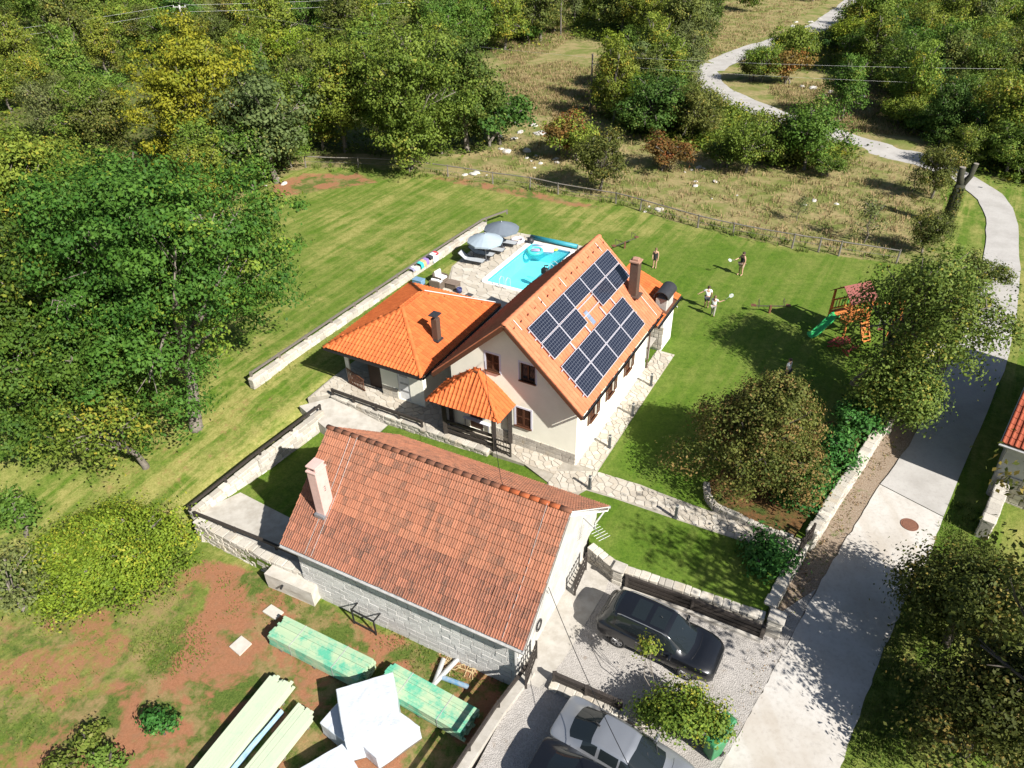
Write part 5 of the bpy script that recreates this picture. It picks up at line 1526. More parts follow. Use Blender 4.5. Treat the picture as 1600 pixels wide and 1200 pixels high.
# sun loungers
M('lounger_fabric', (.36, .38, .40), (.30, .32, .34), 30, .8, .1, 80, grime=0)
def lounger():
    t = thing('sun_lounger', '', 'lounger')
    q = MB(); f = MATS['dark_sheet']
    # local: x toward the feet
    prof = [(-.95, .78), (-.42, .36), (0, .33), (.95, .31)]
    vs = []; fs = []
    for (x, z) in prof:
        for y in (-.30, .30): vs.append((x, y, z))
    for (x, z) in prof:
        for y in (-.30, .30): vs.append((x, y, z-.03))
    for i in range(3):
        a = 2*i; fs += [(a, a+2, a+3, a+1), (8+a+1, 8+a+3, 8+a+2, 8+a), (a+1, a+3, 8+a+3, 8+a+1), (a, 8+a, 8+a+2, a+2)]
    fs += [(0, 1, 9, 8), (7, 6, 14, 15)]
    q.add(vs, fs); q.build('sling', MATS['lounger_fabric'], t)
    for y in (-.33, .33): MB().tube([(-.97, y, .80), (-.42, y, .36), (0, y, .33), (.97, y, .31)], .022, 6).build('side_rail', f, t)
    for x in (-.55, .75):
        for y in (-.33, .33): MB().tube([(x, y, .34), (x+.05, y*1.03, 0)], .02, 6).build('leg', f, t)
    for x, z in ((-.97, .8), (.97, .31)): MB().tube([(x, -.33, z), (x, .33, z)], .02, 6).build('end_bar', f, t)
    return t
L0 = lounger()
for i, (px, lab) in enumerate((((738, 411), 'grey sun lounger nearest the camera, at the corner of the wall'), ((753, 401), 'grey sun lounger second from the wall corner'), ((769, 394), 'grey sun lounger under the pale blue parasol'), ((789, 383), 'grey sun lounger farthest from the camera, under the dark parasol'))):
    o = L0 if i == 0 else dup(L0, (0, 0, 0))
    o.location = at(*px, .02); o.rotation_euler = (0, 0, HF.yaw-math.pi/2+R(8)); o['label'] = lab; o['group'] = 'sun loungers by the pool'
def parasol(base, top_y, r_, mat, label):
    p = at(*base, .02); h = height_to(p, top_y)
    t = thing('parasol', label, 'parasol', p)
    MB().tube([p, p+Vector((0, 0, h))], .025, 8).build('pole', MATS['grey_metal'], t)
    MB().lathe([(0, .08), (.22, .06), (.26, 0)], p, 14).build('base', MATS['dark_sheet'], t)
    n_ = 8; q = MB(); vs = [p+Vector((0, 0, h))]; fs = []
    sub = 4
    for ring_ in range(1, sub+1):
        for k_ in range(n_*2):
            t_ = math.pi*k_/n_+.2; f_ = ring_/sub
            rr_ = r_*f_*(1 if k_ % 2 == 0 else .955)
            z = h-.52*f_**1.25-(0 if k_ % 2 == 0 else -.0)+(.03*f_ if k_ % 2 else 0)
            vs.append(p+Vector((rr_*math.cos(t_), rr_*math.sin(t_), z)))
    m_ = n_*2
    for k_ in range(m_): fs.append((0, 1+k_, 1+(k_+1) % m_))
    for r2 in range(sub-1):
        for k_ in range(m_): fs.append((1+r2*m_+k_, 1+(r2+1)*m_+k_, 1+(r2+1)*m_+(k_+1) % m_, 1+r2*m_+(k_+1) % m_))
    b0 = 1+(sub-1)*m_; L_ = len(vs)
    vs += [Vector(v)-Vector((0, 0, .12)) for v in vs[b0:b0+m_]]
    for k_ in range(m_): fs.append((b0+k_, L_+k_, L_+(k_+1) % m_, b0+(k_+1) % m_))
    q.add(vs, fs); q.build('canopy', mat, t)
    for k_ in range(n_):
        t_ = 2*math.pi*k_/n_+.2
        MB().tube([p+Vector((0, 0, h-.08)), p+Vector((r_*.98*math.cos(t_), r_*.98*math.sin(t_), h-.56))], .01, 4).build('rib', MATS['zinc'], t)
    MB().lathe([(0, .1), (.04, .05), (.05, 0)], p+Vector((0, 0, h)), 8).build('finial', MATS['grey_metal'], t)
parasol((759.5, 406), 365, 1.32, M('parasol_pale', (.30, .36, .41), (.27, .33, .38), 2, .85, .1, grime=0), 'pale blue-grey parasol over the sun loungers')
parasol((784.5, 385), 347, 1.35, M('parasol_dark', (.13, .155, .185), (.115, .14, .17), 2, .85, .1, grime=0), 'darker slate parasol behind the pale one')
# seating behind the annex
M('cushion', (.72, .71, .69), (.66, .65, .63), 6, .85, .1, grime=0); M('wicker', (.15, .115, .085), (.09, .07, .055), 60, .8, .4, 90)
def armchair(px, rz, label):
    p = at(*px, .02); t = thing('armchair', label, 'armchair', p, rz); m_ = Matrix.Rotation(rz, 3, 'Z')
    B = lambda c, d: MB().box(p+m_ @ Vector(c), d, rz)
    B((0, 0, .2), (.8, .8, .3)).build('base', MATS['wicker'], t, bevel=.02)
    for s_ in (-1, 1): B((0, .37*s_, .42), (.8, .09, .28)).build('armrest', MATS['wicker'], t, bevel=.02)
    B((-.36, 0, .5), (.1, .8, .5)).build('back_frame', MATS['wicker'], t, bevel=.02)
    B((.04, 0, .42), (.66, .62, .15)).build('seat_cushion', MATS['cushion'], t, bevel=.04)
    B((-.25, 0, .66), (.16, .62, .42)).build('back_cushion', MATS['cushion'], t, bevel=.04)
armchair((689, 441), HF.yaw-1.7, 'white-cushioned wicker armchair by the field wall')
armchair((684, 451), HF.yaw+.1, 'white-cushioned wicker armchair half hidden by the annex roof')
t = thing('coffee_table', 'square brown wicker table in front of the white armchairs', 'table', at(708, 449, .02), HF.yaw); p = at(708, 449, .02)
MB().box(p+Vector((0, 0, .2)), (.62, .85, .36), HF.yaw).build('body', MATS['wicker'], t, bevel=.02); MB().box(p+Vector((0, 0, .40)), (.68, .9, .03), HF.yaw).build('table_top', M('table_brown', (.20, .15, .12), (.17, .13, .10), 6, .6), t)
t = thing('bucket', 'small dark blue bucket beside the wicker table', 'bucket', at(718, 457, .02)); p = at(718, 457, .02)
M('navy', (.03, .035, .13), (.03, .04, .11), 5, .6, 0, grime=0)
q = MB(); q.smooth = True; q.lathe([(0, .02), (.16, .02), (.2, .34), (.18, .34), (.14, .06), (0, .06)], p, 14); q.build('body', MATS['navy'], t); MB().tube([p+Vector((-.19, 0, .32)), p+Vector((-.1, 0, .46)), p+Vector((.1, 0, .46)), p+Vector((.19, 0, .32))], .01, 5).build('handle', MATS['zinc'], t)
t, o = px_prism('floor_mat', 'dark grey mat on the deck near the annex roof', 'mat', [(726, 461), (732, 457), (740, 460), (734, 464)], .0, .05, M('mat_dark', (.06, .06, .065), (.05, .05, .05), 8, .9))
t = thing('storage_box', 'blue storage box against the field wall', 'box', at(655, 447), HF.yaw); p = at(655, 447)
MB().box(p+Vector((0, 0, .25)), (.5, .75, .5), HF.yaw).build('body', M('box_blue', (.16, .28, .40), (.13, .24, .35), 5, .6, 0), t, bevel=.02); MB().box(p+Vector((0, 0, .53)), (.54, .79, .06), HF.yaw).build('lid', MATS['box_blue'], t, bevel=.015)
# towels drying on the wall
def towel(px, wd, drop, mats_, label):
    a0, b0 = HF.inv(at(*px, .9)); bb = 18.62
    t = thing('towel', label, 'towel', HF(a0, bb, .62), 0, 'towels drying on the field wall')
    rnd = random.Random(int(px[0])); m_ = len(mats_)
    for s_ in range(m_):
        x0 = a0-wd/2+wd*s_/m_; x1 = x0+wd/m_
        q = MB(); vs = []; cols = 4; path_ = [(bb+.22, .66), (bb, .72), (bb-.28, .68), (bb-.33, .68-drop*.5), (bb-.34, .68-drop)]
        for (b_, z) in path_:
            for i in range(cols+1): vs.append(HF(x0+(x1-x0)*i/cols, b_+rnd.uniform(-.02, .02), z+rnd.uniform(0, .02)))
        fs = [(r_*(cols+1)+i, r_*(cols+1)+i+1, (r_+1)*(cols+1)+i+1, (r_+1)*(cols+1)+i) for r_ in range(len(path_)-1) for i in range(cols)]
        q.add(vs, fs); o = q.build('cloth' if s_ == 0 else 'stripe', mats_[s_], t)
        sm_ = o.modifiers.new('thick', 'SOLIDIFY'); sm_.thickness = .012
col = lambda n_, c: M(n_, c, tuple(x*.85 for x in c), 8, .9, .1, grime=0)
towel((699, 398), .62, .55, [col('t_ice', (.60, .70, .74))], 'large ice-blue towel hanging on the wall near the loungers')
towel((692, 394), .35, .12, [col('t_red', (.50, .03, .04))], 'small red cloth on the wall top')
towel((685, 400), .35, .15, [col('t_black', (.03, .03, .035))], 'small black cloth on the wall top')
towel((677, 408), 1.0, .35, [col('t_teal', (.05, .45, .42)), col('t_orange', (.58, .34, .16)), col('t_violet', (.24, .16, .38))], 'striped teal, orange and violet towel on the wall')
towel((662, 419), .5, .14, [col('t_grey', (.25, .24, .34)), col('t_white', (.7, .7, .7))], 'grey and white cloth on the wall near the annex')

# ------------------------------------------------------------------ back fence
M('fence_wood', (.20, .185, .165), (.12, .105, .09), 10, .9, .3)
bf_ = thing('pasture_fence', 'rough wooden post and rail fence along the far edge of the lawn', 'fence', atg(*FENCE[0]))
fpts = resample([atg(*q) for q in FENCE], 2.9)
fpts = [p for i, p in enumerate(fpts) if i == 0 or (p-fpts[i-1]).length > .8]
rnd = random.Random(2)
tops = []
for p in fpts:
    h = rnd.uniform(1.0, 1.2); l_ = Vector((rnd.uniform(-.06, .06), rnd.uniform(-.05, .05), 0))
    MB().tube([p-Vector((0, 0, .1)), p+l_*.5+Vector((0, 0, h*.5)), p+l_+Vector((0, 0, h))], [.07, .06, .055], 6).build('post', MATS['fence_wood'], bf_)
    tops.append(p+l_+Vector((0, 0, h-.08)))
for a, c_ in zip(tops, tops[1:]):
    for dz in (0, -.5):
        m_ = (a+c_)/2+Vector((0, 0, rnd.uniform(-.05, .03)+dz))
        MB().tube([a+Vector((0, 0, dz)), m_, c_+Vector((0, 0, dz))], [.05, .045, .04] if dz == 0 else [.014]*3, 6).build('rail' if dz == 0 else 'wire', MATS['fence_wood'], bf_)
# ------------------------------------------------------------------ poles and wires
def upole(base, top_y, label, mat='grey_timber', arms=1, r0=.13):
    p = atg(*base); h = height_to(p, top_y)
    t = thing('utility_pole', label, 'utility pole', p)
    MB().tube([p-Vector((0, 0, .2)), p+Vector((0, 0, h))], [r0, r0*.7], 10).build('pole', MATS[mat], t)
    for i in range(arms):
        z = h-.25-i*.9
        MB().beam(p+Vector((-1.0, .15, z)), p+Vector((1.0, -.15, z)), .10, .12).build('crossarm', MATS[mat], t)
        for s_ in (-.9, 0, .9): MB().lathe([(0, .18), (.05, .14), (.06, .05), (.03, 0)], p+Vector((s_, -s_*.15, z+.06)), 8).build('insulator', MATS['white_metal'], t)
    return p+Vector((0, 0, h-.2))
M('pole_concrete', (.50, .49, .46), (.40, .39, .37), 5, .85)
T1 = upole((922, 180), 84, 'wooden utility pole standing in the dry meadow', arms=0)
T2 = upole((876, 56), -40, 'dark wooden utility pole at the top edge of the picture', arms=0)
T3 = upole((302, 95), 8, 'pale concrete pylon with crossarms above the yellow tree', 'pole_concrete', 2, .2)
cable((T1, T1+Vector((75, -12, 0))), .8, .006, 'overhead_wire', 'upper overhead wire running right from the meadow pole', 'zinc')
cable((T1-Vector((0, 0, .9)), T1+Vector((75, -13.5, -1.6))), .9, .006, 'overhead_wire', 'lower overhead wire running right from the meadow pole', 'zinc')
cable((T1-Vector((0, 0, .2)), T1+Vector((-60, 30, 3))), .8, .006, 'overhead_wire', 'overhead wire running left from the meadow pole', 'zinc')
for i, dz in enumerate((0, -.9)):
    cable((T3+Vector((-.8, 0, dz+.2)), T3+Vector((-60, -18, dz-2.0))), 1.0, .009, 'overhead_wire', ('upper', 'lower')[i]+' pale wire from the concrete pylon to the left edge', 'white_metal')
    cable((T3+Vector((.8, 0, dz+.2)), T3+Vector((90, 30, dz+1.5))), 1.5, .009, 'overhead_wire', ('upper', 'lower')[i]+' pale wire from the concrete pylon to the right', 'white_metal')

# ------------------------------------------------------------------ cars
def car_paint(name, c, rough=.25, metal=.4):
    k = N(name); k.col(k.mix(k.noise(3, 4), c, tuple(x*.9 for x in c)))
    k.b.inputs['Coat Weight'].default_value = .7; k.b.inputs['Coat Roughness'].default_value = .05
    MATS[name] = k.fin(rough, metal, .5); return MATS[name]
car_paint('paint_black', (.010, .011, .014), .3, .3); car_paint('paint_silver', (.34, .355, .38), .28, .6)
k = N('car_glass'); k.col((.012, .016, .018)); MATS['car_glass'] = k.fin(.04, 0, .6)
M('tyre', (.018, .018, .018), (.026, .026, .026), 30, .85, 0, grime=.2); M('rim', (.46, .46, .47), (.36, .36, .37), 5, .3, 0, metal=.8, grime=0)
M('lamp_red', (.30, .015, .012), (.25, .01, .01), 5, .15, 0, grime=0); k = N('lamp_clear'); k.col((.55, .56, .58)); MATS['lamp_clear'] = k.fin(.08, .5, .6)
M('plate', (.75, .75, .72), (.7, .7, .68), 9, .5, 0, grime=0)
def catmull(P_, n_):
    P_ = np.asarray(P_, float); m_ = len(P_); out = []
    for t_ in np.linspace(0, m_-1, n_):
        i = min(int(t_), m_-2); f_ = t_-i
        p0, p1, p2, p3 = P_[max(i-1, 0)], P_[i], P_[i+1], P_[min(i+2, m_-1)]
        out.append(.5*((2*p1)+(-p0+p2)*f_+(2*p0-5*p1+4*p2-p3)*f_**2+(-p0+3*p1-3*p2+p3)*f_**3))
    return np.array(out)
def make_car(label, loc, rz, st, keys, paint, wb, tw, wr, suv):
    """st: stations (x, [(y,z)*8]) from rear to front; keys: station numbers of rear-window base, rear roof, front roof, cowl"""
    t = thing('parked_car', label, 'car', loc, rz, None)
    NS = 5; K = 8; sec = 4
    A_ = np.array([[(s[0] + (q_[2] if len(q_) > 2 else 0), q_[0], q_[1]) for q_ in s[1]] for s in st])     # stations x keys x 3
    ns = (len(st)-1)*NS+1
    A_ = np.stack([catmull(A_[:, j], ns) for j in range(K)], 1)
    A_ = np.stack([catmull(A_[i], (K-1)*sec+1) for i in range(ns)], 0)
    W = A_.shape[1]
    A_[:, -1, 1] = 0
    full = np.concatenate([A_, A_[:, ::-1][:, 1:]*np.array([1, -1, 1])], 1)
    WW = full.shape[1]
    kb, kr, kf, kc = [x*NS for x in keys]
    groups = {}
    def cls(i, j):
        jj = j if j < W-1 else WW-2-j
        side = 'near' if j < W-1 else 'off'
        s_ = jj/sec
        if kc > i >= kf and s_ >= 5.0: return 'windscreen'
        if kb <= i < kr and s_ >= 5.0: return 'rear_window'
        if 4.12 <= s_ < 5.0:
            lo, hi = kb+3, kc-2
            if lo <= i < hi:
                mids = [kb+(kc-kb)*f_ for f_ in ((.36, .66) if suv else (.30, .62))]
                if all(abs(i+.5-m_) > .6 for m_ in mids): return 'side_window_'+side+str(sum(i+.5 > m_ for m_ in mids))
        if s_ < 1.0: return 'lower_trim'
        if suv and s_ >= 5.9 and kr+4 <= i < kf-2 and i != kr+(kf-kr)//2: return 'sunroof'
        return 'body'
    for i in range(ns-1):
        for j in range(WW-1):
            groups.setdefault(cls(i, j), []).append((i, j))
    im = wmat(t)
    for g, cells in groups.items():
        vmap = {}; vs = []; fs = []
        for i, j in cells:
            f_ = []
            for (a, b_) in ((i, j), (i, j+1), (i+1, j+1), (i+1, j)):
                if (a, b_) not in vmap: vmap[(a, b_)] = len(vs); vs.append(tuple(full[a, b_]))
                f_.append(vmap[(a, b_)])
            fs.append(f_[::-1])
        if g == 'body':      # close both ends
            for i in (0, ns-1):
                ring_ = [vmap[(i, j)] for j in range(WW) if (i, j) in vmap]
                fs.append(ring_ if i else ring_[::-1])
        me_ = bpy.data.meshes.new(g); me_.from_pydata(vs, [], fs); me_.polygons.foreach_set('use_smooth', [True]*len(fs)); me_.update()
        bm = bmesh.new(); bm.from_mesh(me_); bmesh.ops.recalc_face_normals(bm, faces=bm.faces[:]) if g == 'body' else None; bm.to_mesh(me_); bm.free()
        link('side_window' if g.startswith('side') else g, me_, paint if g == 'body' else MATS['tyre'] if g == 'lower_trim' else MATS['car_glass'], t)
    loc_ = lambda v: im @ Vector(v)
    for sg in (1, -1):       # shut lines of the doors, bonnet and boot
        for i_ in [int(kb+(kc-kb)*f_) for f_ in (.06, .34, .64, .97)]:
            MB().tube([loc_((p_[0], sg*(p_[1]+.002), p_[2])) for p_ in A_[i_, sec:4*sec+1:2]], .006, 4).build('shut_line', MATS['black_metal'], t)
    for i_ in (kc+2,):
        MB().tube([loc_((p_[0], p_[1], p_[2]+.003)) for p_ in full[i_, 5*sec:WW-5*sec]], .006, 4).build('shut_line', MATS['black_metal'], t)
    e_ = A_[-1]; MB().box(loc_((e_[0, 0]+.005, 0, .55)), (.03, .8, .16), rz).build('grille', MATS['black_metal'], t)
    for sg in (-.25, .35): MB().beam(loc_((A_[kc-1, -1, 0]-.12, sg, A_[kc-1, -1, 2]+.0)), loc_((A_[kc-3, -1, 0]-.02, sg+.42, A_[kc-3, -1, 2]+.0)), .02, .012).build('wiper', MATS['black_metal'], t)
    q = MB().box(loc_((0, 0, .28)), (abs(A_[0, 0, 0])*1.9, 1.3, .14), rz); q.build('underbody', MATS['tyre'], t)
    for x in (-wb/2, wb/2):
        for s_ in (-1, 1):
            c = loc_((x, s_*tw/2, wr)); ax = (Matrix.Rotation(rz, 3, 'Z') @ Vector((0, s_, 0))); mm = ax.to_track_quat('Z', 'Y').to_matrix()
            q = MB(); q.smooth = True; q.lathe([(wr*.62, -.10), (wr*.9, -.11), (wr, -.07), (wr, .07), (wr*.93, .11), (wr*.66, .115), (wr*.62, .08)], c, 22, mm)
            wh = q.build('wheel', MATS['tyre'], t)
            q = MB(); q.lathe([(0, .095), (wr*.16, .10), (wr*.18, .07)], c, 12, mm); q.lathe([(wr*.58, .10), (wr*.65, .10), (wr*.65, .05)], c, 20, mm)
            for k_ in range(5):
                t_ = 2*math.pi*k_/5+.3; d = mm @ Vector((math.cos(t_), math.sin(t_), 0)); e = mm @ Vector((-math.sin(t_), math.cos(t_), 0)); zz = mm @ Vector((0, 0, 1))
                for sg in (-.5, .5): q.beam(c+zz*.085+d*wr*.1, c+zz*.09+d*wr*.62+e*sg*.09, .05, .03)
            q.build('rim', MATS['rim'], wh)
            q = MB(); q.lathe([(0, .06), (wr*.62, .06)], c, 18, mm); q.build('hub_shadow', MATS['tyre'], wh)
            # wheel arch: dark band following the body side
            q = MB(); vs = []; n_ = 12
            for k_ in range(n_+1):
                t_ = R(-8+196*k_/n_)
                for rr_, dy in ((wr*1.22, .125), (wr*1.04, .13), (wr*1.04, .0)):
                    vs.append(c+Matrix.Rotation(rz, 3, 'Z') @ Vector((rr_*math.cos(t_), s_*(dy-.055+.03), rr_*math.sin(t_))))
            fs = []
            for k_ in range(n_):
                for r2 in range(2): a = k_*3+r2; fs.append((a, a+1, a+4, a+3))
            q.add(vs, fs); q.build('wheel_arch', MATS['tyre'] if suv else paint, t)
    return t, loc_
def S(x, *q): return (x, q)
suv = [S(-2.32, (.55, .42), (.66, .45), (.72, .62), (.74, .88), (.72, .96), (.60, .99), (.40, 1.0), (0, 1.0)),
       S(-2.22, (.70, .30), (.82, .42), (.87, .66), (.87, .94), (.82, 1.03), (.66, 1.06, .02), (.42, 1.07, .0), (0, 1.07, 0)),
       S(-2.0, (.76, .24), (.88, .40), (.91, .66), (.90, .96), (.84, 1.06), (.63, 1.40, .08), (.42, 1.47, .02), (0, 1.49, 0)),
       S(-1.66, (.78, .22), (.89, .38), (.92, .66), (.91, .97), (.85, 1.06), (.62, 1.56), (.44, 1.62), (0, 1.645)),
       S(-.9, (.78, .22), (.89, .38), (.91, .66), (.91, .96), (.86, 1.04), (.645, 1.60), (.45, 1.66), (0, 1.685)),
       S(.0, (.78, .22), (.89, .38), (.91, .66), (.91, .94), (.86, 1.02), (.64, 1.58), (.45, 1.65), (0, 1.68)),
       S(.42, (.78, .22), (.89, .38), (.91, .66), (.91, .93), (.86, 1.01), (.625, 1.50), (.44, 1.58), (0, 1.615)),
       S(1.15, (.78, .22), (.89, .38), (.92, .66), (.91, .93), (.84, 1.00), (.66, 1.03, .02), (.46, 1.05, .10), (0, 1.07, .16)),
       S(1.75, (.77, .22), (.88, .38), (.92, .66), (.89, .90), (.80, .96), (.62, 1.0), (.42, 1.03), (0, 1.04)),
       S(2.12, (.72, .24), (.83, .38), (.86, .62), (.82, .80), (.72, .87), (.56, .91), (.38, .93), (0, .95)),
       S(2.32, (.56, .30), (.66, .40), (.68, .58), (.64, .70), (.56, .75), (.44, .78), (.3, .79), (0, .80))]
def hv(v): v = Vector(v); return v.normalized()
wr_, wf_ = at(964, 1008, PARK), at(1068, 1058, PARK)
d_ = (wf_-wr_).normalized(); rz_ = math.atan2(d_.y, d_.x); lf = Vector((-d_.y, d_.x, 0))
loc = (wr_+wf_)/2+lf*.80+d_*.03
t, Lc = make_car('black SUV with glass roof parked on the gravel below the lawn', loc, rz_, suv, (1, 3, 6, 7), MATS['paint_black'], 2.72, 1.60, .355, True)
def bits(t, Lc, rz, L2, w2, zh, zt, paint, rails=False):
    for s_ in (-1, 1):
        MB().beam(Lc((L2-.30, s_*(w2-.20), zh)), Lc((L2-.10, s_*(w2-.38), zh-.03)), .10, .10).build('headlight', MATS['lamp_clear'], t, bevel=.02)
        MB().beam(Lc((-L2+.10, s_*(w2-.14), zt)), Lc((-L2+.06, s_*(w2-.36), zt)), .10, .14).build('tail_light', MATS['lamp_red'], t, bevel=.02)
        MB().box(Lc((.72, s_*(w2+.09), 1.02 if rails else .93)), (.12, .22, .14), rz).build('mirror', paint, t, bevel=.03)
        for x in (-.55, .45): MB().box(Lc((x, s_*(w2-.005), .88 if rails else .80)), (.18, .03, .03), rz).build('door_handle', MATS['rim'], t)
        if rails: MB().tube([Lc((-1.55, s_*.60, 1.60)), Lc((-1.4, s_*.61, 1.66)), Lc((-.5, s_*.625, 1.69)), Lc((.2, s_*.61, 1.645)), Lc((.38, s_*.60, 1.57))], .018, 6).build('roof_rail', MATS['rim'], t)
    MB().box(Lc((-L2+.02, 0, zt-.12)), (.02, .52, .11), rz).build('number_plate', MATS['plate'], t)
    MB().box(Lc((L2-.02, 0, zh-.3)), (.02, .52, .11), rz).build('number_plate', MATS['plate'], t)
bits(t, Lc, rz_, 2.30, .91, .80, .88, MATS['paint_black'], True)
MB().tube([Lc((.0, 0, 1.70)), Lc((-.06, 0, 1.76))], .012, 5).build('aerial', MATS['black_metal'], t)
sed = [S(-2.42, (.55, .40), (.64, .45), (.70, .60), (.72, .82), (.70, .92), (.58, .96), (.40, .97), (0, .98)),
       S(-2.28, (.68, .30), (.80, .42), (.86, .64), (.86, .86), (.79, .95), (.62, .995), (.42, 1.01), (0, 1.02)),
       S(-1.72, (.76, .22), (.88, .38), (.91, .64), (.90, .90), (.82, .98), (.63, 1.05), (.44, 1.10, -.10), (0, 1.12, -.16)),
       S(-.95, (.78, .20), (.89, .36), (.91, .62), (.90, .90), (.84, .97), (.60, 1.33), (.42, 1.40, -.04), (0, 1.43, -.06)),
       S(-.4, (.78, .20), (.89, .36), (.91, .62), (.90, .89), (.84, .96), (.61, 1.37), (.43, 1.44), (0, 1.47)),
       S(.05, (.78, .20), (.89, .36), (.91, .62), (.90, .88), (.84, .95), (.60, 1.36), (.42, 1.43), (0, 1.46)),
       S(.35, (.78, .20), (.89, .36), (.91, .62), (.90, .87), (.84, .94), (.58, 1.30), (.41, 1.37), (0, 1.40, .03)),
       S(1.15, (.78, .20), (.89, .36), (.92, .62), (.90, .86), (.82, .92), (.65, .95, .02), (.45, .97, .10), (0, .99, .16)),
       S(1.85, (.76, .22), (.87, .36), (.90, .60), (.86, .80), (.76, .86), (.60, .89), (.40, .91), (0, .92)),
       S(2.25, (.70, .24), (.80, .36), (.82, .54), (.77, .68), (.68, .74), (.54, .78), (.36, .80), (0, .81)),
       S(2.42, (.54, .30), (.62, .38), (.64, .50), (.60, .60), (.52, .64), (.42, .66), (.3, .67), (0, .68))]
ra_, rb_ = at(910, 1117, PARK+1.2), at(1005, 1174, PARK+1.2)
sr = at(897, 1190, PARK)
rz2 = math.atan2((rb_-ra_).y, (rb_-ra_).x)
rz2 = .75*rz2+.25*rz_
d2 = Vector((math.cos(rz2), math.sin(rz2), 0)); l2 = Vector((-d2.y, d2.x, 0))
loc2 = sr+d2*1.42+l2*.80
t, Lc = make_car('silver sedan parked next to the black beam fence', loc2, rz2, sed, (2, 3, 6, 7), MATS['paint_silver'], 2.80, 1.58, .33, False)
bits(t, Lc, rz2, 2.40, .90, .68, .86, MATS['paint_silver'])
q = MB().beam(Lc((-.95, 0, 1.47)), Lc((-1.10, 0, 1.56)), .03, .10).build('aerial_fin', MATS['black_metal'], t)
loc3 = loc2-l2*2.55-d2*1.05
loc3 = loc2+(at(836, 1176, 0)-at(874, 1113, 0)); loc3.z = PARK
t, Lc = make_car('black car at the bottom edge beside the silver sedan', loc3, rz2+.05, sed, (2, 3, 6, 7), MATS['paint_black'], 2.70, 1.56, .33, False)
bits(t, Lc, rz2+.05, 2.40, .90, .68, .86, MATS['paint_black'])
# ------------------------------------------------------------------ bins
k = M('bin_green', (.035, .19, .075), (.03, .15, .06), 6, .5, .05, grime=.15)
def bin_(p, rz, label):
    t = thing('wheelie_bin', label, 'bin', p, rz, 'green bins by the road')
    p = Vector(p); m_ = Matrix.Rotation(rz, 3, 'Z')
    q = MB(); q.hexa([p+m_ @ Vector(v) for v in ((-.20, -.22, .05), (.20, -.22, .05), (.20, .22, .05), (-.20, .22, .05), (-.26, -.29, .95), (.26, -.29, .95), (.26, .29, .95), (-.26, .29, .95))])
    q.build('body', MATS['bin_green'], t, bevel=.02)
    q = MB(); q.hexa([p+m_ @ Vector(v) for v in ((-.29, -.33, .955), (.29, -.33, .955), (.29, .33, .955), (-.29, .33, .955), (-.22, -.27, 1.05), (.22, -.27, 1.05), (.22, .29, 1.07), (-.22, .29, 1.07))])
    q.build('lid', MATS['bin_green'], t, bevel=.02)
    MB().tube([p+m_ @ Vector((-.24, .36, .98)), p+m_ @ Vector((.24, .36, .98))], .018, 6).build('handle', MATS['bin_green'], t)
    for s_ in (-1, 1): MB().tube([p+m_ @ Vector((s_*.17, .25, .1)), p+m_ @ Vector((s_*.24, .25, .1))], .10, 12).build('wheel', MATS['tyre'], t)
bin_(at(1112, 1178, PARK), R(-62), 'green wheelie bin nearest the camera by the road')
bin_(at(1126, 1152, PARK), R(-50), 'green wheelie bin behind the other, under the yellowish shrub')
# ------------------------------------------------------------------ playground
M('play_wood', (.56, .20, .05), (.44, .15, .04), 12, .7, .2, 60, grime=.1); M('slide_green', (.03, .36, .10), (.03, .31, .09), 3, .35, 0, grime=0); M('play_red', (.20, .045, .035), (.16, .04, .03), 4, .6, 0, grime=0)
pc0 = at(1318, 520); pF = Frame(pc0.x, pc0.y, R(18))
pt = thing('play_tower', 'wooden play tower with red roof and green slide at the lawn edge', 'play tower', pc0, R(18))
for a in (-.75, .75):
    for b_ in (-.75, .75): MB().beam(pF(a, b_, 0), pF(a, b_, 2.75), .11, .11).build('post', MATS['play_wood'], pt)
for i in range(9): MB().fbox(pF, -.78+i*.174, -.78+i*.174+.16, -.78, .78, 1.28, 1.33).build('deck_board', MATS['play_wood'], pt)
for z in (1.2,):
    for a in (-.75, .75): MB().beam(pF(a, -.8, z), pF(a, .8, z), .07, .14).build('joist', MATS['play_wood'], pt)
for (p, q_) in (((-.75, .75), (.75, .75)), ((.75, -.75), (.75, .75)), ((-.75, -.75), (.75, -.75))):
    for z in (1.45, 2.05): MB().beam(pF(*p, z), pF(*q_, z), .05, .08).build('rail', MATS['play_wood'], pt)
    for i in range(7):
        f_ = (i+.5)/7; c = pF(p[0]+(q_[0]-p[0])*f_, p[1]+(q_[1]-p[1])*f_, 1.4); MB().beam(c, c+Vector((0, 0, .68)), .07, .03).build('slat', MATS['slide_green'] if i % 2 and p[1] > 0 else MATS['play_wood'], pt)
for s_ in (-1, 1):
    q = MB(); q.hexa([pF(-.95, .95*s_, 2.6), pF(.95, .95*s_, 2.6), pF(.95, 0, 3.35), pF(-.95, 0, 3.35), pF(-.95, .95*s_, 2.64), pF(.95, .95*s_, 2.64), pF(.95, 0, 3.39), pF(-.95, 0, 3.39)]); q.build('roof_panel', MATS['play_red'], pt)
for i in range(5): MB().beam(pF(.2+.0*i, -1.35+.12*i, .25*i+.1), pF(.75, -1.35+.12*i, .25*i+.1), .06, .10).build('ladder_rung', MATS['play_wood'], pt)
for a in (.2, .75): MB().beam(pF(a, -1.4, 0), pF(a, -.78, 1.3), .06, .10).build('ladder_side', MATS['play_wood'], pt)
q = MB(); q.smooth = True; vs = []; prof = [(-.25, .18), (-.22, .03), (-.1, 0), (.1, 0), (.22, .03), (.25, .18)]
path_ = [(-.8, 1.32), (-1.0, 1.26), (-1.35, .95), (-1.7, .62), (-2.0, .36), (-2.2, .22), (-2.45, .2)]
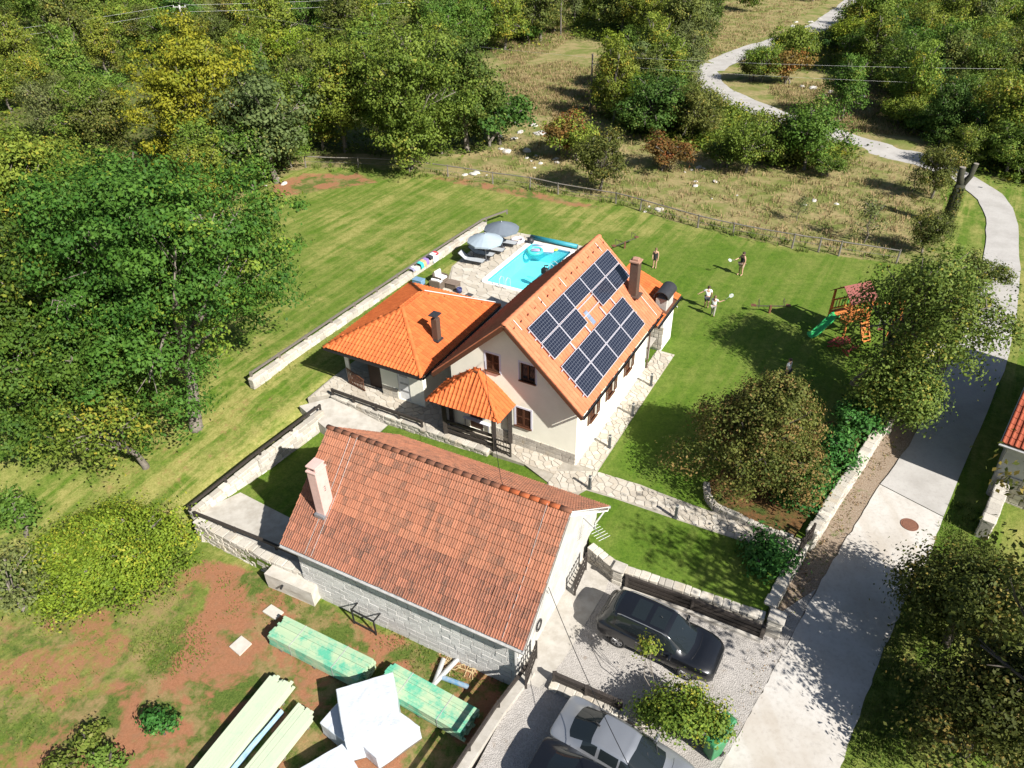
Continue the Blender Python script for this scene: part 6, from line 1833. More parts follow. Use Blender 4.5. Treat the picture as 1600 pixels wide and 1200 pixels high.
for (a, z) in path_:
    for (b_, h) in prof: vs.append(pF(a, b_+.1, z+h))
fs = [(i*6+j, i*6+j+1, (i+1)*6+j+1, (i+1)*6+j) for i in range(len(path_)-1) for j in range(5)]
q.add(vs, fs); o = q.build('slide', MATS['slide_green'], pt); o.modifiers.new('thick', 'SOLIDIFY').thickness = .03
# swing arm with red seat
for s_ in (-.45, .45): MB().beam(pF(2.6+s_, -1.2, 0), pF(2.6, -1.2, 2.2), .09, .09).build('swing_leg', MATS['play_wood'], pt)
MB().beam(pF(.75, -.75, 2.25), pF(2.7, -1.2, 2.25), .11, .11).build('swing_beam', MATS['play_wood'], pt)
sw = MB().fbox(pF, 1.5, 1.9, -1.1, -.9, .45, .49).build('swing_seat', MATS['play_red'], pt)
for a in (1.52, 1.88): MB().tube([pF(a, -1.0, .48), pF(a, -1.0, 2.2)], .012, 5).build('rope', MATS['zinc'], sw)
t = thing('picnic_table', 'small red wooden picnic table beside the play tower', 'table', at(1316, 545), R(35)); F2 = Frame(at(1316, 545).x, at(1316, 545).y, R(35))
for i in range(4): MB().fbox(F2, -.55, .55, -.3+i*.15, -.3+i*.15+.135, .52, .56).build('top_board', M('red_wood', (.28, .05, .04), (.22, .04, .03), 9, .7), t)
for s_ in (-1, 1):
    MB().fbox(F2, -.55, .55, s_*.6-.1, s_*.6+.1, .30, .33).build('bench_board', MATS['red_wood'], t)
    MB().beam(F2(s_*.45, -.7, 0), F2(s_*.45, .2, .54), .06, .08).build('leg', MATS['red_wood'], t); MB().beam(F2(s_*.45, .7, 0), F2(s_*.45, -.2, .54), .05, .08).build('leg', MATS['red_wood'], t)
    MB().beam(F2(s_*.42, -.68, .29), F2(s_*.42, .68, .29), .04, .06).build('crossbar', MATS['red_wood'], t)
M('play_brown', (.16, .07, .04), (.12, .05, .03), 8, .7); M('play_teal', (.06, .08, .06), (.10, .06, .04), 8, .5)
def seesaw(px, rz, label):
    p = at(*px); t = thing('seesaw', label, 'seesaw', p, rz); F_ = Frame(p.x, p.y, rz)
    MB().beam(F_(0, 0, -.05), F_(0, 0, .55), .12, .12).build('pivot', MATS['play_brown'], t)
    MB().beam(F_(-1.15, 0, .42), F_(1.15, 0, .60), .06, .05).build('plank', MATS['play_teal'], t)
    for s_, z in ((-1, .42), (1, .60)):
        MB().tube([F_(s_*.75, -.22, z), F_(s_*.75, -.22, z+.42), F_(s_*.75, .22, z+.42), F_(s_*.75, .22, z)], .02, 6).build('handle', MATS['play_teal'], t)
        MB().fbox(F_, s_*1.05-.15, s_*1.05+.15, -.14, .14, z+.04, z+.08).build('seat', MATS['play_brown'], t)
seesaw((1202, 489), R(-12), 'dark seesaw on the lawn between the players and the play tower')
seesaw((976, 388), R(30), 'dark seesaw on the lawn close behind the house ridge')

# ------------------------------------------------------------------ people
def skin_mesh(pts, edges, rads, sub=2):
    me_ = bpy.data.meshes.new('tmp'); me_.from_pydata(pts, edges, []); o = bpy.data.objects.new('tmp', me_); COL.objects.link(o)
    sm_ = o.modifiers.new('s', 'SKIN'); sm_.use_smooth_shade = True
    for v, r_ in zip(me_.skin_vertices[0].data, rads): v.radius = (r_, r_) if not isinstance(r_, tuple) else r_
    me_.skin_vertices[0].data[0].use_root = True
    ss = o.modifiers.new('d', 'SUBSURF'); ss.levels = sub
    dg = bpy.context.evaluated_depsgraph_get()
    out = bpy.data.meshes.new_from_object(o.evaluated_get(dg))
    bpy.data.objects.remove(o); bpy.data.meshes.remove(me_)
    return out
M('skin', (.50, .30, .21), (.44, .26, .18), 20, .6, 0, grime=0)
def person(label, px, face, H, arms, cloth, legs=(0, 0), hair='short', z=0.0, racket=None, fat=1.0):
    """arms: (elbow, wrist) offsets for right and left from the shoulders; front is -y"""
    p = at(*px, z); s = H/1.75
    t = thing('person', label, 'person', p, face)
    J = {}; J['pel'] = (0, 0, .93); J['wai'] = (0, 0, 1.08); J['che'] = (0, .01, 1.30); J['nec'] = (0, .01, 1.47); J['hea'] = (0, -.01, 1.56); J['top'] = (0, 0, 1.68)
    R_ = {'pel': (.15*fat, .11*fat), 'wai': (.13*fat, .10*fat), 'che': (.155*fat, .11*fat), 'nec': .055, 'hea': .085, 'top': .075}
    E = [('pel', 'wai'), ('wai', 'che'), ('che', 'nec'), ('nec', 'hea'), ('hea', 'top')]
    for sd, sg in (('r', -1), ('l', 1)):
        el, wr = arms[0 if sg < 0 else 1]
        J['sh'+sd] = (sg*.17, .01, 1.41); J['el'+sd] = (sg*(.17+el[0]), el[1], 1.41+el[2]); J['wr'+sd] = (sg*(.17+wr[0]), wr[1], 1.41+wr[2])
        a = Vector(J['wr'+sd]); d = (a-Vector(J['el'+sd])).normalized()
        J['ha'+sd] = tuple(a+d*.08)
        R_['sh'+sd] = .062; R_['el'+sd] = .042; R_['wr'+sd] = .030; R_['ha'+sd] = .034
        lg = legs[0 if sg < 0 else 1]
        J['hi'+sd] = (sg*.09, 0, .86); J['kn'+sd] = (sg*.10, lg*.5-.02, .48); J['an'+sd] = (sg*.10, lg, .09); J['to'+sd] = (sg*.12, lg-.15, .035)
        R_['hi'+sd] = .095*fat; R_['kn'+sd] = .062; R_['an'+sd] = .042; R_['to'+sd] = .036
        E += [('che', 'sh'+sd), ('sh'+sd, 'el'+sd), ('el'+sd, 'wr'+sd), ('wr'+sd, 'ha'+sd), ('pel', 'hi'+sd), ('hi'+sd, 'kn'+sd), ('kn'+sd, 'an'+sd), ('an'+sd, 'to'+sd)]
    def mk(keys, grow, name, mat, cut=None, over=None):
        ks = [k_ for k_ in J if k_ in keys]; ix = {k_: i for i, k_ in enumerate(ks)}
        pos = dict(J); pos.update(over or {})
        rr_ = []
        for k_ in ks:
            r_ = R_[k_]; g = grow.get(k_, grow.get('*', 1)) if isinstance(grow, dict) else grow
            rr_.append(tuple(x*g*s for x in r_) if isinstance(r_, tuple) else r_*g*s)
        me_ = skin_mesh([tuple(c*s for c in pos[k_]) for k_ in ks], [(ix[a], ix[b_]) for a, b_ in E if a in ix and b_ in ix], rr_)
        return me_
    body = mk(set(J), 1.0, 'body', None)
    # fingers and face details joined into the same mesh
    bm = bmesh.new(); bm.from_mesh(body); q = MB()
    for sd, sg in (('r', -1), ('l', 1)):
        a = Vector(J['ha'+sd])*s; d = (Vector(J['ha'+sd])-Vector(J['el'+sd])).normalized(); sx = d.cross(Vector((0, 1, .1))).normalized(); up = sx.cross(d)
        for i, ln in enumerate((.065, .075, .07, .055)):
            c = a+d*.02*s+sx*((i-1.5)*.019*s); q.tube([c, c+(d*ln*.55-up*.005)*s, c+(d*ln-up*.025)*s], [.009*s, .008*s, .006*s], 6)
        c = a-d*.02*s+sx*.035*s*-sg; q.tube([c, c+(d*.03+sx*.02*-sg)*s, c+(d*.055+sx*.02*-sg)*s], [.010*s, .009*s, .007*s], 6)
    hd = Vector((0, -.01, 1.60))*s
    q.tube([hd+Vector((0, -.085, .01))*s, hd+Vector((0, -.115, -.02))*s], [.012*s, .016*s], 6)
    for sg in (-1, 1): q.tube([hd+Vector((sg*.085, .01, -.01))*s, hd+Vector((sg*.105, .02, .02))*s], [.022*s, .015*s], 6)
    tm = q.mesh('tmp'); bm.from_mesh(tm); bm.to_mesh(body); bm.free(); bpy.data.meshes.remove(tm)
    body.name = 'body'; link('body', body, MATS['skin'], t)
    for nm, keys, grow, mat, over in cloth:
        me_ = mk(keys, grow, nm, mat, over=over); me_.name = nm; link(nm, me_, mat, t)
    q = MB(); q.smooth = True; hm = M('hair_'+hair, *{'short': ((.05, .03, .02), (.03, .02, .015)), 'long': ((.16, .10, .05), (.10, .06, .03)), 'grey': ((.10, .09, .085), (.07, .06, .06))}[hair.split('_')[0]], 30, .7, .2, 80, grime=0)
    prof = [(.0, .118), (.055, .108), (.092, .07), (.104, .01), (.098, -.04 if hair == 'short' else -.07)]
    n_ = 14; vs = []; fs = []
    for r_, z_ in prof:
        for k_ in range(n_):
            a_ = 2*math.pi*k_/n_; fr_ = max(0, -math.sin(a_))
            zz = z_+(.055*fr_ if z_ < .05 else 0)
            vs.append(hd+Vector((r_*math.cos(a_)*s, (r_*1.08*math.sin(a_)+.012)*s, (zz+.012)*s)))
    for i in range(len(prof)-1):
        for k_ in range(n_): fs.append((i*n_+k_, (i+1)*n_+k_, (i+1)*n_+(k_+1) % n_, i*n_+(k_+1) % n_))
    q.add(vs, fs)
    if hair == 'long': q.tube([hd+Vector((0, .09, .0))*s, hd+Vector((0, .12, -.12))*s, hd+Vector((0, .10, -.24))*s], [.05*s, .04*s, .012*s], 8)
    o = q.mesh('hair'); link('hair', o, hm, t)
    if racket:
        sd = racket; a = Vector(J['ha'+sd])*s; d = (Vector(J['ha'+sd])-Vector(J['el'+sd])).normalized(); d = (d+Vector((0, 0, .35))).normalized()
        m4 = wmat(t); m3_ = m4.to_3x3()
        w_ = lambda v: m4 @ Vector(v)
        rk = thing('badminton_racket', 'badminton racket held by the '+label.split(' person')[0].replace('person ', '')+' player' if False else 'racket held by the '+' '.join(label.split()[:8]), 'racket', w_(a), 0)
        MB().tube([w_(a-d*.08), w_(a+d*.12)], .016, 6).build('grip', MATS['black_metal'], rk); MB().tube([w_(a+d*.12), w_(a+d*.40)], .008, 6).build('shaft', MATS['zinc'], rk)
        c = a+d*.53; sx = d.cross(Vector((0, 1, 0))).normalized()
        q = MB(); q.tube([w_(c+d*(.14*math.cos(R(30*i)))+sx*(.11*math.sin(R(30*i)))) for i in range(13)], .010, 5); q.build('head_frame', M('racket', (.6, .66, .72), (.5, .58, .66), 5, .4, 0, grime=0), rk)
        q = MB()
        for i in range(-4, 5):
            e = math.sqrt(max(0, 1-(i/5)**2)); q.tube([w_(c+d*(.028*i)-sx*.11*e), w_(c+d*(.028*i)+sx*.11*e)], .005, 4); q.tube([w_(c+sx*(.022*i)-d*.14*e), w_(c+sx*(.022*i)+d*.14*e)], .005, 4)
        q.build('strings', MATS['white_metal'], rk)
    return t
T_ = {'pel', 'wai', 'che', 'shr', 'shl'}; UA = {'elr', 'ell'}; LG = {'pel', 'hir', 'hil', 'knr', 'knl'}
M('c_black', (.02, .02, .022), (.028, .028, .03), 20, .85, .1, grime=0); M('c_white', (.72, .73, .74), (.64, .65, .67), 12, .85, .1, grime=0); M('c_khaki', (.40, .31, .22), (.34, .26, .18), 14, .85, .1, grime=0); M('c_dark', (.035, .038, .05), (.03, .032, .04), 14, .85, .1, grime=0); M('c_grey', (.36, .34, .30), (.30, .28, .25), 14, .85, .1, grime=0)
hip_only = {'hir': (-.095, 0, .80), 'hil': (.095, 0, .80)}
short_leg = {'knr': (-.10, 0, .56), 'knl': (.10, 0, .56)}
sleeve = {'elr': None, 'ell': None}
rest = ((.05, .02, -.28), (.07, -.08, -.52))
person('person in a black dress standing on the lawn behind the house', (1022.5, 418.5), R(-25), 1.58, (((.06, .0, -.27), (.02, -.14, -.46)), rest),
       [('dress', T_ | {'hir', 'hil'}, {'*': 1.22, 'hir': 1.45, 'hil': 1.45, 'shr': .95, 'shl': .95}, MATS['c_black'], {'hir': (-.08, 0, .70), 'hil': (.08, 0, .70)})], hair='long')
person('person in black vest and pale shorts swinging a racket on the far lawn', (1156.5, 430), R(-70), 1.80, (((.10, -.10, -.22), (.06, -.36, -.26)), ((.05, .05, -.28), (.05, -.05, -.52))),
       [('vest', T_, {'*': 1.2, 'shr': 1.0, 'shl': 1.0}, MATS['c_black'], None), ('shorts', LG, {'*': 1.25, 'knr': 1.5, 'knl': 1.5}, MATS['c_khaki'], short_leg)], legs=(-.05, .06), racket='r', fat=1.1)
person('person in white shirt and dark shorts with one arm out on the lawn', (1103, 481.5), R(165), 1.66, (((.08, -.05, -.27), (.08, -.14, -.48)), ((.20, .0, -.18), (.38, .05, -.28))),
       [('shirt', T_ | UA, {'*': 1.22, 'elr': 1.5, 'ell': 1.5}, MATS['c_white'], {'elr': (-.24, -.02, 1.24), 'ell': (.30, .0, 1.29)}), ('shorts', LG, {'*': 1.28, 'knr': 1.6, 'knl': 1.6}, MATS['c_dark'], short_leg)], legs=(.05, -.12))
person('person in white top and grey trousers holding a racket near the fireplace', (1113, 494), R(150), 1.52, (((.16, -.06, -.16), (.36, -.16, -.06)), rest),
       [('top', T_ | UA, {'*': 1.2, 'elr': 1.4, 'ell': 1.4}, MATS['c_white'], {'elr': (-.26, -.03, 1.30), 'ell': (.21, .01, 1.24)}), ('trousers', LG | {'anr', 'anl'}, {'*': 1.22, 'anr': 1.4, 'anl': 1.4}, MATS['c_grey'], None)], legs=(.10, -.10), hair='long', racket='r')
person('person in pale top mostly hidden behind the copper-leaved shrub', (1227, 597), R(40), 1.6, (rest, rest),
       [('top', T_ | UA, {'*': 1.2, 'elr': 1.4, 'ell': 1.4}, MATS['c_white'], {'elr': (-.22, .0, 1.24), 'ell': (.22, .01, 1.24)}), ('trousers', LG | {'anr', 'anl'}, {'*': 1.22, 'anr': 1.4, 'anl': 1.4}, MATS['c_dark'], None)])
q = thing('shuttlecock', 'white shuttlecock lying on the lawn near the fireplace', 'shuttlecock', at(1058, 481)); p = at(1058, 481)
MB().lathe([(0, 0), (.02, .01), (.02, .03), (.045, .11)], p, 10).build('skirt', MATS['white_metal'], q)

# ------------------------------------------------------------------ neighbour's building at the right edge
c0 = Vector((21.6, 24.4, 0)); NF = Frame(21.6, 24.4, R(50.6))
nb = thing('neighbour_house', 'corner of a red-tiled stone house at the right edge of the road', 'house', c0+Vector((0, 0, -.9)), NF.yaw)
# a = up the slope away from us, b negative = to the right
b = MB(); b.fbox(NF, .45, 11.5, -9, -.35, -1.2, 2.45); b.build('wall', MATS['old_plaster'], nb)
q = MB(); pr = [(.45, 2.45), (11.5, 2.45), (6.0, 4.95)]
q.add([NF(a, -.35, z) for a, z in pr]+[NF(a, -.7, z) for a, z in pr], [(0, 1, 2), (5, 4, 3), (0, 3, 4, 1), (1, 4, 5, 2), (2, 5, 3, 0)]); q.build('gable_wall', MATS['old_plaster'], nb)
st = Stones(nb, True, 'wall_stone'); rnd = random.Random(77)
for j in range(6):
    s_ = -.4
    while s_ > -5: 
        wl = rnd.uniform(.35, .6); st.put(NF(.42, s_-wl/2, -.75+j*.27), -NF.v, NF.u, (wl-.02, .10, .25), rnd); s_ -= wl
nro = MB().beam(NF(6, -.2, 4.9), NF(6, -9, 4.9), .1, .14).build('roof', MATS['brown_wood'], nb)
tile_mat('tile_red', (.30, .075, .035), (.24, .055, .028), (.10, .03, .02), .4)
y1_ = (NF(6.0, 0, 5.15)-NF(0, 0, 2.6)).normalized(); y2_ = (NF(6.0, 0, 5.15)-NF(12, 0, 2.6)).normalized()
sl_ = (NF(6.0, 0, 5.15)-NF(0, 0, 2.6)).length
roof_plane(nro, NF(0, -9, 2.6), NF.v, (NF(6.0, 0, 5.15)-NF(0, 0, 2.6)).normalized(), [(0, 0), (9, 0), (9, sl_), (0, sl_)], .24, .36, 'pan', MATS['tile_red'], 81, boardmat='brown_wood') if NF.v.cross(y1_).z > 0 else roof_plane(nro, NF(0, 0, 2.6), -NF.v, y1_, [(0, 0), (9, 0), (9, sl_), (0, sl_)], .24, .36, 'pan', MATS['tile_red'], 81, boardmat='brown_wood')
roof_plane(nro, NF(12, -9, 2.6), NF.v, y2_, [(0, 0), (9, 0), (9, sl_), (0, sl_)], .24, .36, 'pan', MATS['tile_red'], 82, boardmat='brown_wood') if NF.v.cross(y2_).z > 0 else roof_plane(nro, NF(12, 0, 2.6), -NF.v, y2_, [(0, 0), (9, 0), (9, sl_), (0, sl_)], .24, .36, 'pan', MATS['tile_red'], 82, boardmat='brown_wood')
gutter(nb, NF(-.07, -9, 2.52), NF(-.07, .05, 2.52), .08, 'zinc')
for a0_, z0_ in ((0, 2.6), (12, 2.6)): MB().beam(NF(a0_, .02, z0_-.12), NF(6, .02, 5.15-.12), .03, .18).build('barge_board', MATS['zinc'], nb)
ch = MB().box(NF(4.4, -1.2, 5.0), (.6, .6, 1.8), NF.yaw).build('chimney', MATS['old_plaster'], nb); MB().box(NF(4.4, -1.2, 5.95), (.75, .75, .12), NF.yaw).build('cap', MATS['concrete'], ch)
stone_wall('stone_wall', 'rough stone wall beside the road below the neighbour house', [at(1598, 690, .6), at(1570, 752, .45), at(1545, 815, .3)], 1.3, .5, 78, .36, single=True)
# ------------------------------------------------------------------ vegetation
def leafmat(name, dark, light, accent=None, acc=0.0, trans=.28, rough=.55, hue=.25):
    k = N(name)
    tn = k.attr('tint'); ac = k.attr('accent')
    c = k.mix(tn, dark, light)
    if accent: c = k.mix(k.rampf(ac, 1-acc-.08, 1-acc+.08), c, accent)
    orn = k.orand()
    hs = k.n.new('ShaderNodeHueSaturation')
    k.l(c, hs.inputs['Color']); k.l(k.math('ADD', k.math('MULTIPLY', orn, hue*.16), .5-hue*.08), hs.inputs['Hue']); k.l(k.math('ADD', k.math('MULTIPLY', k.math('FRACT', k.math('MULTIPLY', orn, 7.7)), hue*1.4), 1-hue*.7), hs.inputs['Value'])
    k.l(hs.outputs[0], k.b.inputs['Base Color']); k.fin(max(rough, .6), 0, .16)
    tr = k.n.new('ShaderNodeBsdfTranslucent'); k.l(hs.outputs[0], tr.inputs[0])
    mx = k.n.new('ShaderNodeMixShader'); mx.inputs[0].default_value = trans
    k.l(k.b.outputs[0], mx.inputs[1]); k.l(tr.outputs[0], mx.inputs[2]); k.l(mx.outputs[0], k.out.inputs[0])
    MATS[name] = k.m; return k.m
leafmat('leaf_ash', (.024, .068, .009), (.084, .158, .022), (.165, .215, .026), .15)
leafmat('leaf_yellow', (0.138, 0.172, 0.014), (0.299, 0.282, 0.023), (0.115, 0.161, 0.018), .15)
leafmat('leaf_green', (.055, .110, .014), (.150, .225, .034), (.22, .245, .04), .16)
leafmat('leaf_mid', (.075, .125, .016), (.215, .265, .036), (.31, .27, .035), .18)
leafmat('leaf_grey', (.075, .105, .032), (.165, .200, .066), (.24, .24, .07), .15)
leafmat('leaf_dark', (.036, .082, .014), (.105, .175, .030), (.16, .20, .04), .12)
leafmat('leaf_copper', (.042, .066, .012), (.145, .155, .034), (.22, .150, .050), .26, hue=.1)
leafmat('leaf_rust', (0.095, 0.071, 0.019), (0.209, 0.119, 0.033), (0.247, 0.085, 0.028), .35)
leafmat('leaf_lime', (.080, .130, .012), (.200, .260, .024), (.28, .28, .03), .2)
leafmat('leaf_walnut', (.058, .088, .014), (.165, .200, .036), (.25, .21, .04), .14)
leafmat('leaf_bay', (.034, .052, .010), (.088, .108, .022), (.20, .165, .035), .10)
leafmat('leaf_laurel', (0.020, 0.077, 0.015), (0.050, 0.156, 0.027), (0.088, 0.213, 0.037), .2, .12, .3, .1)
leafmat('leaf_olive', (0.052, 0.073, 0.016), (0.150, 0.172, 0.036), (0.247, 0.215, 0.046), .14)
leafmat('dry_grass', (.22, .165, .080), (.40, .31, .155), (.15, .17, .045), .3, .2, .8)
leafmat('weed', (.060, .105, .014), (.15, .205, .035), (.16, .18, .05), .2, .25, .7)
M('bark', (.20, .175, .145), (.11, .095, .078), 9, .95, .6, 20); M('bark_dark', (.085, .07, .058), (.05, .042, .035), 9, .95, .6, 20); M('dead_wood', (.26, .23, .195), (.17, .15, .125), 9, .9, .3)

def leaf_cloud(C, Nrm, size, tint, acc, g, aspect=.62):
    """quads at C with normals Nrm; returns verts/faces/attributes"""
    n = len(C)
    t1 = np.cross(Nrm, g.normal(size=(n, 3))); t1 /= np.linalg.norm(t1, axis=1, keepdims=True)+1e-9
    t2 = np.cross(Nrm, t1)
    s = size[:, None]
    V = np.empty((n, 4, 3))
    V[:, 0] = C-t1*s*.5; V[:, 1] = C+t2*s*.5*aspect+Nrm*s*.07; V[:, 2] = C+t1*s*.5-Nrm*s*.08; V[:, 3] = C-t2*s*.5*aspect+Nrm*s*.07
    return V
def mesh_quads(name, V, tint, acc):
    n = len(V)
    me_ = bpy.data.meshes.new(name)
    me_.vertices.add(n*4); me_.vertices.foreach_set('co', V.reshape(-1).astype(np.float32))
    me_.loops.add(n*4); me_.loops.foreach_set('vertex_index', np.arange(n*4, dtype=np.int32))
    me_.polygons.add(n); me_.polygons.foreach_set('loop_start', np.arange(0, n*4, 4, dtype=np.int32)); me_.polygons.foreach_set('loop_total', np.full(n, 4, np.int32))
    for nm, a in (('tint', tint), ('accent', acc)):
        at_ = me_.attributes.new(nm, 'FLOAT', 'FACE'); at_.data.foreach_set('value', a.astype(np.float32))
    me_.update(); me_.validate()
    return me_
def crown(seed, R3, hc, lobes, clumps, leaves, lsize, spread=.42, lobe_r=.36, sparse=1.0, droop=0.0, flat=.6, low=-.6, cone=0.0):
    """lobed crown: lobes -> leaf clumps on their surface -> leaves; local origin at the tree foot"""
    g = np.random.default_rng(seed)
    R3 = np.array(R3, float)
    d = g.normal(size=(lobes, 3)); d /= np.linalg.norm(d, axis=1, keepdims=True)
    d[:, 2] = np.where(d[:, 2] < low, -d[:, 2], d[:, 2])
    LC = d*R3*g.uniform(.35, .86, (lobes, 1)); LR = lobe_r*g.uniform(.65, 1.15, lobes)
    LC[0] = 0; LR[0] = .55
    Cs = []; Ns = []; T = []; A = []
    for i in range(lobes):
        m = max(3, int(clumps*LR[i]**2*4/lobes*1.6))
        e = g.normal(size=(m, 3)); e /= np.linalg.norm(e, axis=1, keepdims=True)
        rad = g.uniform(.78, 1.06, (m, 1))
        cc = LC[i]+e*R3*LR[i]*rad
        lt = g.uniform(-.18, .18); la = g.uniform(-.25, .25)
        for c, en in zip(cc, e):
            k_ = max(4, int(leaves*g.uniform(.5, 1.4)*sparse))
            cs = spread*g.uniform(.6, 1.3)
            o = g.normal(size=(k_, 3))*np.array([cs, cs, cs*flat])
            Cs.append(c+o)
            od = o/(np.linalg.norm(o, axis=1, keepdims=True)+1e-6)
            nn = od*.75+en*.45+np.array([0, 0, .35])+g.normal(size=(k_, 3))*.38
            Ns.append(nn/np.linalg.norm(nn, axis=1, keepdims=True))
            ct = g.uniform(-.22, .22)
            T.append(np.clip(.5+lt+ct+g.normal(size=k_)*.18, 0, 1)); A.append(np.clip(g.uniform(0, 1)*.55+g.uniform(0, 1, k_)*.45+la, 0, 1))
    C = np.concatenate(Cs); Nn = np.concatenate(Ns)
    if droop: C[:, 2] -= droop*(np.linalg.norm(C[:, :2]/R3[:2], axis=1)**2)*R3[2]
    if cone:
        tt_ = np.clip(C[:, 2]/R3[2], -.3, 1); C[:, :2] *= (1-cone*tt_)[:, None]
    C[:, 2] += hc
    lo = C[:, 2] < .12
    C[lo, 2] = g.uniform(.12, .5, lo.sum())
    V = leaf_cloud(C, Nn, lsize*g.uniform(.6, 1.35, len(C)), None, None, g)
    return mesh_quads('crown', V, np.concatenate(T), np.concatenate(A)), LC+np.array([0, 0, hc])
def trunk_mesh(seed, foot, r0, LC, hc, stems=1, twig=.03, up=.35):
    """tapered trunk from foot, limbs out to the crown's lobes"""
    rnd = random.Random(seed); q = MB(); q.smooth = True
    foot = Vector(foot); top = Vector((0, 0, hc*1.0))
    for s_ in range(stems):
        off = Vector((rnd.uniform(-.4, .4), rnd.uniform(-.4, .4), 0))*(stems > 1)
        f0 = foot+off; m1 = f0.lerp(top, .35)+Vector((rnd.uniform(-.2, .2), rnd.uniform(-.2, .2), 0)); m2 = f0.lerp(top, .7)+Vector((rnd.uniform(-.3, .3), rnd.uniform(-.3, .3), 0))
        q.tube([f0-Vector((0, 0, .25)), f0+Vector((0, 0, .15)), m1, m2, top], [r0*1.35, r0*1.05, r0*.8, r0*.55, r0*.25], 9)
    for c in LC[1:]:
        c = Vector(c); st_ = foot.lerp(top, rnd.uniform(up, .85)); mid = st_.lerp(c, .5)+Vector((rnd.uniform(-.3, .3), rnd.uniform(-.3, .3), rnd.uniform(.0, .5)))
        q.tube([st_, mid, c], [r0*.36, r0*.22, twig], 6)
        for _ in range(2):
            e = c+Vector((rnd.uniform(-1, 1), rnd.uniform(-1, 1), rnd.uniform(-.3, .8)))*hc*.14; q.tube([mid.lerp(c, rnd.uniform(.3, .9)), e], [twig*1.2, twig*.4], 5)
    return q.mesh('trunk')
def tree(name, label, cat, pos, seed, R3, hc, mat, lobes=14, clumps=60, leaves=60, lsize=.28, r0=.25, bark='bark', foot=None, group=None, spread=.45, stems=1, **kw):
    t = thing(name, label, cat, pos, 0, group)
    me_, LC = crown(seed, R3, hc, lobes, clumps, leaves, lsize, spread, **kw)
    f = Vector(foot)-Vector(pos) if foot is not None else Vector((0, 0, 0))
    link('trunk', trunk_mesh(seed, f, r0, LC, hc, stems), MATS[bark], t)
    link('crown', me_, MATS[mat], t)
    return t
def under(px, py, hc):
    """foot on the ground below a crown centre seen at (px, py), hc above the ground"""
    p = at(px, py, hc)
    for _ in range(6): p = at(px, py, gz(p.x, p.y)+hc)
    return Vector((p.x, p.y, gz(p.x, p.y)))
# big broad-leaved trees on the left
ft = atf(307, 668)
p = under(262, 452, 6.8)
tree('ash_tree', 'huge dark green tree with bare grey trunk overhanging the left field', 'tree', p, 101, (7.0, 6.4, 7.6), 6.8, 'leaf_ash', 48, 1250, 110, .19, .34, foot=ft, spread=.40, lobe_r=.36, flat=.5, low=-.55)
tree('ash_tree', 'big green tree at the left edge below the yellow-green one', 'tree', under(55, 470, 6.6), 102, (5.8, 5.0, 6.0), 6.6, 'leaf_ash', 40, 900, 100, .19, .3, spread=.40, lobe_r=.36, flat=.5, low=-.9)
tree('ash_tree', 'yellow-green tree at the left edge above the big dark tree', 'tree', under(40, 330, 8.0), 103, (5.2, 5, 4.6), 8.0, 'leaf_mid', 32, 520, 90, .21, .3, spread=.40, lobe_r=.36, flat=.5)
tree('ash_tree', 'green tree low at the left edge behind the sparse fruit tree', 'tree', under(85, 575, 4.6), 104, (4.9, 4.0, 4.0), 4.6, 'leaf_ash', 32, 640, 90, .19, .24, spread=.38, lobe_r=.36, flat=.5, low=-.9)
tree('fruit_tree', 'sparse light green fruit tree with leaning grey trunk', 'tree', under(165, 680, 3.3), 105, (3.5, 2.7, 2.0), 3.3, 'leaf_mid', 16, 170, 36, .17, .17, foot=atf(228, 730), spread=.42)
tree('fruit_tree', 'small grey-green tree at the left edge beside the bright mulberry', 'tree', under(10, 910, 1.8), 106, (1.8, 2.4, 1.7), 1.8, 'leaf_grey', 10, 60, 36, .18, .12, spread=.35)
tree('fruit_tree', 'small green tree at the left edge above the bright mulberry', 'tree', under(20, 800, 1.6), 107, (1.5, 1.2, 1.3), 1.6, 'leaf_green', 8, 40, 36, .18, .10, spread=.3)
tree('mulberry_bush', 'broad bright lime-green bush left of the barn yard', 'bush', under(168, 868, 1.5), 108, (3.9, 2.9, 1.9), 1.4, 'leaf_lime', 46, 1000, 64, .13, .16, lobe_r=.32, spread=.34, stems=4, flat=.6)
for px_, py_, hc_, R_, mt_, sd_, nm_, lab_, ft_ in ((300, 150, 7.0, (6.3, 5.6, 6.0), 'leaf_yellow', 301, 'yellow_tree', 'big bright yellow-green tree below the concrete pylon', None),
  (645, 150, 7.0, (4.9, 4.4, 6.6), 'leaf_green', 302, 'oak_tree', 'tall green oak standing right at the pasture fence', (642, 264)),
  (725, 145, 5.6, (4.6, 4.2, 5.4), 'leaf_dark', 303, 'oak_tree', 'dark green rounded oak right of the fence oak', None),
  (590, 140, 6.0, (4.2, 4.0, 5.6), 'leaf_mid', 304, 'oak_tree', 'broad light green tree left of the fence oak', None)):
    tree(nm_, lab_, 'tree', under(px_, py_, hc_), sd_, R_, hc_, mt_, 36, 520, 80, .25, .28, spread=.46, lobe_r=.36, flat=.55, low=-.9, foot=atg(*ft_) if ft_ else None)
